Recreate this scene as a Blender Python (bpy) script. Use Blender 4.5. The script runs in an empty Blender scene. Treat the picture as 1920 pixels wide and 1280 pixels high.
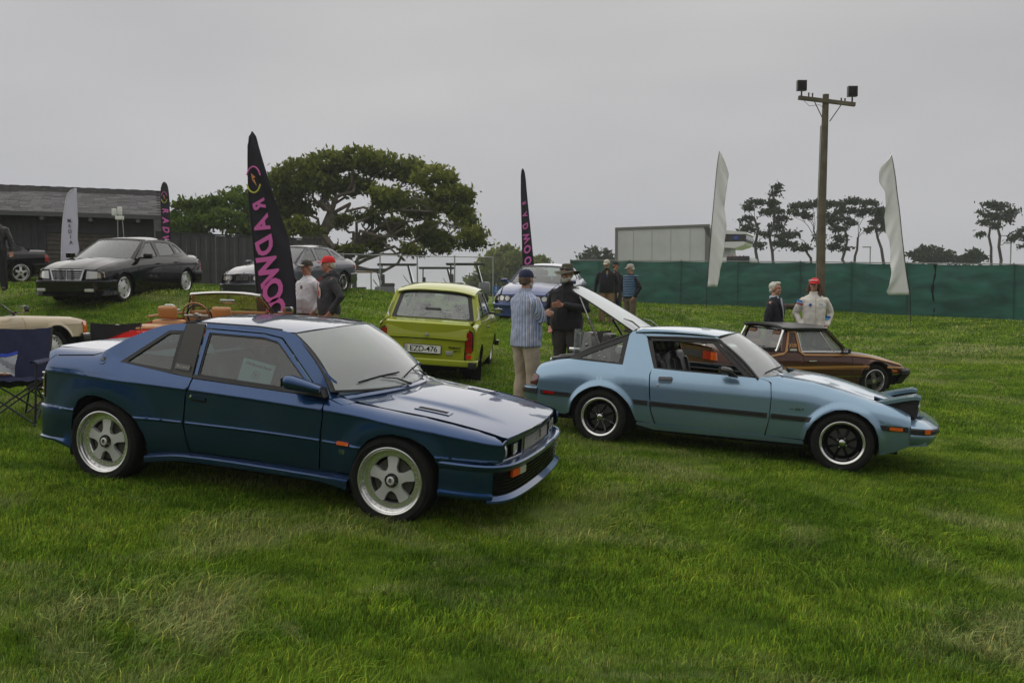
import bpy,bmesh,math,random
import numpy as np
from mathutils import Vector,Matrix,noise
from mathutils.geometry import delaunay_2d_cdt
from bisect import bisect_right
random.seed(7)
SC=bpy.context.scene
COL=SC.collection
PI=math.pi

# ------------------------------------------------------------------ camera, sky, sun, exposure
cam_d=bpy.data.cameras.new('camera')
cam=bpy.data.objects.new('camera',cam_d)
COL.objects.link(cam)
SC.camera=cam
cam_d.sensor_width=36.0
cam_d.lens=36.0*1597.9/1920.0
cam_d.clip_start=0.05
cam_d.clip_end=3000
cam.location=(0,0,1.6)
cam.rotation_euler=(math.radians(90-2.739),0,0)

SUN_EL,SUN_AZ=math.radians(60),math.radians(-40) # bright patch of overcast, up and to the left
world=bpy.data.worlds.new('World')
SC.world=world
world.use_nodes=True
wn,wl=world.node_tree.nodes,world.node_tree.links
wn.clear()
w_out=wn.new('ShaderNodeOutputWorld')
w_bg=wn.new('ShaderNodeBackground')
w_sky=wn.new('ShaderNodeTexSky')
w_sky.sky_type='NISHITA'
w_sky.sun_disc=False
w_sky.sun_elevation=SUN_EL
w_sky.sun_rotation=SUN_AZ
w_hsv=wn.new('ShaderNodeHueSaturation')
w_hsv.inputs['Saturation'].default_value=0.12
wl.new(w_sky.outputs[0],w_hsv.inputs['Color'])
# the stratus deck: near-uniform grey with very soft lumps, over a little of the clear sky's own gradient
w_tc=wn.new('ShaderNodeTexCoord')
w_map=wn.new('ShaderNodeMapping')
w_map.inputs['Scale'].default_value=(1.1,1.1,3.2)
w_noise=wn.new('ShaderNodeTexNoise')
w_noise.inputs['Scale'].default_value=1.9
w_noise.inputs['Detail'].default_value=3.0
w_noise.inputs['Roughness'].default_value=0.45
w_ramp=wn.new('ShaderNodeValToRGB')
w_ramp.color_ramp.elements[0].position=0.3
w_ramp.color_ramp.elements[0].color=(5.1,5.08,5.18,1)
w_ramp.color_ramp.elements[1].position=0.75
w_ramp.color_ramp.elements[1].color=(6.5,6.42,6.3,1)
w_mix=wn.new('ShaderNodeMixRGB')
w_mix.inputs['Fac'].default_value=0.88
wl.new(w_tc.outputs['Generated'],w_map.inputs['Vector'])
wl.new(w_map.outputs[0],w_noise.inputs['Vector'])
wl.new(w_noise.outputs['Fac'],w_ramp.inputs['Fac'])
wl.new(w_hsv.outputs[0],w_mix.inputs['Color1'])
wl.new(w_ramp.outputs[0],w_mix.inputs['Color2'])
# a touch dimmer and bluer towards the horizon, where the mist is deepest
w_sep=wn.new('ShaderNodeSeparateXYZ')
w_r2=wn.new('ShaderNodeValToRGB')
w_r2.color_ramp.elements[0].position=0.0
w_r2.color_ramp.elements[0].color=(.80,.81,.86,1)
w_r2.color_ramp.elements[1].position=0.42
w_r2.color_ramp.elements[1].color=(1.0,.99,.98,1)
w_m2=wn.new('ShaderNodeMixRGB')
w_m2.blend_type='MULTIPLY'
w_m2.inputs['Fac'].default_value=1
wl.new(w_tc.outputs['Generated'],w_sep.inputs[0])
wl.new(w_sep.outputs['Z'],w_r2.inputs['Fac'])
wl.new(w_mix.outputs[0],w_m2.inputs['Color1'])
wl.new(w_r2.outputs[0],w_m2.inputs['Color2'])
wl.new(w_m2.outputs[0],w_bg.inputs['Color'])
w_bg.inputs['Strength'].default_value=0.054
wl.new(w_bg.outputs[0],w_out.inputs['Surface'])

sun_d=bpy.data.lights.new('sun','SUN')
sun=bpy.data.objects.new('sun',sun_d)
COL.objects.link(sun)
sun_d.energy=1.05
sun_d.angle=math.radians(140)
sun_d.color=(1.0,0.96,0.9)
_sd=Vector((math.cos(SUN_EL)*math.sin(SUN_AZ),math.cos(SUN_EL)*math.cos(SUN_AZ),math.sin(SUN_EL)))
sun.rotation_euler=_sd.to_track_quat('Z','Y').to_euler()

SC.view_settings.view_transform='Standard'
SC.view_settings.look='None'
SC.view_settings.exposure=0.85
SC.view_settings.gamma=1.0
SC.view_settings.use_curve_mapping=False
SC.render.engine='CYCLES'
SC.cycles.max_bounces=8
SC.cycles.transparent_max_bounces=12
SC.cycles.transmission_bounces=8
SC.cycles.volume_bounces=1
SC.cycles.caustics_reflective=False
SC.cycles.caustics_refractive=False

# ------------------------------------------------------------------ materials
MATS={}
def mat(name,col,rough=0.6,metal=0.0,coat=0.0,spec=0.5,bump=0.0,bscale=60.0,vary=0.0,vscale=6.0,trans=0.0,emit=None,alpha=1.0,coatr=0.03,flake=0.0,sheen=0.0):
    if name in MATS:
        return MATS[name]
    m=bpy.data.materials.new(name)
    m.use_nodes=True
    nt=m.node_tree
    b=nt.nodes['Principled BSDF']
    b.inputs['Base Color'].default_value=(*col,1)
    b.inputs['Roughness'].default_value=rough
    b.inputs['Metallic'].default_value=metal
    b.inputs['Coat Weight'].default_value=coat
    b.inputs['Coat Roughness'].default_value=coatr
    b.inputs['Specular IOR Level'].default_value=spec
    b.inputs['Transmission Weight'].default_value=trans
    b.inputs['Alpha'].default_value=alpha
    b.inputs['Sheen Weight'].default_value=sheen
    if emit:
        b.inputs['Emission Color'].default_value=(*emit[0],1)
        b.inputs['Emission Strength'].default_value=emit[1]
    tc=nt.nodes.new('ShaderNodeTexCoord')
    if vary:
        n=nt.nodes.new('ShaderNodeTexNoise')
        n.inputs['Scale'].default_value=vscale
        n.inputs['Detail'].default_value=6
        nt.links.new(tc.outputs['Object'],n.inputs['Vector'])
        r=nt.nodes.new('ShaderNodeValToRGB')
        r.color_ramp.elements[0].position=0.3
        r.color_ramp.elements[1].position=0.7
        r.color_ramp.elements[0].color=(*[c*(1-vary)for c in col],1)
        r.color_ramp.elements[1].color=(*[min(1,c*(1+vary))for c in col],1)
        nt.links.new(n.outputs['Fac'],r.inputs['Fac'])
        nt.links.new(r.outputs[0],b.inputs['Base Color'])
    if bump:
        n2=nt.nodes.new('ShaderNodeTexNoise')
        n2.inputs['Scale'].default_value=bscale
        n2.inputs['Detail'].default_value=4
        nt.links.new(tc.outputs['Object'],n2.inputs['Vector'])
        bp=nt.nodes.new('ShaderNodeBump')
        bp.inputs['Strength'].default_value=bump
        bp.inputs['Distance'].default_value=0.01
        nt.links.new(n2.outputs['Fac'],bp.inputs['Height'])
        nt.links.new(bp.outputs[0],b.inputs['Normal'])
    MATS[name]=m
    return m

def glass_mat(name,tint=(0.6,0.7,0.68),film=0.0,rough=0.0,ior=1.5,drops=0.0):
    """thin automotive glass: Fresnel mirror over a tinted see-through film"""
    if name in MATS:
        return MATS[name]
    m=bpy.data.materials.new(name)
    m.use_nodes=True
    nt=m.node_tree
    nt.nodes.clear()
    out=nt.nodes.new('ShaderNodeOutputMaterial')
    tr=nt.nodes.new('ShaderNodeBsdfTransparent')
    tr.inputs['Color'].default_value=(*tint,1)
    gl=nt.nodes.new('ShaderNodeBsdfGlossy')
    gl.inputs['Roughness'].default_value=rough
    gl.inputs['Color'].default_value=(0.95,0.97,0.97,1)
    fr=nt.nodes.new('ShaderNodeFresnel')
    ge=nt.nodes.new('ShaderNodeNewGeometry') # one thin sheet: the same Fresnel from both faces
    ir=nt.nodes.new('ShaderNodeMapRange')
    ir.inputs['To Min'].default_value=ior
    ir.inputs['To Max'].default_value=1/ior
    nt.links.new(ge.outputs['Backfacing'],ir.inputs['Value'])
    nt.links.new(ir.outputs[0],fr.inputs['IOR'])
    mul=nt.nodes.new('ShaderNodeMath')
    mul.operation='MULTIPLY_ADD'
    mul.inputs[1].default_value=1.35
    mul.inputs[2].default_value=0.02
    mul.use_clamp=True
    mx=nt.nodes.new('ShaderNodeMixShader')
    nt.links.new(fr.outputs[0],mul.inputs[0])
    nt.links.new(mul.outputs[0],mx.inputs[0])
    nt.links.new(tr.outputs[0],mx.inputs[1])
    nt.links.new(gl.outputs[0],mx.inputs[2])
    last=mx
    if film: # pale diffuse film over the pane, patchy where drops are set
        df=nt.nodes.new('ShaderNodeBsdfDiffuse')
        df.inputs['Color'].default_value=(.72,.765,.78,1)
        mf=nt.nodes.new('ShaderNodeMixShader')
        mf.inputs[0].default_value=film
        if drops:
            tc=nt.nodes.new('ShaderNodeTexCoord')
            vo=nt.nodes.new('ShaderNodeTexVoronoi')
            vo.inputs['Scale'].default_value=75
            nt.links.new(tc.outputs['Object'],vo.inputs['Vector'])
            no=nt.nodes.new('ShaderNodeTexNoise')
            no.inputs['Scale'].default_value=7
            no.inputs['Detail'].default_value=5
            nt.links.new(tc.outputs['Object'],no.inputs['Vector'])
            ad=nt.nodes.new('ShaderNodeMath')
            ad.operation='MULTIPLY_ADD'
            ad.inputs[1].default_value=1.3
            nt.links.new(no.outputs['Fac'],ad.inputs[0])
            nt.links.new(vo.outputs['Distance'],ad.inputs[2])
            rp=nt.nodes.new('ShaderNodeValToRGB')
            rp.color_ramp.elements[0].position=.95
            rp.color_ramp.elements[0].color=(film,film,film,1)
            rp.color_ramp.elements[1].position=1.1
            rp.color_ramp.elements[1].color=(drops,drops,drops,1)
            nt.links.new(ad.outputs[0],rp.inputs['Fac'])
            nt.links.new(rp.outputs[0],mf.inputs[0])
        nt.links.new(mx.outputs[0],mf.inputs[1])
        nt.links.new(df.outputs[0],mf.inputs[2])
        last=mf
    nt.links.new(last.outputs[0],out.inputs['Surface'])
    MATS[name]=m
    return m

def paint(name,col,metal=0.35,rough=0.35):
    """car paint: metallic flake base under a clear coat, a little dust and orange peel"""
    if name in MATS:
        return MATS[name]
    m=mat(name,col,rough=rough,metal=metal,coat=1.0,spec=0.5 if metal>.3 else 0.0)
    m.node_tree.nodes['Principled BSDF'].inputs['Coat IOR'].default_value=1.5
    nt=m.node_tree
    b=nt.nodes['Principled BSDF']
    tc=nt.nodes.new('ShaderNodeTexCoord')
    n=nt.nodes.new('ShaderNodeTexNoise')
    n.inputs['Scale'].default_value=9.0
    n.inputs['Detail'].default_value=8
    nt.links.new(tc.outputs['Object'],n.inputs['Vector'])
    mr=nt.nodes.new('ShaderNodeMapRange')
    mr.inputs['From Min'].default_value=0.35
    mr.inputs['From Max'].default_value=0.75
    mr.inputs['To Min'].default_value=0.015
    mr.inputs['To Max'].default_value=0.075
    nt.links.new(n.outputs['Fac'],mr.inputs['Value'])
    nt.links.new(mr.outputs[0],b.inputs['Coat Roughness'])
    n2=nt.nodes.new('ShaderNodeTexNoise')
    n2.inputs['Scale'].default_value=55.0
    n2.inputs['Detail'].default_value=1
    nt.links.new(tc.outputs['Object'],n2.inputs['Vector'])
    bp=nt.nodes.new('ShaderNodeBump')
    bp.inputs['Strength'].default_value=0.018
    bp.inputs['Distance'].default_value=0.004
    nt.links.new(n2.outputs['Fac'],bp.inputs['Height'])
    nt.links.new(bp.outputs[0],b.inputs['Coat Normal'])
    return m

M_black=mat('black_trim',(0.012,0.012,0.013),0.55,bump=0.15,bscale=180)
M_gloss_black=mat('gloss_black',(0.006,0.006,0.007),0.12,coat=0.5)
M_dark=mat('dark_cavity',(0.004,0.004,0.0045),0.95)
M_rubber=mat('tyre_rubber',(0.010,0.010,0.010),0.85,spec=.25,bump=0.25,bscale=120,vary=0.35,vscale=14)
M_chrome=mat('chrome',(0.62,0.62,0.6),0.08,metal=1.0)
M_steel=mat('brushed_steel',(0.5,0.5,0.49),0.3,metal=0.6)
M_silver=mat('silver_wheel_paint',(0.60,0.605,0.60),0.38,metal=0.3,coat=0.3)
M_alu=mat('polished_aluminium',(0.70,0.70,0.69),0.2,metal=.85)
M_disc=mat('brake_disc',(0.12,0.115,0.11),0.45,metal=0.9)
M_red_lens=mat('red_lens',(0.32,0.008,0.006),0.12,coat=1.0)
M_dark_lens=mat('smoked_red_lens',(0.05,0.008,0.008),0.12,coat=1.0)
M_amber=mat('amber_lens',(0.62,0.10,0.008),0.15,coat=1.0)
M_clear_lens=mat('clear_lens',(0.55,0.56,0.54),0.12,metal=0.35,coat=1.0)
M_glass=glass_mat('side_glass',(0.30,0.43,0.43))
M_glass_clear=glass_mat('clear_glass',(0.72,0.80,0.76))
M_glass_ws=glass_mat('windscreen_glass',(0.52,0.62,0.58),film=.05)
M_glass_filmed=glass_mat('filmed_windscreen_glass',(0.5,0.6,0.56),film=.30)
M_glass_wet=glass_mat('wet_glass',(0.7,0.78,0.7),film=.03,drops=.30)
M_leather_grey=mat('grey_leather',(0.23,0.235,0.2),0.5,bump=0.1)
M_leather_black=mat('black_leather',(0.014,0.014,0.015),0.42,bump=0.1)
M_leather_tan=mat('tan_leather',(0.42,0.2,0.07),0.45,bump=0.1)
M_leather_brown=mat('brown_leather',(0.16,0.07,0.03),0.5)
M_white_plastic=mat('white_plastic',(0.7,0.7,0.68),0.4)
M_paper=mat('white_card',(0.75,0.76,0.74),0.7)

# ------------------------------------------------------------------ object helpers
def link(name,me,parent=None,m=None,loc=None):
    o=bpy.data.objects.new(name,me)
    COL.objects.link(o)
    if parent is not None:
        o.parent=parent
    if m is not None and me is not None and not me.materials:
        me.materials.append(m)
    if loc is not None:
        o.location=loc
    return o

def thing(name,label,cat,loc=(0,0,0),rot=(0,0,0),group=None):
    o=bpy.data.objects.new(name,None)
    COL.objects.link(o)
    o.location=loc
    o.rotation_euler=rot
    o.empty_display_size=0.2
    o['label']=label
    o['category']=cat
    if group:
        o['group']=group
    return o

def tag(o,label,cat,group=None):
    o['label']=label
    o['category']=cat
    if group:
        o['group']=group
    return o

class MB:
    """collects shapes into one mesh"""
    def __init__(s):
        s.v,s.f=[],[]
    def add(s,vs,fs,M=None):
        n=len(s.v)
        if M is not None:
            vs=[M@Vector(p)for p in vs]
        s.v+=[tuple(p)for p in vs]
        s.f+=[tuple(i+n for i in q)for q in fs]
        return s
    def box(s,c,d,M=None,bev=0.0):
        x,y,z=d[0]/2,d[1]/2,d[2]/2
        if bev<=0:
            vs=[(c[0]+a*x,c[1]+b*y,c[2]+e*z)for a in(-1,1)for b in(-1,1)for e in(-1,1)]
            fs=[(0,1,3,2),(4,6,7,5),(0,4,5,1),(2,3,7,6),(0,2,6,4),(1,5,7,3)]
            return s.add(vs,fs,M)
        b=min(bev,x*.99,y*.99,z*.99)
        bm=bmesh.new()
        bmesh.ops.create_cube(bm,size=1)
        for v in bm.verts:
            v.co=Vector((v.co.x*d[0]+c[0],v.co.y*d[1]+c[1],v.co.z*d[2]+c[2]))
        bmesh.ops.bevel(bm,geom=bm.edges[:],offset=b,segments=2,affect='EDGES',profile=0.6)
        s.bm(bm,M)
        bm.free()
        return s
    def bm(s,bm,M=None):
        bm.verts.index_update()
        return s.add([v.co.copy()for v in bm.verts],[[v.index for v in f.verts]for f in bm.faces],M)
    def tube(s,pts,r,n=8,M=None,caps=True,flat=1.0):
        pts=[Vector(p)for p in pts]
        rs=r if isinstance(r,(list,tuple))else[r]*len(pts)
        vs,fs=[],[]
        up=None
        for i,p in enumerate(pts):
            a=pts[max(i-1,0)]
            b=pts[min(i+1,len(pts)-1)]
            t=(b-a).normalized()
            if up is None:
                up=t.orthogonal().normalized()if abs(t.z)>.95 else(Vector((0,0,1))-t*t.z).normalized()
            up=(up-t*up.dot(t)).normalized()
            sd=t.cross(up)
            for k in range(n):
                an=2*PI*k/n
                vs.append(p+(sd*math.cos(an)+up*math.sin(an)*flat)*rs[i])
        for i in range(len(pts)-1):
            for k in range(n):
                fs.append((i*n+k,i*n+(k+1)%n,(i+1)*n+(k+1)%n,(i+1)*n+k))
        if caps:
            fs.append(tuple(range(n-1,-1,-1)))
            fs.append(tuple(range((len(pts)-1)*n,len(pts)*n)))
        return s.add(vs,fs,M)
    def lathe(s,prof,n=48,M=None,axis='Y',a0=0.0,a1=2*PI,closed=False):
        vs,fs=[],[]
        full=abs(a1-a0-2*PI)<1e-6
        m=n if full else n+1
        for k in range(m):
            an=a0+(a1-a0)*k/n
            c,q=math.cos(an),math.sin(an)
            for r,h in prof:
                vs.append((r*c,h,r*q)if axis=='Y' else((r*c,r*q,h)if axis=='Z' else(h,r*c,r*q)))
        L=len(prof)
        for k in range(n):
            k2=(k+1)%m
            for j in range(L-1+(1 if closed else 0)):
                j2=(j+1)%L
                fs.append((k*L+j,k*L+j2,k2*L+j2,k2*L+j))
        return s.add(vs,fs,M)
    def ell(s,c,r,M=None,n=12,m=8):
        vs,fs=[],[]
        for i in range(m+1):
            th=PI*i/m
            for k in range(n):
                an=2*PI*k/n
                vs.append((c[0]+r[0]*math.sin(th)*math.cos(an),c[1]+r[1]*math.sin(th)*math.sin(an),c[2]+r[2]*math.cos(th)))
        for i in range(m):
            for k in range(n):
                fs.append((i*n+k,(i+1)*n+k,(i+1)*n+(k+1)%n,i*n+(k+1)%n))
        return s.add(vs,fs,M)
    def prism(s,poly,y0,y1,M=None):
        """polygon in (x,z) extruded in y"""
        n=len(poly)
        vs=[(p[0],y0,p[1])for p in poly]+[(p[0],y1,p[1])for p in poly]
        fs=[tuple(range(n)),tuple(range(2*n-1,n-1,-1))]+[(i,i+n,(i+1)%n+n,(i+1)%n)for i in range(n)]
        return s.add(vs,fs,M)
    def grid(s,rows,M=None,closed=False):
        """rows of equal length point lists"""
        L=len(rows[0])
        vs=[p for r in rows for p in r]
        fs=[]
        for i in range(len(rows)-1):
            for j in range(L-(0 if closed else 1)):
                j2=(j+1)%L
                fs.append((i*L+j,i*L+j2,(i+1)*L+j2,(i+1)*L+j))
        return s.add(vs,fs,M)
    def mesh(s,name,smooth=True,angle=40,weld=False):
        me=bpy.data.meshes.new(name)
        me.from_pydata(s.v,[],s.f)
        bm=bmesh.new()
        bm.from_mesh(me)
        if weld:
            bmesh.ops.remove_doubles(bm,verts=bm.verts,dist=1e-5)
        bmesh.ops.recalc_face_normals(bm,faces=bm.faces)
        bm.to_mesh(me)
        bm.free()
        if smooth:
            me.polygons.foreach_set('use_smooth',[True]*len(me.polygons))
            me.set_sharp_from_angle(angle=math.radians(angle))
        return me
    def build(s,name,m,parent=None,smooth=True,angle=40,loc=None,weld=False):
        return link(name,s.mesh(name,smooth,angle,weld),parent,m,loc)

def dup(root,loc=None,rot=None,label=None,sc=None):
    r=root.copy()
    COL.objects.link(r)
    def rec(a,b):
        for ch in[c for c in bpy.data.objects if c.parent==a]:
            d=ch.copy()
            COL.objects.link(d)
            d.parent=b
            rec(ch,d)
    rec(root,r)
    if loc is not None:r.location=loc
    if rot is not None:r.rotation_euler=rot
    if sc is not None:r.scale=sc
    if label:r['label']=label
    return r

def text_mesh(name,body,size,m,parent,M,extrude=0.0008,bold=0.0,shear=0.0,align='CENTER',space=1.0):
    cu=bpy.data.curves.new(name,'FONT')
    cu.body=body
    cu.size=size
    cu.extrude=extrude
    cu.offset=bold
    cu.shear=shear
    cu.align_x=align
    cu.align_y='CENTER'
    cu.space_character=space
    cu.resolution_u=3
    ob=bpy.data.objects.new('tmp',cu)
    COL.objects.link(ob)
    dg=bpy.context.evaluated_depsgraph_get()
    me=bpy.data.meshes.new_from_object(ob.evaluated_get(dg))
    bpy.data.objects.remove(ob)
    me.transform(M)
    me.materials.clear()
    return link(name,me,parent,m)

def ip(*pts):
    """monotone cubic through (x, y) keys"""
    xs=[p[0]for p in pts]
    ys=[p[1]for p in pts]
    n=len(xs)
    if n==1:
        return lambda x:ys[0]
    h=[xs[i+1]-xs[i]for i in range(n-1)]
    d=[(ys[i+1]-ys[i])/h[i]for i in range(n-1)]
    m=[0.0]*n
    m[0],m[-1]=d[0],d[-1]
    for i in range(1,n-1):
        if d[i-1]*d[i]>0:
            w1,w2=2*h[i]+h[i-1],h[i]+2*h[i-1]
            m[i]=(w1+w2)/(w1/d[i-1]+w2/d[i])
    def g(x):
        if x<=xs[0]:return ys[0]+m[0]*max(x-xs[0],-0.05)
        if x>=xs[-1]:return ys[-1]+m[-1]*min(x-xs[-1],0.05)
        i=bisect_right(xs,x)-1
        t=(x-xs[i])/h[i]
        return(ys[i]*(2*t**3-3*t*t+1)+h[i]*m[i]*(t**3-2*t*t+t)
                +ys[i+1]*(3*t*t-2*t**3)+h[i]*m[i+1]*(t**3-t*t))
    return g

def inside(poly,x,y):
    c=False
    j=len(poly)-1
    for i in range(len(poly)):
        xi,yi=poly[i]
        xj,yj=poly[j]
        if(yi>y)!=(yj>y)and x<(xj-xi)*(y-yi)/(yj-yi)+xi:
            c=not c
        j=i
    return c

def resample(poly,step):
    out=[]
    n=len(poly)
    for i in range(n):
        a,b=poly[i],poly[(i+1)%n]
        L=math.hypot(b[0]-a[0],b[1]-a[1])
        k=max(1,int(math.ceil(L/step)))
        for j in range(k):
            out.append((a[0]+(b[0]-a[0])*j/k,a[1]+(b[1]-a[1])*j/k))
    return out

def fillet(poly,r,k=4,skip=()):
    """round the corners of a polygon"""
    out=[]
    n=len(poly)
    for i in range(n):
        p,a,b=Vector(poly[i]),Vector(poly[i-1]),Vector(poly[(i+1)%n])
        ri=r[i]if isinstance(r,(list,tuple))else r
        la,lb=(a-p).length,(b-p).length
        q=min(ri,la*.45,lb*.45)
        if q<1e-4 or i in skip:
            out.append(tuple(p))
            continue
        s,e=p+(a-p)/la*q,p+(b-p)/lb*q
        for j in range(k+1):
            t=j/k
            out.append(tuple(s*(1-t)**2+p*2*t*(1-t)+e*t*t))
    return out

def arc(cx,cz,r,a0,a1,n=14,rz=None):
    rz=rz or r
    return[(cx+r*math.cos(math.radians(a0+(a1-a0)*i/n)),cz+rz*math.sin(math.radians(a0+(a1-a0)*i/n)))for i in range(n+1)]

def panel(name,poly,fmap,m,parent,step=0.06,th=0.012,holes=(),extra=(),conv=None,flip=False,off=0.0,nstep=0.004,fine=None):
    """a sheet-metal panel: the outline in a surface's own (u, v), triangulated, laid on the surface with its true normals, its edge turned in by th"""
    fine=fine or step
    P=resample(poly,fine)
    H=[resample(h,fine)for h in holes]
    if conv:
        P=[conv(*p)for p in P]
        H=[[conv(*p)for p in h]for h in H]
    pts=[Vector(p)for p in P]
    edges=[(i,(i+1)%len(P))for i in range(len(P))]
    loops=[list(range(len(P)))]
    for h in H:
        n0=len(pts)
        pts+=[Vector(p)for p in h]
        edges+=[(n0+i,n0+(i+1)%len(h))for i in range(len(h))]
        loops.append(list(range(n0,n0+len(h))))
    us=[p[0]for p in P]
    vs=[p[1]for p in P]
    u0,u1,v0,v1=min(us),max(us),min(vs),max(vs)
    nb=[tuple(p)for p in pts]
    ex=[q for q in extra if u0<q[0]<u1]
    def ok(u,v):
        if not inside(P,u,v)or any(inside(h,u,v)for h in H):return False
        if ex and min((q[0]-u)**2+(q[1]-v)**2 for q in ex)<.022**2:return False
        return min((q[0]-u)**2+(q[1]-v)**2 for q in nb)>(step*.35)**2
    nu,nv=int((u1-u0)/step)+1,int((v1-v0)/step)+1
    if nu*nv<6000:
        for i in range(nu):
            for j in range(nv):
                u,v=u0+(i+.5)*step,v0+(j+.5)*step
                if ok(u,v):pts.append(Vector((u,v)))
    for(u,v)in extra:
        if inside(P,u,v)and not any(inside(h,u,v)for h in H)and min((q[0]-u)**2+(q[1]-v)**2 for q in nb)>.007**2:pts.append(Vector((u,v)))
    vo,eo,fo,ov,oe,of=delaunay_2d_cdt(pts,edges,[],0,1e-6)
    tri=[]
    for f in fo:
        cx=sum(vo[i][0]for i in f)/len(f)
        cy=sum(vo[i][1]for i in f)/len(f)
        if inside(P,cx,cy)and not any(inside(h,cx,cy)for h in H):
            tri.append(list(f))
    V3,N3=[],[]
    e=nstep
    for q in vo:
        u,v=q[0],q[1]
        p=Vector(fmap(u,v))
        du=Vector(fmap(u+e,v))-Vector(fmap(u-e,v))
        dv=Vector(fmap(u,v+e))-Vector(fmap(u,v-e))
        nn=du.cross(dv)
        nn=nn.normalized()if nn.length>1e-12 else Vector((0,0,1))
        if flip:nn=-nn
        N3.append(nn)
        V3.append(p+nn*off)
    if flip:tri=[f[::-1]for f in tri]
    # orient the faces with the normals
    if tri:
        s=0
        for f in tri[:200]:
            a,b,c=V3[f[0]],V3[f[1]],V3[f[2]]
            s+=(b-a).cross(c-a).dot(N3[f[0]])
        if s<0:tri=[f[::-1]for f in tri]
    faces=tri
    NL=[[N3[i]for i in f]for f in tri]
    if th>0:
        inv={}
        for i,lst in enumerate(ov):
            for k in lst:inv[k]=i
        for lp in loops:
            ids=[inv[k]for k in lp if k in inv]
            n0=len(V3)
            for i in ids:V3.append(V3[i].copy());
            for i in ids:V3.append(V3[i]-N3[i]*th)
            L=len(ids)
            for k in range(L):
                a,b=n0+k,n0+(k+1)%L
                q=(a,b,b+L,a+L)
                nn=(V3[b]-V3[a]).cross(V3[b+L]-V3[a])
                faces.append(list(q))
                nn=nn.normalized()if nn.length>1e-12 else Vector((0,0,1))
                NL.append([nn]*4)
    me=bpy.data.meshes.new(name)
    me.from_pydata([tuple(v)for v in V3],[],faces)
    if len(me.polygons)==len(NL):
        me.polygons.foreach_set('use_smooth',[True]*len(me.polygons))
        flat=[tuple(n)for l in NL for n in l]
        me.normals_split_custom_set(flat)
    return link(name,me,parent,m)

def quad_map(A,B,C,D,bulge=0.0,ub=0.0):
    """surface over four corners: A-B bottom, D-C top; u, v in 0..1; bulge along the normal, ub extra bow across u"""
    A,B,C,D=map(Vector,(A,B,C,D))
    n=(B-A).cross(D-A).normalized()
    def g(u,v):
        p=(A*(1-u)+B*u)*(1-v)+(D*(1-u)+C*u)*v
        return p+n*(bulge*16*u*(1-u)*v*(1-v)+ub*4*u*(1-u))
    return g
# ------------------------------------------------------------------ car toolkit
class Surf:
    """half body: at each x a section climbing from the sill, over the shoulder (a superellipse) to the hood edge; above zc it leans in as the greenhouse"""
    def __init__(s,W,zs,zt,ye,p,zc,k=0.42,z0=0.2,zm=0.55,tuck=0.05,flares=(),crease=(),kx=None):
        s.W,s.zs,s.zt,s.ye,s.p,s.zc,s.k,s.z0,s.zm,s.tuck,s.flares,s.crease=W,zs,zt,ye,p,zc,k,z0,zm,tuck,flares,crease
        s.L=0.18
    def base(s,x,z):
        W,zs,zt=s.W(x),s.zs(x),s.zt(x)
        if z<=zs:
            y=W
            if z<s.zm:y-=s.tuck*((s.zm-z)/(s.zm-s.z0))**2
            return y
        p=s.p(x)
        t=min(0.9999,(z-zs)/(zt-zs))
        return s.ye(x)+(W-s.ye(x))*(1-t**p)**(1/p)
    def sec(s,x,q):
        zs,zt,p,zc=s.zs(x),s.zt(x),s.p(x),s.zc(x)
        sc=s.s_of(x,zc)if zc<zt else 1e9
        if q>sc:
            z=zc+(q-sc)
            y=s.base(x,zc)-s.k*(z-zc)-.10*(z-zc)**2
        elif q<=zs:
            z=q
            y=s.base(x,z)
        else:
            a=min(1.0,(q-zs)/s.L)*PI/2
            t=math.sin(a)**(2/p)
            z=zs+t*(zt-zs)
            y=s.ye(x)+(s.W(x)-s.ye(x))*max(0.0,math.cos(a))**(2/p)
            if q>zs+s.L:y-=(q-zs-s.L)
        for(fx,fz,r,w,h)in s.flares:
            d=math.hypot(x-fx,z-fz)-r
            if d<w:
                t=min(1,max(0,1-d/w))
                y+=h*t*t*(3-2*t)
        for(cz,wd,h)in s.crease:
            d=(z-(cz(x)if callable(cz)else cz))/wd
            if abs(d)<1:y+=h*(1-abs(d))
        return y,z
    def s_of(s,x,z):
        zs,zt,p=s.zs(x),s.zt(x),s.p(x)
        if z<=zs:return z
        t=min(1.0,(z-zs)/(zt-zs))
        return zs+math.asin(min(1,t**(p/2)))/(PI/2)*s.L
    def conv(s,x,z):
        zc=s.zc(x)
        if z>zc and zc<s.zt(x):return(x,s.s_of(x,zc)+z-zc)
        return(x,s.s_of(x,z))
    def map(s,side):
        def g(x,q):
            y,z=s.sec(x,q)
            return(x,side*y,z)
        return g
    def y(s,x,z):
        return s.sec(x,s.conv(x,z)[1])[0]

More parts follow.
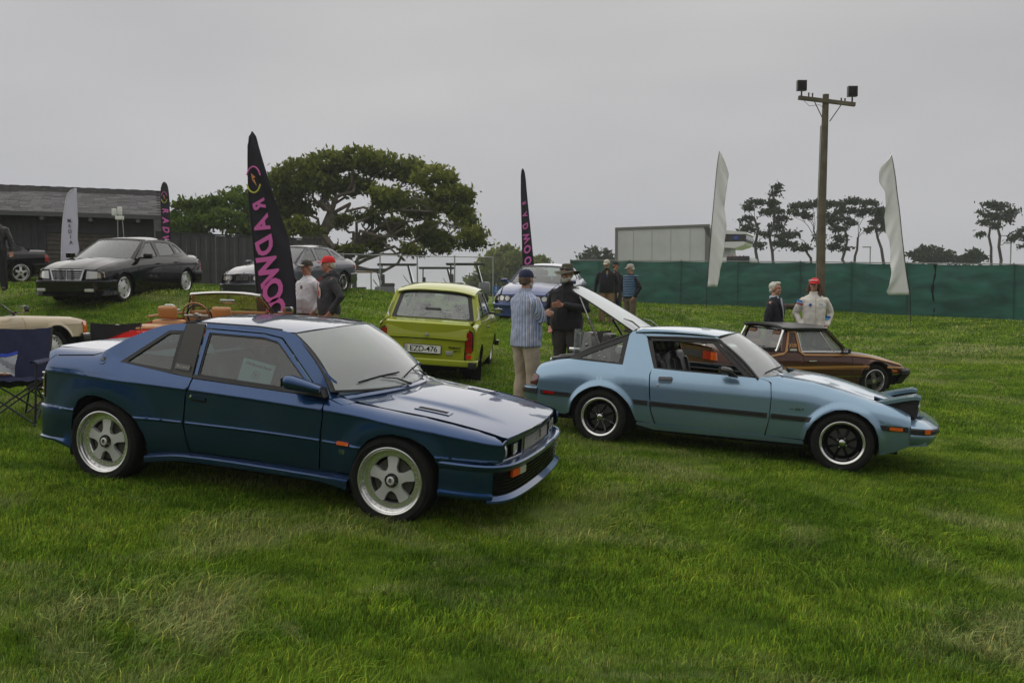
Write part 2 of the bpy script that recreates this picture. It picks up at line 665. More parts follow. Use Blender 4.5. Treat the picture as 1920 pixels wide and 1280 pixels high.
def side_panels(S,name,poly,m,parent,sides=(-1,1),**kw):
    out=[]
    cr=[]
    if kw.pop('ridge',False):
        x0,x1=min(p[0]for p in poly),max(p[0]for p in poly)
        n=int((x1-x0)/.03)
        for i in range(n+1):
            x=x0+(x1-x0)*(i+.5)/(n+1)
            for dz in(-.012,-.003,.003,.012):cr.append((x,S.zs(x)+dz))
            for(cz,wd,h)in S.crease:
                zz=cz(x)if callable(cz)else cz
                for dz in(-wd-.003,-wd+.003,-.003,.003,wd-.003,wd+.003):cr.append((x,zz+dz))
    px=[p[0]for p in poly];pz=[p[1]for p in poly]
    if th_big(name):
        for(fx,fz,r,w,h)in S.flares:
            if min(px)<fx+r and max(px)>fx-r:
                for k in(.04,.25,.5,.75,.98):
                    R_=r+w*k
                    n=int(2*PI*R_/.035)
                    for i in range(n):
                        a=2*PI*(i+.5*(k*4%2))/n
                        x,z=fx+R_*math.cos(a),fz+R_*math.sin(a)
                        if min(px)<x<max(px)and min(pz)<z<max(pz):cr.append(S.conv(x,z))
    for sd in sides:
        out.append(panel(name,poly,S.map(sd),m,parent,conv=S.conv,flip=(sd>0),extra=cr,**kw))
    return out

def th_big(n):return n in('rear_quarter','front_wing','rear_wing','door')

def sweep_plan(path,prof,M=None,mb=None,close=True):
    """profile (offset outwards, z) carried along a plan path of (x, y); prof may be a function of 0..1"""
    mb=mb or MB()
    rows=[]
    n=len(path)
    for i,(x,y)in enumerate(path):
        a,b=path[max(i-1,0)],path[min(i+1,n-1)]
        tx,ty=b[0]-a[0],b[1]-a[1]
        l=math.hypot(tx,ty)or 1
        nx,ny=ty/l,-tx/l
        pr=prof(i/(n-1))if callable(prof)else prof
        rows.append([(x+nx*o,y+ny*o,z)for o,z in pr])
    return mb.grid(rows,M,closed=close)

def smooth_path(pts,k=5):
    out=[]
    n=len(pts)
    for i in range(n-1):
        p0,p1,p2,p3=pts[max(i-1,0)],pts[i],pts[i+1],pts[min(i+2,n-1)]
        for j in range(k):
            t=j/k
            out.append(tuple(0.5*((2*p1[d])+(-p0[d]+p2[d])*t+(2*p0[d]-5*p1[d]+4*p2[d]-p3[d])*t*t+(-p0[d]+3*p1[d]-3*p2[d]+p3[d])*t**3)for d in range(len(p1))))
    out.append(tuple(pts[-1]))
    return out

def tyre_mb(R,rr,w,n=56):
    """outer face at y = 0, body running to +y"""
    pr=[(rr-.004,.02),(rr+.004,.006),(rr+.012,.001),((R+rr)/2,-.006),(R-.03,.0),(R-.012,.008),(R-.003,.024)]
    y=.03
    g=5
    stepw=(w-.06)/g
    for i in range(g):
        pr+=[(R,y+.003),(R,y+stepw-.011),(R-.009,y+stepw-.009),(R-.009,y+stepw-.002)]
        y+=stepw
    pr+=[(R,w-.03),(R-.003,w-.024),(R-.012,w-.008),(R-.03,w),((R+rr)/2,w+.006),(rr,w-.01)]
    return MB().lathe(pr,n)

def wheel(parent,x,y,z,side,R,rr,w,kind,steer=0.0,label=None):
    """wheel part > tyre, rim, spokes' hub cap; side -1 is the car's right"""
    rot=(0,0,(0 if side<0 else PI)+steer)
    if kind=='five': # dished split rim, five broad spokes
        mb=MB()
        # flat five-spoke face cut as a star prism
        out=[]
        for i in range(5):
            a=90+72*i
            for da,r in((-36,.072),(-17.5,.098),(-15.0,.165),(-7,.168),(7,.168),(15.0,.165),(17.5,.098)):
                an=math.radians(a+da)
                out.append((r*math.cos(an)*rr/.235,r*math.sin(an)*rr/.235))
        out=fillet(out,.012,3)
        f=lambda u,v:(u,.052-.018*max(0,1-math.hypot(u,v)/.14)-.0,v)
        disc=panel('spokes',out,f,M_silver,parent,step=.03,fine=.02,th=.03)
        disc.location=(x,y,z);disc.rotation_euler=rot
        k=rr/.235
        L=MB().lathe([(.235*k,.012),(.238*k,.002),(.231*k,.0),(.224*k,.004),(.222*k,.014),(.214*k,.022),(.208*k,.05),(.196*k,.054),(.168*k,.054),(.163*k,.062),(.163*k,.20),(.2*k,.20)],64)
        L.build('rim',M_alu,disc,angle=28)
        b=MB()
        for i in range(32):
            a=2*PI*i/32
            b.lathe([(0,-.007),(.0035,-.0065),(.0045,0)],6,Matrix.Translation((.182*k*math.cos(a),.054,.182*k*math.sin(a))))
        b.build('rim_bolts',M_chrome,disc)['kind']='stuff'
        MB().lathe([(0,.022),(.032,.022),(.036,.026),(.047,.028),(.05,.034),(.052,.045)],32).build('hub_ring',M_gloss_black,disc,angle=30)
        c=MB().lathe([(0,.015),(.024,.016),(.029,.02),(.030,.026)],28).build('hub_cap',M_silver,disc,angle=30)
        MB().box((0,.014,.004),(.005,.003,.03)).box((-.009,.014,.006),(.004,.003,.018),Matrix.Rotation(.35,4,'Y')).box((.009,.014,.006),(.004,.003,.018),Matrix.Rotation(-.35,4,'Y')).box((0,.014,-.006),(.022,.003,.004)).build('wheel_emblem',M_dark_lens,disc)
        r2=MB()
        for i in range(5):
            a=math.radians(54+72*i)
            r2.lathe([(0,-.004),(.003,-.003),(.004,.001)],6,Matrix.Translation((.041*math.cos(a),.026,.041*math.sin(a))))
        r2.build('lug_bolts',M_chrome,disc)['kind']='stuff'
        MB().lathe([(.03,.085),(.145*k,.085),(.145*k,.1),(.03,.1)],40,closed=True).build('brake_disc',M_disc,disc)
        MB().lathe([(.165*k,.12),(0,.12)],24).build('wheel_back',M_dark,disc)
    elif kind=='eight': # black eight-spoke, polished lip
        mb=MB()
        for i in range(8):
            a=2*PI*(i+.5)/8
            T=Matrix.Rotation(-a,4,'Y')
            mb.add([(.045,.035,-.013),(.045,.035,.013),(.165,.05,.011),(.165,.05,-.011),(.05,.024,0),(.165,.034,0)],[(0,3,5,4),(1,4,5,2),(0,4,1),(2,5,3)],T)
        mb.lathe([(.0,.034),(.05,.032),(.056,.045)],24)
        mb.lathe([(.17,.034),(.183,.05),(.165,.06),(.15,.05)],48)
        disc=mb.build('spokes',M_gloss_black,parent,angle=25)
        disc.location=(x,y,z);disc.rotation_euler=rot
        k=rr/.205
        MB().lathe([(.205*k,.012),(.207*k,.002),(.2*k,0),(.196*k,.004),(.191*k,.008),(.184*k,.012),(.182*k,.03)],64).build('rim',M_alu,disc,angle=22)
        MB().lathe([(.184*k,.03),(.178*k,.05),(.17,.2)],48).build('rim_barrel',M_gloss_black,disc)
        MB().lathe([(0,.006),(.018,.007),(.024,.01),(.026,.014),(.030,.016),(.031,.036)],28).build('hub_cap',M_chrome,disc,angle=30)
        b=MB()
        for i in range(4):
            a=PI/4+PI/2*i+.25
            b.lathe([(0,.018),(.006,.02),(.008,.036)],6,Matrix.Translation((.047*math.cos(a),0,.047*math.sin(a))))
        b.build('lug_nuts',M_chrome,disc)['kind']='stuff'
        MB().lathe([(.03,.085),(.13,.085),(.13,.1),(.03,.1)],40,closed=True).build('brake_disc',M_disc,disc)
        MB().lathe([(.17,.13),(0,.13)],24).build('wheel_back',M_dark,disc)
    elif kind in('mono','multi','steel','fat','x19'):
        mb=MB()
        out=[]
        N=dict(mono=6,multi=15,steel=8,fat=5,x19=4)[kind]
        hole_r0,hole_r1=dict(mono=(.62,.84),multi=(.62,.82),steel=(.66,.78),fat=(.35,.8),x19=(.4,.78))[kind]
        circ=[(rr*.93*math.cos(2*PI*i/48),rr*.93*math.sin(2*PI*i/48))for i in range(48)]
        holes=[]
        for i in range(N):
            a=2*PI*(i+.5)/N+.2
            hw=PI/N*dict(mono=.42,multi=.62,steel=.4,fat=.66,x19=.62)[kind]
            h=[(rr*hole_r1*math.cos(a+hw*t),rr*hole_r1*math.sin(a+hw*t))for t in(-1,-.5,0,.5,1)]+[(rr*hole_r0*math.cos(a+hw*.6*t),rr*hole_r0*math.sin(a+hw*.6*t))for t in(1,0,-1)]
            holes.append(fillet(h,.006,2))
        dp=dict(mono=.03,multi=.022,steel=.03,fat=.05,x19=.03)[kind]
        f=lambda u,v:(u,.012+dp*(.5-.5*math.cos(min(1,math.hypot(u,v)/rr)*PI))-(0.0),v)
        mm={'mono':M_silver,'multi':M_silver,'steel':mat('pale_wheel',(.3,.3,.27),.5),'fat':M_silver,'x19':mat('dark_wheel',(.08,.08,.075),.4,metal=.6)}[kind]
        disc=panel('wheel_disc',circ,f,mm,parent,step=.05,fine=.04,th=.012,holes=holes)
        disc.location=(x,y,z);disc.rotation_euler=rot
        MB().lathe([(rr,.014),(rr*1.012,.003),(rr*.97,0),(rr*.95,.008),(rr*.92,.02),(rr*.9,.06),(rr*.85,.2)],48).build('rim',M_alu if kind!='steel' else M_silver,disc,angle=25)
        MB().lathe([(0,.004),(.03,.005),(.036,.014),(.04,.03)],24).build('hub_cap',M_chrome if kind!='multi' else M_silver,disc,angle=30)
        MB().lathe([(rr*.88,.1),(0,.1)],24).build('wheel_back',M_dark,disc)
    tyre_mb(R,rr,w).build('tyre',M_rubber,disc,angle=30)
    return disc

def arch_liner(parent,x,z,r,y_out,y_in,a0=-25,a1=205,n=18):
    mb=MB()
    rows=[]
    for i in range(n+1):
        a=math.radians(a0+(a1-a0)*i/n)
        c,s=math.cos(a),math.sin(a)
        rows.append([(x+r*c,y_out,z+r*s),(x+(r+.012)*c,y_out*.6+y_in*.4,z+(r+.012)*s),(x+r*c,y_in,z+r*s),(x,y_in,z)])
    mb.grid(rows)
    return mb.build('wheel_arch',M_dark,parent)

def tubbox(parent,boxes,name='underbody',m=None):
    mb=MB()
    for b in boxes:
        x0,x1,yw,z0,z1=b
        mb.box(((x0+x1)/2,0,(z0+z1)/2),(x1-x0,yw*2,z1-z0))
    return mb.build(name,m or M_dark,parent,smooth=False)

def seat(parent,x,y,z,m,w=.5,h=.55,head=True,tilt=-.25,name='seat'):
    mb=MB()
    mb.box((0,0,.08),(.5,w,.16),bev=.05)
    mb.box((0,w*.44,.12),(.46,.09,.14),bev=.04).box((0,-w*.44,.12),(.46,.09,.14),bev=.04)
    s=mb.build(name,m,parent,loc=(x,y,z),angle=60)
    b=MB()
    T=Matrix.Translation((-.24,0,.12))@Matrix.Rotation(tilt,4,'Y')
    b.box((0,0,h/2),(.12,w,h),T,bev=.055)
    b.box((.04,w*.42,h*.45),(.1,.09,h*.8),T,bev=.04).box((.04,-w*.42,h*.45),(.1,.09,h*.8),T,bev=.04)
    bb=b.build('seat_back',m,s,angle=60)
    if head:
        MB().box((.0,0,h+.10),(.09,w*.55,.17),T,bev=.04).build('headrest',m,s,angle=60)
    return s

def steering_wheel(parent,x,y,z,r=.18,m=None,tilt=.45,rim_r=.013):
    T=Matrix.Translation((x,y,z))@Matrix.Rotation(-PI/2-tilt+PI/2,4,'Y')
    mb=MB()
    ring=[]
    n=28
    pr=[(r+rim_r*math.cos(2*PI*k/8),rim_r*math.sin(2*PI*k/8))for k in range(8)]
    mb.lathe(pr,n,T,axis='X',closed=True)
    w=mb.build('steering_wheel',m or M_black,parent)
    s=MB()
    for a in(0,PI,-PI/2):
        s.tube([(0,0,0),(0,r*math.cos(a),r*math.sin(a))],.012,6,T)
    s.lathe([(0,-.02),(.035,-.02),(.04,.02)],16,T,axis='X')
    s.build('wheel_spokes',M_steel,w)
    return w

def wiper(parent,a,b,c,d):
    """arm from pivot a to b, blade c to d"""
    mb=MB().tube([a,((Vector(a)+Vector(b))/2+Vector((0,0,.015))),b],[.009,.006,.004],6)
    mb.ell(a,(.018,.018,.012))
    w=mb.build('wiper',M_black,parent)
    MB().tube([c,(Vector(c)+Vector(d))/2+Vector((0,0,.006)),d],.0065,5).build('wiper_blade',M_rubber,w)
    return w
# ------------------------------------------------------------------ the dark blue coupe, nearest
def blue_coupe():
    car=thing('parked_car','dark metallic blue boxy coupe in the foreground with deep-dish silver five-spoke wheels','car',
                (-1.763,6.969,.154),(.0268,.0668,-.2875),'show cars on the lawn')
    P=paint('deep_blue_paint',(.008,.045,.140),.85,.33)
    W=ip((-1.84,.775),(-1.79,.815),(-1.7,.84),(-1.45,.865),(-1.2,.875),(-.8,.868),(-.3,.862),(.6,.862),(1.0,.87),(1.22,.878),(1.55,.868),(1.85,.83),(1.95,.79),(2.0,.74))
    zs=ip((-1.8,.81),(-1.4,.812),(-1.0,.80),(-.46,.79),(.08,.776),(.66,.752),(.9,.74),(1.44,.69),(1.98,.63))
    zt=ip((-1.8,.985),(-1.3,.995),(-1.0,1.02),(-.4,.99),(.5,.95),(.68,.87),(.82,.825),(1.0,.80),(1.4,.762),(1.78,.705),(1.97,.662),(2.02,.65))
    ye=ip((-1.8,.68),(-1.3,.69),(-1.0,.70),(.5,.70),(.75,.735),(1.4,.715),(1.8,.69),(1.97,.665),(2.02,.66))
    pp=ip((-1.8,2.0),(-1.3,1.9),(-1.0,1.35),(.5,1.3),(.8,1.8),(1.2,2.0),(2,2.0))
    zc=ip((-1.8,1.2),(-1.32,1.1),(-1.26,.95),(-1.04,.935),(-.59,.892),(-.42,.876),(.62,.838),(.70,.85),(.8,.9),(2,1.2))
    S=Surf(W,zs,zt,ye,pp,zc,k=.40,z0=.2,zm=.5,tuck=.035,
             flares=((-1.19,.315,.37,.22,.018),(1.21,.315,.345,.13,.012)),
             crease=((ip((-.9,.536),(-.45,.541),(.14,.544),(.6,.536),(.92,.522)),.012,.006),(zs,.02,.003)))
    aF=arc(1.222,.315,.338,196,0-6,22,rz=.332) # arch openings
    aF=[(1.585,.275),(1.582,.36),(1.56,.46),(1.52,.535),(1.46,.59),(1.36,.634),(1.22,.648),(1.12,.632),(1.03,.582),(.962,.495),(.925,.40),(.899,.315),(.895,.23)]
    aR=[(-.772,.215),(-.775,.353),(-.80,.42),(-.853,.501),(-.91,.553),(-.983,.598),(-1.07,.636),(-1.156,.66),(-1.24,.672),(-1.33,.662),(-1.40,.62),(-1.44,.55),(-1.462,.46),(-1.468,.38)]
    # rear quarter with the flying buttress
    q=([(-1.818,.54),(-1.815,.62),(-1.808,.745),(-1.775,.815),(-1.745,.885),(-1.70,.928),(-1.50,.945),(-1.345,.958),(-1.262,.99),(-1.073,1.112),(-.93,1.178),(-.81,1.225),(-.70,1.247),(-.612,1.253),
          (-.612,1.200),(-.735,1.190),(-1.078,.937),(-.60,.886),(-.43,.872),(-.437,.82),(-.459,.75),(-.474,.53),(-.445,.41),(-.420,.322),(-.785,.312)]
         +aR[1:]+[(-1.468,.5),(-1.472,.508),(-1.72,.54)])
    q=fillet(q,[0.0]*9+[.05]*4+[0]*(len(q)-13),3)
    side_panels(S,'rear_quarter',q,P,car,step=.055,fine=.04,ridge=True,th=.014)
    # lid: side band + top + tail
    side_panels(S,'boot_lid_edge',[(-1.745,.895),(-1.70,.936),(-1.50,.953),(-1.35,.966),(-1.275,.990),(-1.29,.9949),(-1.5,.9905),(-1.745,.985),(-1.79,.95)],P,car,step=.04,th=.0)
    Tm=lambda x,y:(x,y,zt(x)-.0+.012*(1-(y/.7)**2))
    panel('boot_lid',fillet([(-1.80,-.66),(-1.29,-.685),(-1.23,-.6),(-1.23,.6),(-1.29,.685),(-1.80,.66),(-1.83,.4),(-1.84,0),(-1.83,-.4)],.02),Tm,P,car,step=.08)
    xr=lambda y,z:-1.84+.05*(abs(y)/.8)**3+.09*max(0,(z-.8)/.19)**2-.0
    Rf=lambda y,z:(xr(y,z),y,z)
    panel('rear_panel',fillet([(-.79,.52),(.79,.52),(.76,.8),(.67,.98),(-.67,.98),(-.76,.8)],.03),Rf,P,car,step=.08,flip=True)
    for sd in(-1,1):
        # wrap-round tail lamp with chrome bars
        tl=panel('tail_lamp',[(-1.826,.60),(-1.826,.792),(-1.768,.790),(-1.775,.60)],S.map(sd),M_dark_lens,car,conv=S.conv,flip=sd>0,off=.006,step=.04)
        for z in(.615,.66,.74,.785):
            panel('lamp_trim',[(-1.828,z),(-1.828,z+.006),(-1.782,z+.006),(-1.782,z)],S.map(sd),M_chrome,tl,conv=S.conv,flip=sd>0,off=.010,step=.03,th=.004)
        panel('tail_lamp',[(sd*.40,.60),(sd*.78,.60),(sd*.77,.79),(sd*.40,.79)],Rf,M_dark_lens,car,flip=True,off=.008,step=.06)
    # door, shut lines all round
    dr=[(-.418,.868),(.10,.851),(.665,.832),(.668,.71),(.658,.60),(.655,.330),(-.405,.334),(-.432,.41),(-.460,.53),(-.446,.75),(-.425,.82)]
    doors=side_panels(S,'door',dr,P,car,step=.055,fine=.045,ridge=True,th=.014)
    for sd,d in zip((-1,1),doors):
        # pull-type handle in a recess
        panel('handle_recess',fillet([(-.412,.712),(-.272,.704),(-.272,.748),(-.412,.757)],.012),S.map(sd),M_dark,d,conv=S.conv,flip=sd>0,off=.0015,step=.04,th=.001)
        panel('door_handle',fillet([(-.402,.729),(-.276,.722),(-.276,.746),(-.402,.754)],.006),S.map(sd),P,d,conv=S.conv,flip=sd>0,off=.012,step=.04,th=.012)
        yk=S.y(-.41,.745)
        MB().lathe([(0,-.016),(.009,-.016),(.011,-.012),(.011,0)],14,Matrix.Translation((-.402,sd*yk,.745))@Matrix.Rotation(0 if sd<0 else PI,4,'Z')).build('door_lock',M_chrome,d)
        # window frame in body colour, black rubber channel, glass
    fo=[(-.418,.880),(-.426,1.226),(.065,1.225),(.215,1.204),(.30,1.135),(.63,.842)]
    fi=fillet([(-.392,.895),(-.394,1.203),(.07,1.203),(.195,1.181),(.27,1.120),(.575,.862)],.012)
    side_panels(S,'window_frame',fillet(fo,.012),P,car,holes=[fi],step=.05,fine=.04,th=.02)
    side_panels(S,'window_seal',fi,M_black,car,holes=[fillet([(-.378,.905),(-.380,1.192),(.068,1.192),(.189,1.170),(.262,1.112),(.545,.872)],.012)],off=-.006,step=.05,th=.012)
    side_panels(S,'side_window',[(-.380,.900),(-.382,1.194),(.068,1.194),(.19,1.172),(.265,1.114),(.55,.868)],M_glass,car,off=-.012,step=.08,th=.004)
    side_panels(S,'belt_moulding',[(-.425,.872),(-.424,.897),(.57,.866),(.672,.846),(.67,.834)],M_black,car,off=.008,step=.05,fine=.04,th=.02)
    # black B pillar with its script plate
    bp=side_panels(S,'pillar_panel',[(-.606,1.256),(-.446,1.262),(-.432,.880),(-.424,.872),(-.598,.890)],mat('grey_black_vinyl',(.038,.036,.034),.6,bump=.2,bscale=240),car,off=.004,step=.05)
    for sd,o in zip((-1,1),bp):
        bd=panel('script_plate',[(-.592,.925),(-.462,.917),(-.462,.957),(-.592,.965)],S.map(sd),M_gloss_black,o,conv=S.conv,flip=sd>0,off=.011,step=.05,th=.005)
        y0=S.y(-.527,.941)+.0125
        M=Matrix.Translation((-.527,sd*y0,.941))@Matrix.Rotation(math.radians(3.4)*(1 if sd<0 else-1),4,'Y')@Matrix.Rotation(sd*-.38,4,'X')@(Matrix.Rotation(PI/2,4,'X')if sd<0 else Matrix.Rotation(PI,4,'Z')@Matrix.Rotation(PI/2,4,'X'))
        text_mesh('script','Shamal',.040,M_white_plastic,bd,M,shear=.35,bold=.0006)
    # quarter window
    qo=[(-1.082,.935),(-.736,1.193),(-.608,1.201),(-.598,.888)]
    qi=fillet([(-1.02,.942),(-.728,1.170),(-.634,1.177),(-.627,.915)],.012)
    side_panels(S,'quarter_frame',qo,M_black,car,holes=[qi],off=.003,step=.05,th=.014)
    side_panels(S,'quarter_window',qi,M_glass,car,off=-.008,step=.08,th=.004)
    # round badge on the buttress foot
    for sd in(-1,1):
        cb=panel('round_badge',arc(-1.228,.944,.037,0,345,23),S.map(sd),P,car,conv=S.conv,flip=sd>0,off=.005,step=.03,th=.005)
        panel('badge_ring',arc(-1.228,.944,.040,0,345,23),S.map(sd),M_gloss_black,car,conv=S.conv,flip=sd>0,off=.001,step=.03,th=.002,holes=[arc(-1.228,.944,.0365,0,345,23)])
        panel('badge_emblem',[(-1.243,.928),(-1.215,.931),(-1.208,.955),(-1.219,.944),(-1.2225,.962),(-1.229,.944),(-1.2355,.96),(-1.238,.944),(-1.249,.95)],S.map(sd),M_gloss_black,cb,conv=S.conv,flip=sd>0,off=.010,step=.03,th=.003)
    # roof rail + A pillar down to the cowl
    ap=[(-.44,1.268),(-.432,1.235),(.065,1.234),(.222,1.213),(.31,1.142),(.53,.947),(.645,.845),(.676,.838),(.80,.80),(.835,.803),(.87,.818),(.84,.848),(.755,.905),(.505,1.10),(.36,1.215),(.30,1.246),(.20,1.262),(0.0,1.272)]
    side_panels(S,'a_pillar',ap,P,car,step=.05,fine=.035,th=.014)
    # roof skin
    def zr(x):return 1.305-.025*((x+.1)/.5)**2*(1 if x>-.1 else .7)
    def T(x,y):
        a=min(1,abs(y)/.655)
        return(x,y,zr(x)-.05*a**3+.0*x)
    hx=lambda y:.42-.125*(abs(y)/.6)**2
    rf=[(-.64,-.652),(-.3,-.652),(.05,-.650),(.22,-.628)]+[(hx(y),y)for y in[-.6+1.2*i/12 for i in range(13)]]+[(.22,.628),(.05,.650),(-.3,.652),(-.64,.652)]
    panel('roof',rf,T,P,car,step=.07,fine=.05)
    panel('sunroof_seam',[(-.1,-.5),(-.1,.5),(-.108,.5),(-.108,-.5)],T,M_dark,car,off=.0006,step=.06,th=0)
    side_panels(S,'roof_gutter',[(-.605,1.262),(-.44,1.268),(.0,1.272),(.20,1.262),(.2,1.270),(0,1.280),(-.44,1.276),(-.605,1.268)],M_black,car,off=.004,step=.05,th=.01)
    # windscreen, header, backlight
    A,B=(.72,-.715,.888),(.72,.715,.888)
    C,D=(.305,.595,1.243),(.305,-.595,1.243)
    def WS(u,v):
        b=Vector((.72+.24*(1-(2*u-1)**2),(2*u-1)*.775,.888-.02*(1-(2*u-1)**2)))
        t=Vector((.31+.122*(1-(2*u-1)**2),(2*u-1)*.622,1.243+.037*(1-(2*u-1)**2)))
        p=b.lerp(t,v)
        p.x+=.03*4*v*(1-v);p.z+=.02*4*v*(1-v)
        return p
    panel('windscreen',[(.0,0),(1,0),(1,1),(0,1)],WS,M_glass_filmed,car,step=.08,th=.006)
    panel('windscreen_trim',[(-.022,-.02),(1.022,-.02),(1.022,1.03),(-.022,1.03)],WS,M_black,car,step=.08,th=.01,off=-.006,holes=[fillet([(.018,.03),(.982,.03),(.982,.965),(.018,.965)],.02)])
    def BL(u,v):return Vector((-1.24+.02,(2*u-1)*.66,.995)).lerp(Vector((-.63,(2*u-1)*.6,1.268+.02*(1-(2*u-1)**2))),v)
    panel('rear_window',[(0,0),(1,0),(1,1),(0,1)],BL,M_glass,car,step=.1,th=.005,flip=True)
    panel('rear_window_trim',[(-.03,-.03),(1.03,-.03),(1.03,1.02),(-.03,1.02)],BL,M_black,car,step=.1,th=.008,off=-.003,flip=True,holes=[[(.04,.04),(.96,.04),(.96,.95),(.04,.95)]])
    # bonnet, its rear air lip, vents
    def H(x,y):
        a=abs(y)/max(.05,ye(x))
        z=zt(x)+.030*(1-min(1,a)**2)
        r=.018*max(0,min(1,(x-.9)/.2))*max(0,min(1,(1.9-x)/.35))
        d=(abs(y)-(.40-.02*(x-1)))/.03
        z+=r*(1/(1+math.exp(min(30,max(-30,d*2)))))
        if x>1.86:z-=.35*(x-1.86)**2
        return(x,y,z)
    hood=[(.80,-.728),(1.0,-.732),(1.2,-.722),(1.4,-.710),(1.6,-.698),(1.8,-.685),(1.93,-.668),(1.965,-.645),(1.99,-.5),(2.02,-.25),(2.03,0),(2.02,.25),(1.99,.5),(1.965,.645),(1.93,.668),(1.8,.685),(1.6,.698),(1.4,.710),(1.2,.722),(1.0,.732),(.80,.728),(.90,.4),(.95,0),(.90,-.4)]
    rid=[(x0+.05*i,s_*(.40-.02*(x0+.05*i-1)+dy))for x0 in(.95,)for i in range(20)for s_ in(-1,1)for dy in(-.03,-.015,0,.015,.03)]
    ho=panel('bonnet',hood,H,P,car,step=.06,fine=.045,th=.02,extra=rid)
    for sd in(-1,1):
        vp=[(1.27,sd*.53),(1.49,sd*.515),(1.49,sd*.575),(1.27,sd*.59)]
        v=panel('bonnet_vent',vp,H,M_dark,ho,off=.0015,step=.04,th=0,flip=False)
        panel('vent_frame',[(1.255,sd*.515),(1.51,sd*.50),(1.51,sd*.590),(1.255,sd*.605)],H,P,v,off=.006,step=.04,th=.006,holes=[[(1.272,sd*.532),(1.488,sd*.518),(1.488,sd*.572),(1.272,sd*.588)]])
        for i in range(3):
            panel('vent_slat',[(1.275,sd*(.541+.014*i)),(1.487,sd*(.527+.014*i)),(1.487,sd*(.533+.014*i)),(1.275,sd*(.547+.014*i))],H,M_black,v,off=.005,step=.05,th=.003)
    # raised cowl spoiler
    rows=[]
    for i in range(33):
        y=-.74+1.48*i/32
        xf=.80+.185*(1-(y/.74)**2)
        rows.append([(xf-.17,y*.985,.868+.012*(1-(y/.74)**2)),(xf-.10,y,.862+.02*(1-(y/.74)**2)),(xf-.02,y,.840+.022*(1-(y/.74)**2)),(xf,y,.828+.022*(1-(y/.74)**2)),(xf-.005,y,.818+.022*(1-(y/.74)**2)),(xf-.05,y,.826+.02*(1-(y/.74)**2)),(xf-.17,y*.985,.85+.012*(1-(y/.74)**2))])
    MB().grid(rows,closed=True).build('cowl_spoiler',P,car,angle=50)
    rows=[]
    for i in range(17):
        y=-.70+1.4*i/16
        xf=.80+.17*(1-(y/.74)**2)
        rows.append([(xf-.16,y,.86),(xf-.03,y,.812+.02*(1-(y/.74)**2)),(xf+.02,y,.79+.022*(1-(y/.74)**2)),(xf-.1,y,.76)])
    MB().grid(rows,closed=True).build('cowl_vent',M_dark,car)
    # front wing
    wing=([(.672,.832),(.80,.797),(.85,.805),(.862,.812),(1.0,.798),(1.2,.7795),(1.4,.7605),(1.6,.733),(1.78,.7035),(1.90,.676),(1.96,.655),(1.985,.62),(1.99,.57),(1.975,.518),(1.8,.508),(1.57,.500),(1.568,.45)]
            +aF[3:-1]+[(.905,.33),(.668,.330),(.669,.60),(.679,.71)])
    wing=fillet(wing,[0]*10+[.02]*4+[0]*(len(wing)-14),3)
    side_panels(S,'front_wing',wing,P,car,step=.055,fine=.035,ridge=True,th=.014)
    for sd in(-1,1):
        mk=panel('side_repeater',fillet([(.80,.527),(.892,.525),(.892,.549),(.80,.552)],.004),S.map(sd),M_amber,car,conv=S.conv,flip=sd>0,off=.012,step=.03,th=.010)
        y0=S.y(.838,.475)+.002
        M=Matrix.Translation((.838,sd*y0,.475))@(Matrix.Rotation(PI/2,4,'X')if sd<0 else Matrix.Rotation(PI,4,'Z')@Matrix.Rotation(PI/2,4,'X'))
        text_mesh('engine_badge','V8',.046,M_chrome,car,M,extrude=.002,space=.85)
    # lower sill and sculpted skirt
    side_panels(S,'sill',[(-.785,.308),(-.42,.318),(.66,.326),(.895,.312),(.905,.27),(-.785,.24)],P,car,step=.06,th=.01,off=-.012)
    def skirt(side):
        rows=[]
        for i in range(34):
            x=-.775+(.900+.775)*i/33
            zt_=ip((-.775,.262),(-.45,.300),(-.18,.304),(.6,.294),(.9,.288))(x)
            zb=ip((-.775,.212),(-.41,.256),(-.18,.256),(.616,.250),(.9,.218))(x)
            yo=ip((-.775,.905),(-.5,.885),(-.2,.882),(.6,.885),(.9,.905))(x)
            rows.append([(x,side*.82,zt_+.012),(x,side*(yo-.012),zt_+.004),(x,side*yo,zt_-.006),(x,side*(yo+.001),zb+.008),(x,side*(yo-.012),zb),(x,side*.80,zb-.02)])
        return MB().grid(rows,closed=True)
    for sd in(-1,1):skirt(sd).build('side_skirt',P,car,angle=35)
    # rear bumper
    pts=[(-1.475,.862),(-1.60,.862),(-1.72,.85),(-1.83,.80),(-1.875,.66),(-1.89,.35),(-1.895,0)]
    path=smooth_path([(x,-y)for x,y in pts]+[(x,y)for x,y in pts[::-1][1:]],5)
    path=path[::-1]
    def rb(t):
        e=min(t,1-t)*2
        k=min(1,e/.22)
        return[(-.06,.545),(-.012,.545),(.004,.538),(.008,.52),(.006,.47),(.0,.38),(-.004,.30+.0*k),(.010,.262+.03*k),(.008,.225+.05*k),(-.03,.22+.05*k),(-.08,.3)]
    sweep_plan(path,rb).build('rear_bumper',P,car,angle=35)
    # front bumper: upper blade, dark mouth, lower lip
    pts=[(1.560,.868),(1.70,.868),(1.83,.855),(1.93,.815),(1.995,.735),(2.035,.60),(2.06,.35),(2.07,0)]
    path=smooth_path([(x,-y)for x,y in pts]+[(x,y)for x,y in pts[::-1][1:]],5)
    sweep_plan(path,[(-.10,.507),(-.03,.507),(.002,.502),(.012,.492),(.012,.475),(.004,.462),(.0,.455),(-.02,.452),(-.1,.455)]).build('front_bumper',P,car,angle=35)
    nP=len(path)
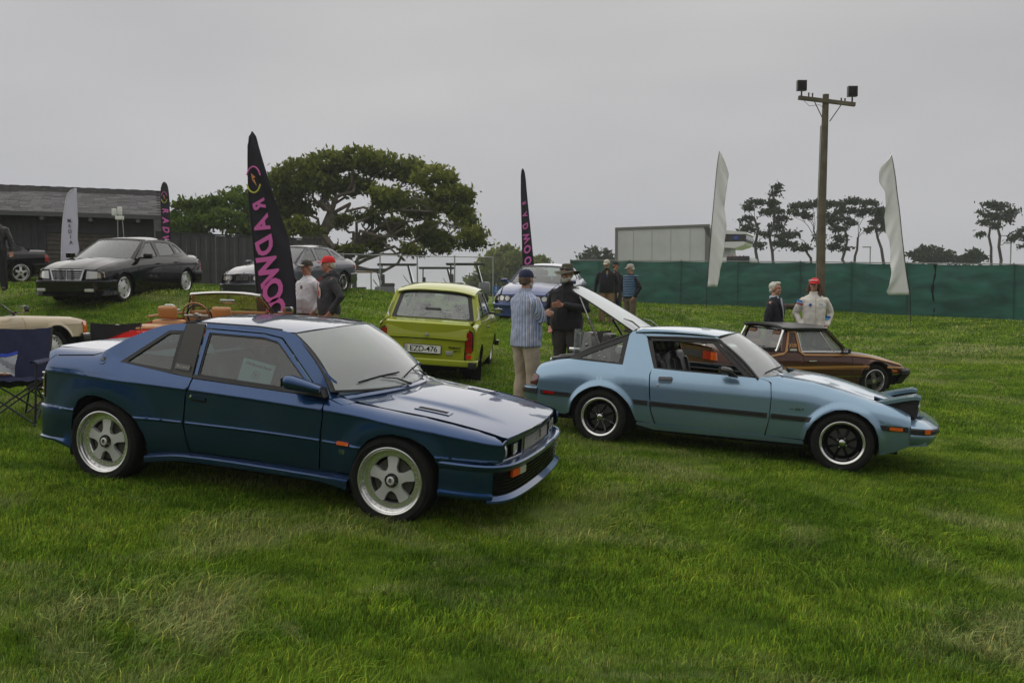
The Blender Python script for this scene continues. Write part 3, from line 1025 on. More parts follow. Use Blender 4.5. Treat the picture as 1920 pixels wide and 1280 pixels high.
    def valance(t):
        e=min(t,1-t)*2
        if e<.33:return[(-.01,.455),(-.006,.42),(-.008,.36),(-.004,.31),(.012,.298),(.014,.285),(-.004,.262),(-.05,.25),(-.08,.3)]
        return[(-.02,.318),(-.01,.318),(-.005,.31),(.01,.27),(.03,.258),(.034,.248),(.02,.238),(-.04,.24),(-.06,.3)]
    cut=max(2,int(nP*.235))
    sweep_plan(path[:cut],[(-.01,.455),(-.006,.42),(-.010,.36),(-.006,.31),(.010,.298),(.012,.285),(-.004,.262),(-.05,.25),(-.08,.3)]).build('bumper_corner',P,car,angle=35)
    sweep_plan(path[-cut:],[(-.01,.455),(-.006,.42),(-.010,.36),(-.006,.31),(.010,.298),(.012,.285),(-.004,.262),(-.05,.25),(-.08,.3)]).build('bumper_corner',P,car,angle=35)
    lip=path[cut-3:-(cut-3)]
    sweep_plan(lip,[(-.06,.29),(-.02,.288),(-.004,.275),(.014,.262),(.016,.250),(.006,.240),(-.03,.236),(-.06,.25)]).build('front_lip',P,car,angle=35)
    sweep_plan(lip,[(-.045,.44),(-.04,.24),(-.07,.24),(-.07,.44)]).build('mouth_panel',M_dark,car)
    for i in range(6):
        z=.292+.024*i
        sweep_plan(lip[2:-2],[(-.04,z),(-.018,z+.002),(-.018,z+.006),(-.04,z+.007)]).build('mouth_slat',M_gloss_black,car)
    # nose panel with grille and twin lamps each side
    xf=lambda y:2.022-.055*(abs(y)/.66)**2.2
    NF=lambda y,z:(xf(y)-(.63-z)*.02,y,z)
    panel('nose_panel',[(-.80,.505),(.80,.505),(.79,.60),(.665,.650),(.3,.668),(0,.673),(-.3,.668),(-.665,.650),(-.79,.60)],NF,P,car,step=.06,fine=.04,
          holes=[[(-.355,.515),(.355,.515),(.365,.628),(-.365,.628)],[(-.735,.518),(-.41,.518),(-.41,.622),(-.72,.614)],[(.41,.518),(.735,.518),(.72,.614),(.41,.622)]])
    NB=lambda y,z:(xf(y)-.05,y,z)
    panel('grille_back',[(-.76,.51),(.76,.51),(.76,.635),(-.76,.635)],NB,M_dark,car,step=.1,th=0)
    for i in range(7):
        z=.523+.0155*i
        G=lambda y,zz:(xf(y)-.012,y,zz)
        panel('grille_bar',[(-.352,z),(.352,z),(.352,z+.0055),(-.352,z+.0055)],G,mat('grille_silver',(.45,.45,.45),.4),car,step=.12,th=.012)
    panel('grille_surround',[(-.365,.508),(.365,.508),(.375,.634),(-.375,.634)],NF,M_gloss_black,car,step=.08,off=.002,th=.01,holes=[[(-.35,.520),(.35,.520),(.358,.626),(-.358,.626)]])
    tr=MB().box((0,0,0),(.006,.008,.085)).box((0,.02,.02),(.006,.007,.05),Matrix.Rotation(.15,4,'X')).box((0,-.02,.02),(.006,.007,.05),Matrix.Rotation(-.15,4,'X')).box((0,0,-.005),(.006,.05,.008))
    tr.build('grille_emblem',M_chrome,car,loc=(xf(0)+.006,0,.572))
    for sd in(-1,1):
        for yc,wd in((.655,.058),(.50,.058)):
            lx=xf(yc)-.018
            T_=Matrix.Translation((lx,sd*yc,.567))@Matrix.Rotation(-sd*.05*0+0,4,'Z')
            l=MB()
            if yc>.6:
                l.lathe([(0,.018),(.02,.016),(.038,.008),(.043,0),(.043,-.03)],24,T_,axis='X')
                l.build('headlamp',M_clear_lens,car,angle=35)
                MB().lathe([(.044,.012),(.048,.010),(.05,-.02)],24,T_,axis='X').build('lamp_bezel',M_chrome,car)
            else:
                l.box((.0,0,0),(.03,.105,.078),T_,bev=.012)
                l.build('headlamp',M_clear_lens,car,angle=35)
                MB().box((-.004,0,0),(.028,.117,.088),T_,bev=.008).build('lamp_bezel',M_gloss_black,car)
        MB().tube([(xf(y_)-.004,sd*y_,.514)for y_ in(.41,.5,.6,.735)],.004,6).build('lamp_trim',M_chrome,car)
        # turn lamp under the bumper blade: amber outside, clear inside
        BP=lambda y,z:(2.07-.050*(abs(y)/.66)**2.6-.006,y,z)
        panel('turn_lamp',[(sd*.56,.402),(sd*.665,.402),(sd*.67,.452),(sd*.56,.452)],BP,mat('orange_red_lens',(.65,.06,.008),.15,coat=1),car,step=.04,th=.02,flip=False,off=.012)
        panel('turn_lamp',[(sd*.455,.402),(sd*.557,.402),(sd*.557,.452),(sd*.455,.452)],BP,M_clear_lens,car,step=.04,th=.02,off=.012)
    # mirrors
    for sd in(-1,1):
        mb=MB()
        rows=[]
        for i in range(15):
            t=i/14
            x=.405+.26*t
            sq=(1-(1-min(1,t/.16))**2)**.5 if t<.16 else 1
            hw=(.062-.034*t)*max(.02,sq)
            hh=(.052-.030*t**1.6)*max(.02,sq)
            cy=-.925+.05*t
            cz=.942-.046*t
            row=[]
            for k in range(16):
                a=2*PI*k/16
                c,s_=math.cos(a),math.sin(a)
                row.append((x,(cy+hw*1.25*math.copysign(abs(c)**.7,c))*-sd if sd>0 else cy+hw*1.25*math.copysign(abs(c)**.7,c),cz+hh*math.copysign(abs(s_)**.75,s_)))
            rows.append(row)
        mb.grid(rows,closed=True)
        mb.add(rows[0],[tuple(range(16))]);mb.add(rows[-1],[tuple(range(16))])
        mr=mb.build('door_mirror',P,car,angle=50,weld=True)
        MB().prism([(.56,.858),(.69,.845),(.66,.905),(.58,.93)],sd*.80,sd*.885).build('mirror_foot',M_black,mr)
        MB().box((.402,sd*.925,.936),(.004,.1,.062),bev=.001).build('mirror_glass',M_chrome,mr)
    # wipers
    on=lambda u,v,o=.018:tuple(Vector(WS(u,v))+Vector((.45,0,.89))*o)
    wiper(car,on(.47,-.02),on(.28,.12),on(.12,.075),on(.44,.155))
    wiper(car,on(.80,-.02),on(.62,.12),on(.46,.08),on(.80,.15))
    # inside
    tubbox(car,[(-1.5,1.75,.50,.22,.62),(-.76,.86,.80,.22,.50),(1.6,1.9,.70,.26,.60),(-1.75,-1.5,.74,.28,.86),(.75,1.85,.55,.55,.66),(-1.74,-1.28,.6,.6,.95)])
    side_panels(S,'door_liner',[(-.45,.33),(-.45,.855),(.66,.82),(.66,.33)],M_leather_black,car,off=-.07,step=.1,th=.01)
    side_panels(S,'quarter_liner',[(-1.24,.66),(-1.24,.90),(-.45,.855),(-.45,.66)],M_leather_black,car,off=-.07,step=.1,th=.01)
    for y in(-.37,.37):
        seat(car,-.05,y,.42,M_leather_grey,tilt=-.30,h=.52)
        seat(car,-.80,y,.48,M_leather_grey,w=.52,h=.36,head=False)
    mb=MB().box((.66,0,.76),(.26,1.38,.16),bev=.04)
    mb.build('dashboard',mat('grey_dash',(.06,.06,.055),.6),car)
    steering_wheel(car,.42,.37,.80,.18,M_black,.4)
    MB().box((.0,0,0),(.01,.24,.06),bev=.01).build('rear_view_mirror',M_black,car,loc=(.30,.03,1.16))
    MB().box((-.92,0,.97),(.4,1.15,.02)).build('parcel_shelf',M_leather_black,car)
    # white information card leaning inside the door window
    Mc=Matrix.Translation((.03,-.70,.93))@Matrix.Rotation(math.radians(9),4,'Y')@Matrix.Rotation(math.radians(-14),4,'X')
    card=MB().box((0,0,0),(.27,.004,.19),Mc).build('sign_card',M_paper,None,smooth=False)
    MB().box((-.012,.01,.02),(.33,.006,.21),Mc).build('card_backing',M_black,card,smooth=False)
    Mt=Mc@Matrix.Translation((0,-.0035,.062))@Matrix.Rotation(PI/2,4,'X')
    text_mesh('card_text','1994 Maserati Shamal',.025,M_gloss_black,card,Mt,bold=.0004)
    MB().lathe([(.026,0),(.0285,0),(.0285,-.002),(.026,-.002)],28,Mc@Matrix.Translation((0,-.002,-.005)),closed=True).box((0,-.004,-.01),(.004,.002,.03),Mc).box((.008,-.004,-.003),(.003,.002,.018),Mc).box((-.008,-.004,-.003),(.003,.002,.018),Mc).build('card_emblem',M_gloss_black,card)
    tag(card,'white paper information card propped inside the blue coupe side window','sign card')
    card.matrix_world=car.matrix_basis if False else Matrix.Translation(car.location)@car.rotation_euler.to_matrix().to_4x4()
    for x,st in((1.205,0.02),(-1.187,0)):
        for sd in(-1,1):
            wheel(car,x,sd*.872,.315,sd,.313,.235,.235,'five',st)
            arch_liner(car,x,.32,.358,sd*.83,sd*.45)
    return car
blue_coupe()
# ------------------------------------------------------------------ the light blue sports coupe with its hatch up
def light_coupe():
    car=thing('parked_car','light metallic blue low sports coupe with raised pop-up headlights and open glass hatch','car',
                (2.345,9.295,-.0104),(-.0212,.0495,-.4102),'show cars on the lawn')
    P=paint('light_blue_paint',(.20,.315,.43),.68,.30)
    W=ip((-2.12,.70),(-2.03,.745),(-1.93,.775),(-1.5,.792),(-1.2,.80),(-.6,.812),(0,.815),(.6,.812),(1.2,.80),(1.5,.785),(1.75,.755),(1.9,.71),(1.96,.67))
    zs=ip((-2.05,.60),(-1.8,.63),(-1.2,.66),(-.6,.66),(.2,.66),(.6,.655),(1.0,.62),(1.4,.555),(1.8,.47),(1.95,.42))
    zt=ip((-2.02,.775),(-1.98,.805),(-1.84,.855),(-1.6,.905),(-1.2,.98),(-.6,.99),(.2,.965),(.45,.915),(.6,.885),(.9,.852),(1.17,.795),(1.43,.722),(1.6,.684),(1.7,.656),(1.8,.605),(1.95,.525))
    ye=ip((-2.0,.60),(-1.6,.63),(-1.2,.60),(.2,.60),(.5,.63),(1.0,.625),(1.6,.60),(1.95,.57))
    pp=ip((-2.0,1.9),(-1.6,1.8),(-1.2,1.55),(.3,1.55),(.6,1.8),(1.4,2.0),(1.95,2.0))
    zc=ip((-2.0,1.2),(-1.7,1.1),(-1.6,.885),(-1.0,.872),(-.67,.862),(.33,.848),(.45,.92),(.6,1.2),(2,1.2))
    S=Surf(W,zs,zt,ye,pp,zc,k=.42,z0=.2,zm=.50,tuck=.06,
             flares=((-1.21,.30,.318,.085,.030),(1.21,.30,.312,.085,.030)),
             crease=())
    aF=[(1.538,.20),(1.535,.30),(1.523,.395),(1.478,.49),(1.415,.554),(1.333,.598),(1.232,.620),(1.13,.608),(1.03,.556),(.94,.475),(.882,.380),(.858,.281),(.858,.25)]
    aR=[(-.815,.25),(-.821,.30),(-.864,.412),(-.90,.475),(-.964,.537),(-1.03,.583),(-1.10,.614),(-1.227,.634),(-1.33,.608),(-1.40,.573),(-1.466,.525),(-1.51,.475),(-1.54,.425),(-1.573,.305),(-1.575,.26)]
    # rear quarter + fat C/B pillar
    q=([(-1.955,.285),(-1.955,.50),(-1.965,.571),(-1.945,.685),(-1.995,.70),(-1.985,.775),(-1.94,.815),(-1.84,.845),(-1.70,.872),(-1.635,.884),
          (-1.012,.868),(-.995,1.182),(-.968,1.224),(-.90,1.236),(-.805,1.180),(-.790,1.160),(-.668,.860),(-.69,.84),(-.706,.80),(-.704,.76),(-.686,.572),(-.668,.417),(-.622,.285)]+aR[1:-1]+[(-1.62,.285)])
    q=fillet(q,[0]*2+[.01]*3+[.03]*5+[0]*(len(q)-10),3)
    side_panels(S,'rear_quarter',q,P,car,step=.05,fine=.032,th=.012)
    # top of the rear wings around the hatch opening and tail
    Tm=lambda x,y:(x,y,zt(x)-.004+.006*(1-(y/.62)**2))
    panel('tail_deck',[(-2.03,-.60),(-1.86,-.635),(-1.70,-.645),(-1.70,-.54),(-1.93,-.52),(-1.955,-.3),(-1.955,.3),(-1.93,.52),(-1.70,.54),(-1.70,.645),(-1.86,.635),(-2.03,.60),(-2.06,.3),(-2.06,-.3)],Tm,P,car,step=.07,fine=.05)
    Rf=lambda y,z:(-2.06+.09*(abs(y)/.74)**3+.10*max(0,(z-.55)/.25)**2-0,y,z)
    panel('rear_panel',[(-.74,.45),(.74,.45),(.735,.6),(.62,.77),(-.62,.77),(-.735,.6)],Rf,P,car,step=.08,flip=True)
    for sd in(-1,1):
        tl=panel('tail_lamp',fillet([(-2.055,.577),(-1.958,.574),(-1.937,.683),(-2.01,.695)],.012),S.map(sd),M_dark_lens,car,conv=S.conv,flip=sd>0,off=.004,step=.04,th=.02)
        for i in range(5):
            z=.595+.018*i
            panel('lens_rib',[(-2.045+i*.006,z),(-1.962+i*.003,z-.001),(-1.961+i*.003,z+.003),(-2.044+i*.006,z+.004)],S.map(sd),M_red_lens,tl,conv=S.conv,flip=sd>0,off=.008,step=.05,th=.004)
        panel('tail_lamp',[(sd*.30,.578),(sd*.735,.577),(sd*.72,.69),(sd*.30,.69)],Rf,M_dark_lens,car,flip=True,off=.006,step=.06)
    # door
    dr=[(-.686,.858),(-.36,.851),(.25,.846),(.36,.843),(.44,.838),(.513,.812),(.530,.665),(.523,.454),(.487,.288),(-.608,.287),(-.655,.417),(-.673,.572),(-.692,.76),(-.694,.80)]
    doors=side_panels(S,'door',fillet(dr,[.02,0,0,0,.03,.03,0,0,.01,.01,0,0,0,0],3),P,car,step=.055,fine=.045,th=.014)
    for sd,d in zip((-1,1),doors):
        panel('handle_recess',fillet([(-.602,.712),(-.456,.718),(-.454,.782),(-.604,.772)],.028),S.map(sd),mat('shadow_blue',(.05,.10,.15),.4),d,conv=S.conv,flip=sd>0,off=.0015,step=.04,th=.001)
        panel('door_handle',fillet([(-.600,.745),(-.458,.752),(-.456,.783),(-.602,.775)],.014),S.map(sd),M_gloss_black,d,conv=S.conv,flip=sd>0,off=.014,step=.04,th=.014)
        MB().lathe([(0,-.004),(.009,-.004),(.012,0)],14,Matrix.Translation((-.604,sd*S.y(-.604,.69),.69))@Matrix.Rotation(0 if sd<0 else PI,4,'Z')).build('door_lock',M_steel,d)
    # rubber strips with bright upper step
    for nm,pl in(('rub_strip',[(-1.912,.481),(-1.912,.524),(-1.550,.519),(-1.570,.478)]),('rub_strip',[(-.862,.521),(-.700,.518),(-.698,.472),(-.842,.474)]),
                   ('rub_strip',[(-.680,.518),(.506,.515),(.503,.467),(-.678,.472)]),('rub_strip',[(.540,.515),(.918,.512),(.896,.465),(.537,.466)]),('rub_strip',[(1.530,.500),(1.772,.502),(1.772,.455),(1.552,.452)])):
        side_panels(S,nm,fillet(pl,.006),M_black,car,off=.010,step=.05,th=.012)
        side_panels(S,'strip_groove',[(p[0],p[1])for p in[(pl[0][0]+.02,(pl[0][1]+pl[-1][1])/2-.002),(pl[0][0]+.02,(pl[0][1]+pl[-1][1])/2+.003),(max(p[0]for p in pl)-.03,(pl[1][1]+pl[2][1])/2+.003),(max(p[0]for p in pl)-.03,(pl[1][1]+pl[2][1])/2-.002)]],M_gloss_black,car,off=.0125,step=.08,th=.002)
        t=sorted(pl,key=lambda p:-p[1])[:2];t.sort()
        side_panels(S,'body_ledge',[(t[0][0],t[0][1]+.002),(t[0][0],t[0][1]+.014),(t[1][0],t[1][1]+.014),(t[1][0],t[1][1]+.002)],P,car,off=.007,step=.06,th=.008)
    side_panels(S,'side_marker',fillet([(-1.870,.492),(-1.870,.522),(-1.744,.520),(-1.742,.490)],.004),M_red_lens,car,off=.018,step=.05,th=.01)
    side_panels(S,'side_marker',fillet([(1.611,.462),(1.611,.492),(1.724,.492),(1.726,.461)],.004),M_amber,car,off=.018,step=.05,th=.01)
    side_panels(S,'sill',[(-.81,.288),(-.60,.283),(.49,.285),(.855,.278),(.862,.245),(.49,.240),(-.62,.226),(-.815,.262)],P,car,off=.012,step=.06,th=.02)
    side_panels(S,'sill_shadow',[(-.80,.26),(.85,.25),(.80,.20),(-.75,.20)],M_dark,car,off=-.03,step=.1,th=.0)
    for sd in(-1,1):
        M=Matrix.Translation((.80,sd*(S.y(.80,.575)+.002),.578))@(Matrix.Rotation(PI/2,4,'X')if sd<0 else Matrix.Rotation(PI,4,'Z')@Matrix.Rotation(PI/2,4,'X'))
        text_mesh('wing_badge','RX-7',.035,M_gloss_black,car,M,extrude=.002,shear=.3,bold=.0006)
        MB().box((.735,sd*(S.y(.735,.575)+.002),.577),(.045,.004,.004)).build('badge_bar',M_gloss_black,car)
    # greenhouse
    side_panels(S,'b_pillar_trim',fillet([(-.802,1.176),(-.790,1.14),(-.735,1.14),(-.632,.858),(-.672,.862)],.006),M_black,car,off=.004,step=.05,th=.014)
    side_panels(S,'drip_rail',[(-.802,1.172),(-.805,1.182),(-.45,1.200),(-.08,1.206),(-.045,1.195),(.352,.850),(.33,.848),(-.06,1.180),(-.09,1.187),(-.45,1.182)],M_black,car,off=.010,step=.05,fine=.04,th=.018)
    side_panels(S,'window_frame',[(-.785,1.170),(-.45,1.181),(-.09,1.186),(-.062,1.178),(.325,.848),(.262,.848),(-.105,1.160),(-.45,1.158),(-.735,1.140)],M_black,car,off=-.004,step=.05,th=.02)
    side_panels(S,'belt_seal',[(-.66,.858),(-.66,.868),(.30,.857),(.30,.847)],M_black,car,off=.004,step=.05,th=.014)
    side_panels(S,'roof_rail',[(-.80,1.182),(-.90,1.238),(-.86,1.258),(-.55,1.262),(-.27,1.256),(-.10,1.238),(-.035,1.205),(-.078,1.207),(-.45,1.201)],P,car,step=.04,fine=.03,th=.01,off=.0)
    side_panels(S,'a_pillar_trim',[(-.045,1.200),(-.02,1.192),(.40,.843),(.352,.846)],M_black,car,off=.002,step=.05,th=.014)
    # door glass is wound down; quarter glass
    qo=fillet([(-1.640,.886),(-1.341,1.030),(-1.000,1.178),(-1.011,.870)],.012)
    qi=fillet([(-1.50,.905),(-1.312,.995),(-1.048,1.108),(-1.056,.886)],.02)
    side_panels(S,'quarter_frame',qo,M_black,car,holes=[qi],off=.004,step=.05,th=.02)
    side_panels(S,'quarter_window',qi,M_glass_clear,car,off=-.006,step=.08,th=.004)
    # roof
    def zr(x):return 1.300-.022*((x+.45)/.42)**2
    def T(x,y):
        a=min(1,abs(y)/.60)
        return(x,y,zr(x)-.055*a**2.6)
    hx=lambda y:.055-.11*(abs(y)/.57)**2
    rf=[(-.93,-.585),(-.85,-.593),(-.55,-.598),(-.27,-.596),(-.10,-.588)]+[(hx(y),y)for y in[-.57+1.14*i/12 for i in range(13)]]+[(-.10,.588),(-.27,.596),(-.55,.598),(-.85,.593),(-.93,.585),(-.96,.3),(-.97,0),(-.96,-.3)]
    panel('roof',rf,T,P,car,step=.06,fine=.045)
    def WS(u,v):
        c=1-(2*u-1)**2
        b=Vector((.395+.20*c,(2*u-1)*.735,.848+.025*c))
        t=Vector((-.045+.105*c,(2*u-1)*.585,1.200+.062*c))
        p=b.lerp(t,v)
        p.x+=.02*4*v*(1-v);p.z+=.014*4*v*(1-v)
        return p
    panel('windscreen',[(0,0),(1,0),(1,1),(0,1)],WS,glass_mat('pale_windscreen_glass',(.55,.65,.62),film=.28),car,step=.08,th=.006)
    panel('windscreen_trim',[(-.015,-.02),(1.015,-.02),(1.015,1.04),(-.015,1.04)],WS,M_black,car,step=.08,th=.01,off=-.002,holes=[fillet([(.02,.03),(.98,.03),(.98,.96),(.02,.96)],.02)])
    # bonnet and wings
    def H(x,y):
        a=abs(y)/max(.05,ye(x))
        z=zt(x)+.026*(1-min(1,a)**2)
        d=(abs(y)-.30)/.03
        z+=.014*max(0,min(1,(x-.75)/.3))*max(0,min(1,(1.65-x)/.3))/(1+math.exp(min(30,max(-30,d))))
        if x>1.86:z-=.6*(x-1.86)**2
        return(x,y,z)
    lampL=[(1.42,.35),(1.42,.635),(1.86,.60),(1.88,.35)]
    hood=[(.55,-.60),(.9,-.605),(1.2,-.60),(1.46,-.595),(1.46,-.335),(1.86,-.335),(1.90,-.335),(1.93,0),(1.90,.335),(1.86,.335),(1.46,.335),(1.46,.595),(1.2,.60),(.9,.605),(.55,.60),(.64,.35),(.67,0),(.64,-.35)]
    panel('bonnet',hood,H,P,car,step=.055,fine=.04,th=.015,extra=[(.8+.05*i,s_*(.30+d))for i in range(18)for s_ in(-1,1)for d in(-.045,-.015,.015,.045)])
    for sd in(-1,1):
        panel('wing_top',[(.50,sd*.605),(.9,sd*.610),(1.2,sd*.606),(1.46,sd*.60),(1.50,sd*.655),(1.2,sd*.655),(.9,sd*.655),(.5,sd*.655)],lambda x,y:(x,y,zt(x)-.001-.5*(max(0,abs(y)-ye(x)))**2*4),P,car,step=.05,th=.0)
        panel('lamp_well',[(1.46,sd*.34),(1.46,sd*.60),(1.87,sd*.585),(1.87,sd*.34)],lambda x,y:(x,y,zt(x)-.05),M_dark,car,step=.06,th=0)
    wing=([(.447,.840),(.518,.822),(.62,.872),(.9,.846),(1.17,.789),(1.43,.716),(1.6,.678),(1.70,.650),(1.785,.608),(1.795,.52),(1.79,.33),(1.64,.245),(1.542,.215)]+aF[1:-1]+[(.86,.29),(.50,.288),(.530,.454),(.538,.665),(.521,.812)])
    wing[0]=(.455,.846)
    side_panels(S,'front_wing',wing,P,car,step=.05,fine=.032,th=.012)
    side_panels(S,'cowl_side',[(.36,.846),(.44,.841),(.52,.815),(.62,.866),(.58,.88),(.47,.862)],P,car,step=.04,th=.0,off=-.001)
    Cw=lambda x,y:(x,y,.835+.03*(1-(y/.66)**2)+.0*x)
    panel('cowl_grille',[(.36,-.70),(.50,-.62),(.60,-.35),(.66,0),(.60,.35),(.50,.62),(.36,.70),(.55,0)],Cw,M_black,car,step=.06,th=.02)
    # nose and bumper
    pts=[(1.795,.765),(1.86,.755),(1.93,.725),(1.99,.655),(2.03,.52),(2.05,.3),(2.055,0)]
    path=smooth_path([(x,-y)for x,y in pts]+[(x,y)for x,y in pts[::-1][1:]],5)
    sweep_plan(path,[(-.14,.560),(-.08,.545),(-.04,.520),(-.01,.507),(.0,.498),(-.004,.488),(-.01,.45),(-.012,.44),(-.006,.43),(-.01,.40),(-.04,.35),(-.07,.325),(-.15,.31)]).build('front_bumper',P,car,angle=40)
    sweep_plan(path,[(-.02,.494),(.002,.492),(.008,.485),(.008,.450),(.0,.444),(-.02,.444)]).build('bumper_rubber',M_black,car,angle=40)
    MB().prism([(1.55,.22),(1.66,.245),(1.79,.315),(1.95,.34),(1.9,.42),(1.6,.42)],-.70,.70).build('front_apron',P,car)
    NF=lambda x,y:(x,y,.545+.02*(1-(y/.6)**2)-.25*(x-1.86))
    panel('nose_top',[(1.80,-.62),(1.80,.62),(1.90,.63),(1.955,.5),(1.975,0),(1.955,-.5),(1.90,-.63)],NF,P,car,step=.06,th=0)
    for sd in(-1,1):
        tp=[(1.955,sd*.60),(1.975,sd*.55),(2.01,sd*.45),(2.025,sd*.42)]
        n1=[(1.905,.738),(1.945,.705),(1.975,.665)]
        mb=sweep_plan([(x,y)for x,y in n1[::-1]]if sd>0 else[(x,-y)for x,y in n1],[(-.01,.494),(.014,.492),(.016,.485),(.016,.452),(.012,.447),(-.01,.446)])
        mb.build('turn_lamp',M_amber,car,angle=30)
        # pop-up lamp pod: wedge with painted lid, black sides, round lamp in front
        y0,y1=sd*.36,sd*.585
        pod=MB().prism([(1.49,.655),(1.66,.694),(1.76,.755),(1.845,.772),(1.852,.755),(1.848,.58),(1.70,.60)],min(y0,y1),max(y0,y1)).build('headlamp_pod',M_black,car)
        LT=lambda u,v:(u,sd*(.332+.29*v),ip((1.46,.688),(1.60,.728),(1.74,.768),(1.84,.788),(1.872,.783))(u))
        panel('pod_lid',fillet([(1.46,0),(1.872,0),(1.872,1),(1.46,1)],.0),LT,P,pod,step=.06,th=.032,flip=sd<0)
        MB().lathe([(0,.022),(.04,.018),(.07,.006),(.078,0),(.078,-.05)],28,Matrix.Translation((1.852,sd*.4725,.672)),axis='X').build('headlamp',M_clear_lens,pod)
        MB().lathe([(.079,.006),(.088,.008),(.09,-.03)],28,Matrix.Translation((1.85,sd*.4725,.672)),axis='X').build('lamp_ring',M_chrome,pod)
    # rear bumper
    pts=[(-1.955,.782),(-2.05,.775),(-2.12,.735),(-2.165,.62),(-2.18,.3),(-2.185,0)]
    path=smooth_path([(x,-y)for x,y in pts]+[(x,y)for x,y in pts[::-1][1:]],5)[::-1]
    sweep_plan(path,[(-.12,.556),(-.03,.556),(-.004,.548),(.0,.538),(-.004,.48),(-.008,.44),(-.02,.41),(-.05,.395),(-.12,.395)]).build('rear_bumper',P,car,angle=40)
    sweep_plan(path,[(-.02,.536),(.004,.534),(.010,.528),(.010,.484),(.003,.479),(-.02,.479)]).build('bumper_rubber',M_black,car,angle=40)
    # open glass hatch on its hinges: frame tube round a pale pane
    def HG(u,v): # u across 0..1, v from hinge to tip 0..1
        w=.545-.17*max(0,(v-.0))**1.6
        if v>.86:w*=math.sqrt(max(.02,1-((v-.86)/.15)**2))
        a=(2*u-1)
        return Vector((-.975-.835*v,a*w,1.225+.435*v+.045*(1-a*a)+.012*math.sin(v*PI)))
    g=panel('hatch_glass',[(0,0),(1,0),(1,.5),(1,.86),(1,.93),(1,.975),(.9,.995),(.5,1.0),(.1,.995),(0,.975),(0,.93),(0,.86),(0,.5)],HG,glass_mat('pale_hatch_glass',(.6,.68,.68),film=.72),car,step=.06,fine=.04,th=.006)
    edge=[HG(0,t/20)for t in range(20)]+[HG(u/10,.985)for u in range(11)]+[HG(1,1-t/20)for t in range(1,21)]
    MB().tube(edge,.009,6).build('hatch_frame',M_black,car)
    for sd in(0,1):
        s_=-1 if sd==0 else 1
        MB().box(tuple(HG(.12+.76*sd,.93)+Vector((0,0,.012))),(.09,.02,.014),bev=.004).build('hatch_latch',M_black,car)
        MB().tube([(-.93,s_*.42,1.262),(-1.02,s_*.42,1.325),(-1.12,s_*.42,1.352)],[.014,.018,.008],8,flat=.6).build('hatch_hinge',M_gloss_black,car)
        top=HG(.06+.88*sd,.84)
        bot=Vector((-1.30,s_*.56,.985))
        st=MB().tube([bot,bot.lerp(top,.55)],.013,8).build('hatch_strut',M_gloss_black,car)
        MB().tube([bot.lerp(top,.55),top],.006,8).build('strut_rod',M_steel,st)
    coil=[(-1.22+.0*t+.012*math.cos(t*2.2),.30+.012*math.sin(t*2.2),1.17+.012*t*.9)for t in range(0,14)]
    MB().tube(coil,.003,5).build('spring_cord',M_black,car)
    # hatch sill and cargo floor
    MB().tube([(-1.0,-.57,1.19),(-1.35,-.585,1.04),(-1.62,-.60,.905),(-1.86,-.54,.862),(-1.93,-.3,.85),(-1.94,0,.848),(-1.93,.3,.85),(-1.86,.54,.862),(-1.62,.60,.905),(-1.35,.585,1.04),(-1.0,.57,1.19),],.018,6).build('hatch_seal',M_black,car)
    MB().box((-1.86,0,.865),(.13,.9,.02),bev=.006).box((-1.9,0,.875),(.03,.5,.03),bev=.008).build('cargo_sill',mat('grey_trim',(.22,.22,.215),.5),car)
    MB().box((-1.3,0,.66),(1.15,1.18,.03)).build('cargo_floor',mat('black_carpet',(.015,.015,.016),.95),car)
    # mirrors, antenna
    for sd in(-1,1):
        rows=[]
        for i in range(11):
            t=i/10
            e=math.sqrt(max(.03,1-(2*t-1)**4))*(1-.25*t)
            rows.append([(.035+.13*t+.0,sd*(.885+.075*e*math.copysign(abs(math.cos(2*PI*k/14))**.8,math.cos(2*PI*k/14))),.915-.014*t+.040*e*math.copysign(abs(math.sin(2*PI*k/14))**.8,math.sin(2*PI*k/14)))for k in range(14)])
        mb=MB().grid(rows,closed=True)
        mb.add(rows[0],[tuple(range(14))]);mb.add(rows[-1],[tuple(range(14))])
        mr=mb.build('door_mirror',mat('satin_black',(.03,.03,.031),.4,coat=.3),car,angle=50,weld=True)
        MB().prism([(.10,.885),(.17,.88),(.205,.838),(.12,.845)],sd*.80,sd*.87).build('mirror_stalk',M_black,mr)
        MB().box((.034,sd*.885,.914),(.004,.12,.06)).build('mirror_glass',M_chrome,mr)
    MB().lathe([(0,.0),(.014,0),(.016,.008),(.008,.03),(.003,.04),(0,.04)],12,Matrix.Translation((-1.86,-.63,.842)),axis='Z').build('antenna_base',M_chrome,car)
    on=lambda u,v,o=.018:tuple(Vector(WS(u,v))+Vector((.6,0,.8))*o)
    wiper(car,on(.30,-.03),on(.22,.10),on(.08,.06),on(.42,.13))
    wiper(car,on(.68,-.03),on(.55,.10),on(.42,.07),on(.76,.14))
    # inside
    tubbox(car,[(-1.9,1.7,.48,.2,.56),(-.80,.84,.74,.2,.38),(1.55,1.76,.6,.36,.50),(-1.95,-1.58,.70,.26,.60),(.6,1.75,.52,.45,.56)])
    side_panels(S,'door_card',[(-.68,.30),(-.68,.845),(.45,.825),(.45,.30)],M_leather_black,car,off=-.06,step=.1,th=.012)
    side_panels(S,'quarter_liner',[(-1.6,.6),(-1.6,.86),(-.70,.85),(-.70,.6)],M_leather_black,car,off=-.07,step=.1,th=.01)
    side_panels(S,'pillar_liner',[(-1.0,.87),(-.98,1.20),(-.80,1.17),(-.66,.87)],M_leather_black,car,off=-.03,step=.1,th=.01)
    for y in(-.36,.36):
        seat(car,-.30,y,.34,M_leather_black,w=.46,tilt=-.30,h=.58)
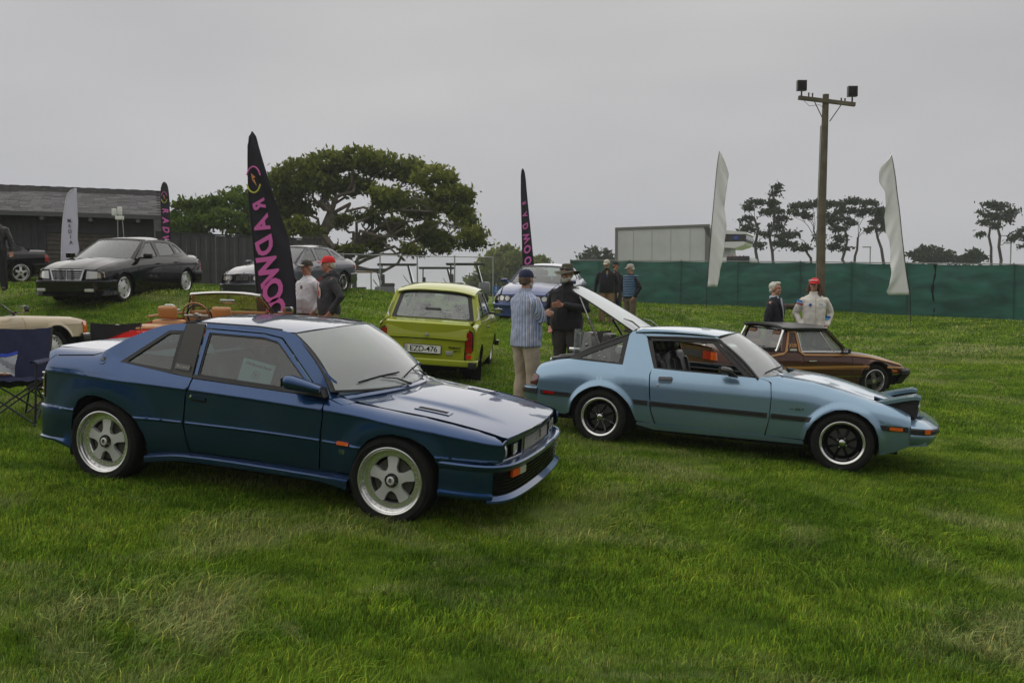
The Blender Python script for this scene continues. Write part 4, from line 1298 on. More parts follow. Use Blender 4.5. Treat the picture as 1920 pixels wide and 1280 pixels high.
    MB().box((.38,0,.74),(.3,1.32,.14),bev=.04).build('dashboard',M_leather_black,car)
    steering_wheel(car,.14,.36,.76,.17,M_black,.4)
    MB().box((.30,0,.90),(.02,.3,.08),bev=.01).build('instrument_hood',M_black,car)
    st=MB().box((.28,-.50,.89),(.10,.008,.13),Matrix.Rotation(.0,4,'Z'),bev=.002).build('dash_card',mat('teal_card',(.06,.45,.5),.6),car,smooth=False)
    for c,z0,col in(((.7,.1,.3),.85,'pink'),((.75,.4,.04),.915,'orange'),((.5,.55,.08),.885,'lime')):
        MB().box((.275,-.506,z0),(.09,.003,.026)).build('card_band',mat('print_'+col,c,.6),st,smooth=False)
    for x in(1.2095,-1.2105):
        for sd in(-1,1):
            wheel(car,x,sd*.806,.297,sd,.290,.205,.205,'eight',.03 if x>0 else 0)
            arch_liner(car,x,.30,.318,sd*.775,sd*.42)
    # rotary engine rotor stand carried in the open boot
    M=Matrix.Translation(car.location)@car.rotation_euler.to_matrix().to_4x4()
    rs=thing('rotor_display','cutaway silver rotary engine parts on a shaft standing in the open hatch','engine display')
    rs.matrix_world=M@Matrix.Translation((-1.46,0.02,.69))
    al=mat('cast_aluminium',(.38,.38,.36),.38,metal=.7,vary=.2,vscale=30)
    MB().box((0,0,.015),(.7,.34,.03),bev=.006).build('base_plate',M_steel,rs)
    for i,xx in enumerate((-.17,.06)):
        h=MB()
        h.prism(fillet([(-.055,.08),(-.07,.26),(-.045,.44),(.0,.46),(.045,.44),(.07,.26),(.055,.08)],.03),-.13,.13,Matrix.Translation((xx,0,0)))
        hh=h.build('rotor_housing',al if i==0 else mat('dull_iron',(.12,.115,.105),.5,metal=.5,vary=.3,vscale=20),rs,angle=30)
        for z in(.20,.33):
            MB().lathe([(0,-.018),(.014,-.016),(.018,0)],10,Matrix.Translation((xx,-.13,z))).build('housing_bolt',M_chrome,hh)
        MB().prism(fillet([(-.045,.42),(-.05,.475),(.05,.475),(.045,.42)],.012),-.10,.10,Matrix.Translation((xx,0,0))).build('port_flange',al,hh)
    MB().tube([(-.42,0,.26),(-.30,0,.26),(-.30,0,.26),(.38,0,.26)],.022,14).build('eccentric_shaft',M_chrome,rs)
    for xx,hh in((-.33,.50),(-.26,.47)):
        MB().box((xx,0,hh/2),(.012,.20,hh)).build('end_plate',glass_mat('acrylic',(.8,.85,.84),film=.25),rs,smooth=False)
    for k,(xx,zz)in enumerate(((.22,.30),(.28,.27),(.33,.31),(.24,.10),(.10,.09),(.30,.09))):
        MB().lathe([(0,-.1),(.035,-.1),(.045,-.07),(.045,.07),(.035,.1),(0,.1)],14,Matrix.Translation((xx,-.06,zz))).build('gear_part',M_steel,rs)
    return car
light_coupe()
# ------------------------------------------------------------------ the other cars: one builder, each with its own lines
def auto_car(sp):
    car=thing(sp.get('name','parked_car'),sp['label'],sp.get('cat','car'),sp['loc'],sp['rot'],'show cars on the lawn')
    P=sp['paint']
    S=Surf(ip(*sp['W']),ip(*sp['zs']),ip(*sp['zt']),ip(*sp['ye']),ip(*sp.get('p',((-2,2),(2,2)))),ip(*sp['zc']),k=sp.get('k',.4),z0=sp.get('z0',.2),zm=sp.get('zm',.5),tuck=sp.get('tuck',.05),
             flares=sp.get('flares',()),crease=sp.get('crease',()))
    st=sp.get('step',.08)
    zt,zc,ye,W=S.zt,S.zc,S.ye,S.W
    topz=lambda x:min(zc(x),zt(x)-.001)
    sill,ar=sp.get('sill',.22),sp['arches']
    fb,rb_=sp.get('fb_top',.50),sp.get('rb_top',.50)
    for(nm,xa,xb)in sp['cuts']:
        g=.004
        pl=[]
        n=max(3,int((xb-xa)/.07))
        for i in range(n+1):pl.append((xa+g+(xb-xa-2*g)*i/n,topz(xa+(xb-xa)*i/n)))
        inn=[a for a in ar if xa<a[0]<xb]
        if not inn:
            pl+=[(xb-g,sill),(xa+g,sill)]
        else:
            ax,az,r=inn[0]
            right=fb if xb>ar[0][0]+.3 else sill
            left=rb_ if xa<ar[1][0]-.3 else sill
            def base(z,s_): # where the arch meets that height
                return ax+s_*math.sqrt(max(0,r*r-(z-az)**2))if abs(z-az)<r else ax+s_*r
            pl+=[(xb-g,right),(base(right,1),right)]
            a0=math.degrees(math.asin(max(-1,min(1,(right-az)/r))))
            a1=180-math.degrees(math.asin(max(-1,min(1,(left-az)/r))))
            pl+=arc(ax,az,r,a0,a1,14)[1:-1]
            pl+=[(base(left,-1),left),(xa+g,left)]
        parts=side_panels(S,nm,pl,P,car,step=st,fine=st*.6,th=.012)
        if 'door' in nm:
            for sd,d in zip((-1,1),parts):
                hx=xa+.14
                hz=topz(hx)-sp.get('handle_dz',.12)
                MB().box((hx+.02,sd*(S.y(hx,hz)+.012),hz),(.15,.024,.024),bev=.008).build('door_handle',sp.get('handle_mat',P),d)
    # cabin sides with the window openings
    if 'cabin' in sp:
        side_panels(S,'cabin_side',sp['cabin'],sp.get('cabin_mat',P),car,step=st,fine=.05,th=.014,holes=[fillet(w,.02)for w in sp['windows']])
        for w in sp['windows']:
            side_panels(S,'side_window',fillet(w,.02),sp.get('glass',M_glass),car,step=.12,th=.003,off=-.008)
            cx=sum(p[0]for p in w)/len(w);cz=sum(p[1]for p in w)/len(w)
            inner=[(cx+(p[0]-cx)*.95,cz+(p[1]-cz)*.92)for p in w]
            side_panels(S,'window_seal',fillet(w,.02),sp.get('seal_mat',M_black),car,step=.1,fine=.08,th=.006,off=.002,holes=[fillet(inner,.02)])
    # roof
    if 'roof' in sp:
        x0,x1,zr,yr,dr=sp['roof'] # rear x, front x, centre height fn keys, half width, edge drop
        zr=ip(*zr)
        def T(x,y):
            a=min(1,abs(y)/yr)
            return(x,y,zr(x)-dr*a**2.8)
        bf,br=sp.get('roof_bow',(.08,.06))
        N=10
        pl=[(x1+bf*(1-(2*i/N-1)**2),yr*(2*i/N-1))for i in range(N+1)]+[(x0-br*(1-(2*i/N-1)**2),-yr*(2*i/N-1))for i in range(N+1)]
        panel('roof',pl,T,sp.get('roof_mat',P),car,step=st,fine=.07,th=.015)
    for nm,key in(('windscreen','ws'),('rear_window','bl')):
        if key in sp:
            (xb,yb,zb,cb),(xt,yt,zt_,ct)=sp[key]
            sgn=1 if key=='ws' else-1
            def G(u,v,xb=xb,yb=yb,zb=zb,cb=cb,xt=xt,yt=yt,zt_=zt_,ct=ct,sgn=sgn):
                c=1-(2*u-1)**2
                b=Vector((xb+sgn*cb*c,(2*u-1)*yb,zb))
                t=Vector((xt+sgn*ct*c,(2*u-1)*yt,zt_+.03*c))
                p=b.lerp(t,v)
                p.x+=sgn*.02*4*v*(1-v)
                return p
            panel(nm,[(0,0),(1,0),(1,1),(0,1)],G,sp.get(key+'_glass',M_glass_ws),car,step=.1,th=.004,flip=sgn<0)
            m_=sp.get('ws_frame',M_black)
            panel(nm+'_trim',[(-.02,-.03),(1.02,-.03),(1.02,1.03),(-.02,1.03)],G,m_,car,step=.1,off=.003,th=.01,flip=sgn<0,holes=[fillet([(.03,.05),(.97,.05),(.965,.94),(.035,.94)],.05)])
    # bonnet and boot
    for nm,key in(('bonnet','hood'),('boot_lid','boot')):
        if key in sp:
            x0,x1,cr,bow=sp[key]
            def H(x,y):
                a=min(1,abs(y)/max(.05,ye(x)))
                d=cr*(1-a**2)
                if 'hood_rib' in sp and key=='hood':
                    d+=sp['hood_rib']/(1+math.exp(min(30,max(-30,(abs(y)-.3)/.03))))
                return(x,y,zt(x)+d)
            N=10
            n=8
            pl=[(x1+bow*(1-(2*i/N-1)**2),(ye(x1)-.004)*(2*i/N-1))for i in range(N+1)]
            pl+=[(x1+(x0-x1)*i/n,ye(x1+(x0-x1)*i/n)-.004)for i in range(1,n)]
            pl+=[(x0+(.10 if key=='hood' else 0)*(1-(2*i/N-1)**2),-(ye(x0)-.004)*(2*i/N-1))for i in range(N+1)]
            pl+=[(x0+(x1-x0)*i/n,-(ye(x0+(x1-x0)*i/n)-.004))for i in range(1,n)]
            panel(nm,pl,H,P,car,step=st,fine=.06,th=.015,extra=[(x0+(x1-x0)*i/16,s_*(.3+d))for i in range(17)for s_ in(-1,1)for d in(-.03,.03)]if 'hood_rib' in sp else())
    # front and rear faces
    for key,sgn in(('front',1),('rear',-1)):
        if key not in sp:continue
        xf,yw,bul,lean,zr_=sp[key+'_face']
        F=lambda y,z,xf=xf,yw=yw,bul=bul,lean=lean,zr_=zr_,sgn=sgn:(sgn*(xf-bul*(abs(y)/yw)**2.6-lean*(z-zr_)),y,z)
        for it in sp[key]:
            nm,poly,m_,off,th=it[:5]
            hs=it[5]if len(it)>5 else[]
            def one(pl,hh):
                panel(nm,fillet(pl,it[6])if len(it)>6 else pl,F,m_,car,step=.07,off=off,th=th,flip=sgn<0,holes=hh)
            if nm.endswith('*'):
                nm=nm[:-1]
                one(poly,hs)
                one([(-p[0],p[1])for p in poly],[[(-p[0],p[1])for p in h]for h in hs])
            else:one(poly,hs)
    # bumpers
    for key in('fbump','rbump'):
        if key not in sp:continue
        pts,prof,m_=sp[key]
        path=smooth_path([(x,-y)for x,y in pts]+[(x,y)for x,y in pts[::-1][1:]],4)
        if key=='rbump':path=path[::-1]
        sweep_plan(path,prof).build(('front_' if key=='fbump' else 'rear_')+'bumper',m_,car,angle=35)
        if len(sp[key])>3:pass
    for pts,prof,m_,nm in sp.get('sweeps',()):
        path=smooth_path([(x,-y)for x,y in pts]+[(x,y)for x,y in pts[::-1][1:]],4)
        if pts[0][0]<0:path=path[::-1]
        sweep_plan(path,prof).build(nm,m_,car,angle=35)
    for nm,poly,m_,off in sp.get('side_bits',()):
        side_panels(S,nm,poly,m_,car,step=.07,off=off,th=.012)
    # mirrors
    if 'mirror' in sp:
        mx,my,mz,ms,m_=sp['mirror']
        for sd in(-1,1):
            mb=MB().box((mx,sd*my,mz),(.09*ms,.18*ms,.11*ms),bev=.03)
            mr=mb.build('door_mirror',m_,car,angle=50)
            MB().box((mx+.02,sd*(my-.12*ms),mz-.04),(.05,.10,.04),bev=.01).build('mirror_arm',m_,mr)
            MB().box((mx-.047*ms,sd*my,mz),(.004,.15*ms,.085*ms)).build('mirror_glass',M_chrome,mr)
    R,rr,kind,yw,hz=sp['wheels']
    for i,a in enumerate(ar):
        for sd in(-1,1):
            wheel(car,a[0],sd*yw,hz,sd,R,rr,.2,kind)
            arch_liner(car,a[0],a[1],a[2]-.005,sd*(yw-.02),sd*.45)
    tubbox(car,sp['tub'])
    if 'seats' in sp:
        for(x,y,z,m_,h)in sp['seats']:seat(car,x,y,z,m_,w=.48,h=h)
    if 'dash' in sp:
        x,z,m_=sp['dash']
        MB().box((x,0,z),(.28,1.3,.14),bev=.04).build('dashboard',m_,car)
        steering_wheel(car,x-.24,.36,z+.04,.18,M_black,.4)
    if 'liner' in sp:
        x0,x1,zl=sp['liner']
        side_panels(S,'door_card',[(x0,.3),(x0,zl),(x1,zl),(x1,.3)],M_leather_black,car,off=-.07,step=.15,th=.01)
    return car,S

M_bblack=paint('black_car_paint',(.004,.004,.0045),.0,.3)
# black four-door with the big chrome grille
P1=M_bblack
sedan=dict(
    label='black four-door saloon with chrome slatted grille parked before the wooden building',loc=(-9.204,20.392,1.685),rot=(-.016,.077,-1.704),paint=P1,
    W=((-2.25,.70),(-2.15,.78),(-1.8,.83),(-1,.86),(0,.865),(1,.855),(1.7,.83),(2.0,.77),(2.15,.70)),
    zs=((-2.2,.72),(-1,.74),(0,.72),(1,.70),(2.1,.60)),zt=((-2.2,.92),(-1.9,.955),(-1.5,.97),(-1,1.0),(.9,.96),(1.1,.93),(1.6,.86),(2.0,.77),(2.12,.72)),
    ye=((-2.2,.62),(-1.5,.66),(1,.68),(1.6,.68),(2.1,.60)),p=((-2,1.8),(1,1.8),(2,2)),zc=((-2.2,1.3),(-1.75,1.2),(-1.6,.95),(0,.93),(.85,.90),(.95,1.0),(1.2,1.4)),k=.42,
    arches=((1.35,.31,.36),(-1.34,.31,.355)),sill=.20,fb_top=.50,rb_top=.50,
    cuts=(('rear_wing',-2.14,-.98),('rear_door',-.98,-.18),('front_door',-.18,.86),('front_wing',.86,2.08)),
    cabin=[(-1.62,.95),(-1.35,1.13),(-1.12,1.27),(-.95,1.32),(-.5,1.355),(.0,1.352),(.16,1.33),(.42,1.18),(.90,.905),(0,.93),(-1,.945)],
    windows=[[(-.95,1.02),(-.88,1.27),(-.55,1.305),(-.22,1.31),(-.20,.97),(-.70,.97)],[(-.10,.965),(-.10,1.31),(.13,1.295),(.36,1.16),(.66,.955)],[(-1.30,1.05),(-1.12,1.20),(-1.0,1.24),(-1.04,1.02)]],
    roof=(-1.02,.08,((-1.1,1.385),(-.5,1.425),(.0,1.405),(.2,1.37)),.585,.065),roof_bow=(.10,.10),
    ws=((.86,.72,.93,.20),(.10,.57,1.35,.10)),bl=((-1.68,.66,.97,.06),(-1.06,.55,1.33,.08)),ws_glass=M_glass_ws,
    hood=(1.02,2.08,.035,.04),boot=(-2.17,-1.66,.02,.0),hood_rib=.012,
    front_face=(2.16,.75,.16,.12,.6),front=[
        ('nose_panel',[(-.80,.48),(.80,.48),(.74,.74),(-.74,.74)],P1,-.01,.01),
        ('grille_surround',[(-.33,.50),(.33,.50),(.40,.745),(-.40,.745)],M_chrome,.03,.04,[[(-.295,.525),(.295,.525),(.355,.72),(-.355,.72)]]),
        ('grille_back',[(-.31,.52),(.31,.52),(.36,.73),(-.36,.73)],M_dark,.0,.0),
        ]+[('grille_bar',[(-.31-.012*i,.548+.042*i),(.31+.012*i,.548+.042*i),(.312+.012*i,.560+.042*i),(-.312-.012*i,.560+.042*i)],M_chrome,.012,.01)for i in range(4)]+[
        ('grille_rib',[(-.008,.52),(.008,.52),(.008,.73),(-.008,.73)],M_chrome,.02,.01),
        ('headlamp*',[(.42,.545),(.64,.555),(.64,.70),(.44,.715)],M_clear_lens,.02,.03,[],.02),
        ('turn_lamp*',[(.65,.56),(.77,.57),(.755,.69),(.65,.70)],mat('pale_lens',(.5,.42,.33),.15,coat=1),.02,.03,[],.015)],
    rear_face=(2.22,.78,.10,.05,.6),rear=[('rear_panel',[(-.80,.48),(.80,.48),(.74,.90),(-.74,.90)],P1,0,.01),('tail_lamp*',[(.45,.60),(.80,.60),(.77,.80),(.45,.80)],M_red_lens,.01,.02)],
    fbump=([(1.70,.845),(1.95,.83),(2.10,.78),(2.20,.66),(2.25,.4),(2.27,0)],[(-.12,.52),(0,.515),(.01,.49),(.0,.44),(.0,.30),(.01,.20),(-.04,.17),(-.12,.2)],P1),
    rbump=([(-1.70,.845),(-1.98,.835),(-2.16,.80),(-2.24,.66),(-2.27,.3),(-2.275,0)],[(-.12,.56),(0,.555),(.01,.53),(.0,.48),(.0,.32),(-.04,.26),(-.12,.3)],P1),
    side_bits=(('rub_strip',[(-.95,.475),(.84,.475),(.84,.50),(-.95,.50)],P1,.012),('side_skirt',[(-.95,.16),(.96,.16),(.96,.235),(-.95,.235)],P1,.02),('tail_lamp',[(-2.19,.60),(-2.05,.60),(-2.05,.80),(-2.16,.80)],M_red_lens,.004)),
    mirror=(.62,.96,1.0,1.1,P1),wheels=(.318,.235,'mono',.80,.315),
    tub=[(-1.9,1.9,.48,.2,.6),(-.9,.9,.80,.2,.45),(1.75,2.05,.66,.2,.62),(-2.05,-1.75,.70,.25,.85),(1.0,2.0,.5,.5,.74)],
    seats=((-.1,.37,.42,M_leather_black,.55),(-.1,-.37,.42,M_leather_black,.55),(-.95,.35,.45,M_leather_black,.5),(-.95,-.35,.45,M_leather_black,.5)),dash=(.72,.86,M_leather_black),liner=(-1.2,.9,.93))
w202,_S=auto_car(sedan)
for sd in(-1,1):
    MB().box((2.24,sd*.55,.31),(.05,.2,.07),bev=.02).build('fog_lamp',M_clear_lens,w202)
_m=MB().tube([(2.10,0,.76),(2.10,0,.82)],.004,5)
_m.lathe([(.024,-.003),(.028,0),(.024,.003)],20,Matrix.Translation((2.10,0,.845)),axis='X',closed=True)
_m.build('bonnet_star',M_chrome,w202)

# grey-violet saloon with the twin kidney grille
def kidney(label,loc,rot,P,extra=None,**kw):
    d=dict(sedan)
    d.update(label=label,loc=loc,rot=rot,paint=P,
        W=((-2.35,.70),(-2.2,.79),(-1.8,.845),(-1,.87),(0,.88),(1,.875),(1.8,.85),(2.1,.79),(2.25,.70)),
        zt=((-2.3,.94),(-1.9,1.0),(-1.5,1.01),(-1,1.01),(.9,.98),(1.1,.955),(1.6,.90),(2.0,.80),(2.2,.71)),
        zs=((-2.2,.76),(-1,.76),(0,.74),(1,.73),(2.2,.56)),ye=((-2.2,.62),(-1.5,.66),(1,.68),(1.6,.68),(2.2,.58)),
        arches=((1.42,.315,.365),(-1.41,.315,.36)),fb_top=.47,rb_top=.50,
        cuts=(('rear_wing',-2.22,-1.02),('rear_door',-1.02,-.16),('front_door',-.16,.90),('front_wing',.90,2.14)),
        cabin=[(-1.74,.985),(-1.45,1.16),(-1.18,1.30),(-.95,1.35),(-.5,1.385),(.0,1.38),(.16,1.355),(.46,1.20),(.96,.925),(0,.955),(-1,.97)],
        zc=((-2.2,1.3),(-1.85,1.2),(-1.72,.975),(0,.955),(.9,.93),(1.0,1.0),(1.2,1.4)),
        windows=[[(-1.02,1.02),(-.90,1.30),(-.55,1.335),(-.22,1.34),(-.20,1.0),(-.78,1.0)],[(-.10,.995),(-.10,1.34),(.13,1.32),(.38,1.19),(.70,.985)],[(-1.38,1.06),(-1.15,1.22),(-1.02,1.27),(-1.10,1.03)]],
        roof=(-1.10,.06,((-1.2,1.40),(-.5,1.45),(.0,1.43),(.2,1.395)),.60,.065),
        ws=((.90,.73,.95,.22),(.08,.585,1.375,.10)),bl=((-1.80,.66,1.0,.06),(-1.16,.56,1.35,.08)),
        hood=(1.06,2.17,.035,.05),boot=(-2.24,-1.78,.02,.0),hood_rib=.012,
        front_face=(2.27,.75,.20,.22,.6),front=[
            ('nose_panel',[(-.82,.46),(.82,.46),(.74,.74),(-.74,.74)],P,-.01,.01),
            ('lamp_housing*',[(.26,.545),(.80,.555),(.75,.70),(.27,.70)],M_gloss_black,.0,.02,[],.03),
            ('headlamp*',arc(.40,.625,.062,0,345,20),M_clear_lens,.02,.03),('headlamp*',arc(.56,.625,.062,0,345,20),M_clear_lens,.02,.03),
            ('turn_lamp*',[(.655,.565),(.78,.575),(.755,.69),(.655,.695)],mat('pale_lens',(.5,.42,.33),.15,coat=1),.012,.02,[],.015),
            ('grille_surround*',[(.02,.555),(.20,.555),(.225,.68),(.20,.725),(.03,.725)],M_chrome,.03,.04,[fillet([(.035,.57),(.19,.57),(.21,.675),(.19,.71),(.04,.71)],.02)],.03),
            ('grille_back*',[(.03,.56),(.20,.56),(.215,.68),(.2,.715),(.03,.715)],M_dark,.01,.0)]+[('grille_bar*',[(.05+.03*i,.57),(.056+.03*i,.57),(.056+.03*i,.71),(.05+.03*i,.71)],M_steel,.02,.006)for i in range(5)],
        fbump=([(1.78,.855),(2.05,.84),(2.20,.79),(2.30,.66),(2.36,.4),(2.38,0)],[(-.12,.50),(0,.495),(.012,.47),(.012,.44),(-.005,.42),(-.005,.30),(.01,.19),(-.04,.16),(-.12,.2)],P),
        rbump=([(-1.78,.855),(-2.08,.845),(-2.25,.80),(-2.33,.66),(-2.36,.3),(-2.37,0)],[(-.12,.56),(0,.555),(.012,.53),(.0,.48),(.0,.32),(-.04,.26),(-.12,.3)],P),
        rear_face=(2.30,.78,.10,.05,.6),
        side_bits=(('rub_strip',[(-1.0,.475),(.88,.475),(.88,.50),(-1.0,.50)],P,.012),('side_skirt',[(-1.0,.16),(1.02,.16),(1.02,.235),(-1.0,.235)],P,.015),('tail_lamp',[(-2.28,.66),(-2.08,.66),(-2.05,.82),(-2.24,.82)],M_red_lens,.004)),
        mirror=(.66,.97,1.0,1.0,P),wheels=(.322,.215,'mono',.815,.318),
        tub=[(-2.0,2.0,.48,.2,.6),(-.95,.95,.80,.2,.45),(1.82,2.1,.66,.2,.58),(-2.1,-1.82,.70,.25,.85),(1.0,2.05,.5,.5,.72)])
    d.update(kw)
    c,s=auto_car(d)
    MB().box((2.33,0,.34),(.02,1.0,.12)).build('lower_grille',M_dark,c)
    for sd in(-1,1):
        MB().lathe([(0,.02),(.05,.012),(.058,0),(.058,-.03)],18,Matrix.Translation((2.30,sd*.60,.345)),axis='X').build('fog_lamp',M_clear_lens,c)
    MB().lathe([(0,.004),(.03,.003),(.034,-.002)],18,Matrix.Translation((2.16,0,.765))@Matrix.Rotation(-.35,4,'Y')@Matrix.Rotation(0,4,'X'),axis='Z').build('bonnet_roundel',mat('roundel',(.1,.2,.4),.3),c)
    return c,s
kidney('grey saloon with twin kidney grille, behind the two men in caps',(-6.272,24.503,1.734),(-.004,.079,-1.917),paint('violet_grey_paint',(.09,.088,.11),.6,.35),ws_glass=M_glass_ws,wheels=(.322,.215,'x19',.815,.318))
kidney('dark blue saloon facing forward, behind the man in the bush hat',(.89,24.17,1.18),(-.032,.071,-1.856),paint('navy_paint',(.022,.05,.17),.6,.35),ws_glass=M_glass_ws)
# black coupe cut off by the left edge
w124=dict(sedan)
w124.update(label='black saloon cut off by the left edge, showing its red tail lamp',loc=(-15.849,24.514,2.045),rot=(-.068,.085,-2.192),wheels=(.322,.24,'fat',.80,.318))
c_,s_=auto_car(w124)

# beige convertible, front half showing
PB=paint('beige_paint',(.46,.38,.25),.0,.35)
r107=dict(label='pale beige classic convertible with orange corner lamp behind the navy folding chair',loc=(-8.76,13.4,.38),rot=(-.10,-.02,1.36),paint=PB,
    W=((-2.2,.72),(-2.0,.82),(-1,.87),(0,.88),(1,.88),(1.7,.87),(1.95,.84),(2.08,.80)),zs=((-2,.70),(0,.70),(1,.70),(2,.68)),
    zt=((-2.1,.84),(-1.5,.88),(-.5,.90),(.5,.90),(1.2,.87),(1.8,.83),(2.05,.79)),ye=((-2,.68),(0,.72),(1,.70),(2.05,.70)),zc=((-2,1.4),(2,1.4)),
    p=((-2,2.2),(2,2.4)),arches=((1.23,.33,.365),(-1.23,.33,.36)),fb_top=.48,rb_top=.5,flares=((1.23,.33,.365,.07,.018),(-1.23,.33,.36,.07,.018)),
    cuts=(('rear_wing',-2.08,-.62),('door',-.62,.56),('front_wing',.56,2.03)),handle_mat=M_chrome,
    hood=(.78,2.03,.03,.02),boot=(-2.1,-1.0,.02,.0),
    ws=((.62,.68,.90,.16),(.22,.56,1.24,.08)),ws_frame=M_chrome,ws_glass=M_glass_clear,
    front_face=(2.09,.82,.05,.02,.6),front=[('nose_panel',[(-.84,.46),(.84,.46),(.80,.78),(-.80,.78)],PB,0,.01),('grille_surround',[(-.42,.50),(.42,.50),(.42,.72),(-.42,.72)],M_chrome,.02,.02,[[(-.40,.52),(.40,.52),(.40,.70),(-.40,.70)]]),('grille_back',[(-.4,.52),(.4,.52),(.4,.7),(-.4,.7)],M_dark,.01,0),('headlamp*',[(.45,.52),(.70,.52),(.70,.70),(.45,.70)],M_clear_lens,.02,.03,[],.03)],
    rear_face=(2.12,.8,.05,.02,.6),rear=[('rear_panel',[(-.82,.46),(.82,.46),(.76,.83),(-.76,.83)],PB,0,.01),('tail_lamp*',[(.5,.56),(.8,.56),(.8,.70),(.5,.70)],M_red_lens,.01,.02)],
    fbump=([(1.80,.895),(1.98,.89),(2.12,.86),(2.22,.78),(2.27,.5),(2.29,0)],[(-.06,.50),(0,.50),(.03,.48),(.035,.44),(.03,.40),(0,.375),(-.06,.375)],M_black),
    rbump=([(-1.9,.88),(-2.05,.87),(-2.2,.8),(-2.25,.5),(-2.26,0)],[(-.06,.50),(0,.50),(.03,.48),(.035,.44),(.03,.40),(0,.375),(-.06,.375)],M_black),
    sweeps=(([(1.82,.885),(1.98,.88),(2.11,.85),(2.2,.77),(2.25,.5),(2.27,0)],[(-.08,.53),(.0,.53),(.022,.515),(.022,.50),(-.08,.50)],M_chrome,'bumper_blade'),),
    side_bits=(('corner_lamp',fillet([(1.90,.54),(2.045,.54),(2.04,.735),(1.915,.735)],.012),M_amber,.014),('rub_strip',[(-.86,.40),(.84,.40),(.84,.42),(-.86,.42)],M_chrome,.012),('lower_cladding',[(-.86,.24),(.84,.24),(.84,.385),(-.86,.385)],mat('beige_cladding',(.30,.24,.15),.5),.006),('side_crease',[(-.86,.70),(1.9,.69),(1.9,.696),(-.86,.706)],PB,.004)),
    mirror=(.42,.99,.98,1.05,M_gloss_black),wheels=(.325,.205,'multi',.80,.325),
    tub=[(-1.9,1.9,.48,.2,.6),(-.8,.8,.82,.2,.45),(1.65,1.95,.74,.25,.62),(-2.0,-1.65,.70,.25,.75),(.7,1.95,.55,.5,.78)],
    seats=((-.3,.37,.42,M_leather_tan,.5),(-.3,-.37,.42,M_leather_tan,.5)),dash=(.5,.82,M_leather_black))
auto_car(r107)

# red convertible: red tail, tan cabin, windscreen frame
PR=paint('red_paint',(.50,.012,.010),.0,.35)
spid=dict(label='red open two-seat roadster with tan seats and wood-rimmed steering wheel',loc=(-4.13,11.72,.515),rot=(.02,-.03,1.47),paint=PR,
    W=((-2.15,.55),(-2.0,.68),(-1.5,.77),(-1,.80),(0,.81),(1,.80),(1.6,.76),(2,.6)),zs=((-2.1,.50),(-1,.60),(0,.62),(1,.58),(2,.42)),zt=((-2.12,.48),(-1.8,.58),(-1.3,.67),(-.8,.75),(0,.82),(.7,.81),(1.2,.70),(2,.42)),
    ye=((-2.1,.40),(-1.8,.52),(-1,.64),(0,.70),(.7,.66),(2,.45)),zc=((-2,1.4),(2,1.4)),p=((-2,2),(2,2)),arches=((1.12,.30,.34),(-1.13,.30,.34)),fb_top=.45,rb_top=.45,
    cuts=(('rear_wing',-2.08,-.5),('door',-.5,.5),('front_wing',.5,1.95)),handle_mat=M_chrome,hood=(.82,1.9,.05,.06),boot=(-2.08,-.95,.05,.0),
    ws=((.66,.62,.87,.14),(.42,.50,1.15,.06)),ws_frame=M_chrome,ws_glass=glass_mat('bronze_glass',(.60,.60,.42),film=.03),
    front_face=(1.98,.6,.15,.1,.5),front=[('nose_panel',[(-.6,.3),(.6,.3),(.5,.62),(-.5,.62)],PR,0,.01)],
    rear_face=(2.12,.62,.10,.3,.5),rear=[('rear_panel',[(-.62,.36),(.62,.36),(.50,.56),(-.50,.56)],PR,0,.01),('tail_lamp*',[(.3,.40),(.58,.40),(.56,.49),(.3,.49)],M_red_lens,.01,.02)],
    fbump=([(1.7,.77),(1.9,.7),(2.0,.5),(2.03,0)],[(-.05,.42),(.02,.42),(.02,.35),(-.05,.35)],M_chrome),rbump=([(-1.9,.75),(-2.1,.66),(-2.18,.4),(-2.2,0)],[(-.05,.45),(.02,.45),(.02,.36),(-.05,.36)],M_chrome),
    mirror=(.52,.885,.955,.85,M_chrome),wheels=(.30,.2,'steel',.74,.30),
    tub=[(-1.9,1.8,.42,.2,.55),(-.75,.75,.74,.2,.40),(1.5,1.8,.6,.25,.5),(-1.9,-1.5,.55,.25,.6),(.8,1.8,.5,.4,.72)],dash=(.62,.80,M_leather_tan))
sp_,S2=auto_car(spid)
for y in(-.37,.37):
    seat(sp_,-.12,y,.27,M_leather_tan,w=.46,h=.47)
steering_wheel(sp_,.30,.37,.86,.19,mat('varnished_wood',(.32,.12,.03),.25,coat=.8),.35)
MB().box((-.74,0,.765),(.46,1.26,.05),bev=.02).build('hood_cover',M_leather_tan,sp_)
MB().tube([(-.98,-.60,.745),(-1.03,-.3,.765),(-1.04,0,.77),(-1.03,.3,.765),(-.98,.60,.745)],.03,8).build('cover_roll',M_leather_tan,sp_)
MB().box((-1.02,0,.705),(.05,1.20,.06),bev=.01).build('rear_bulkhead',PR,sp_)
MB().lathe([(0,.05),(.012,.048),(.008,.03),(.01,0)],12,Matrix.Translation((-1.06,.42,.715)),axis='Z').build('cover_stud',M_chrome,sp_)
for sd in(-1,1):MB().tube([(-.4,sd*.70,.87),(.1,sd*.71,.885),(.62,sd*.68,.88)],.02,6).build('door_capping',M_leather_tan,sp_)
MB().box((.58,0,.90),(.14,1.1,.04),bev=.015).build('dash_top',M_leather_tan,sp_)
MB().box((0,0,0),(.02,.22,.065),bev=.01).build('rear_view_mirror',M_chrome,sp_,loc=(.43,-.03,1.06))
MB().tube([(.46,-.03,1.09),(.46,-.03,1.16)],.006,6).build('mirror_stem',M_black,sp_)
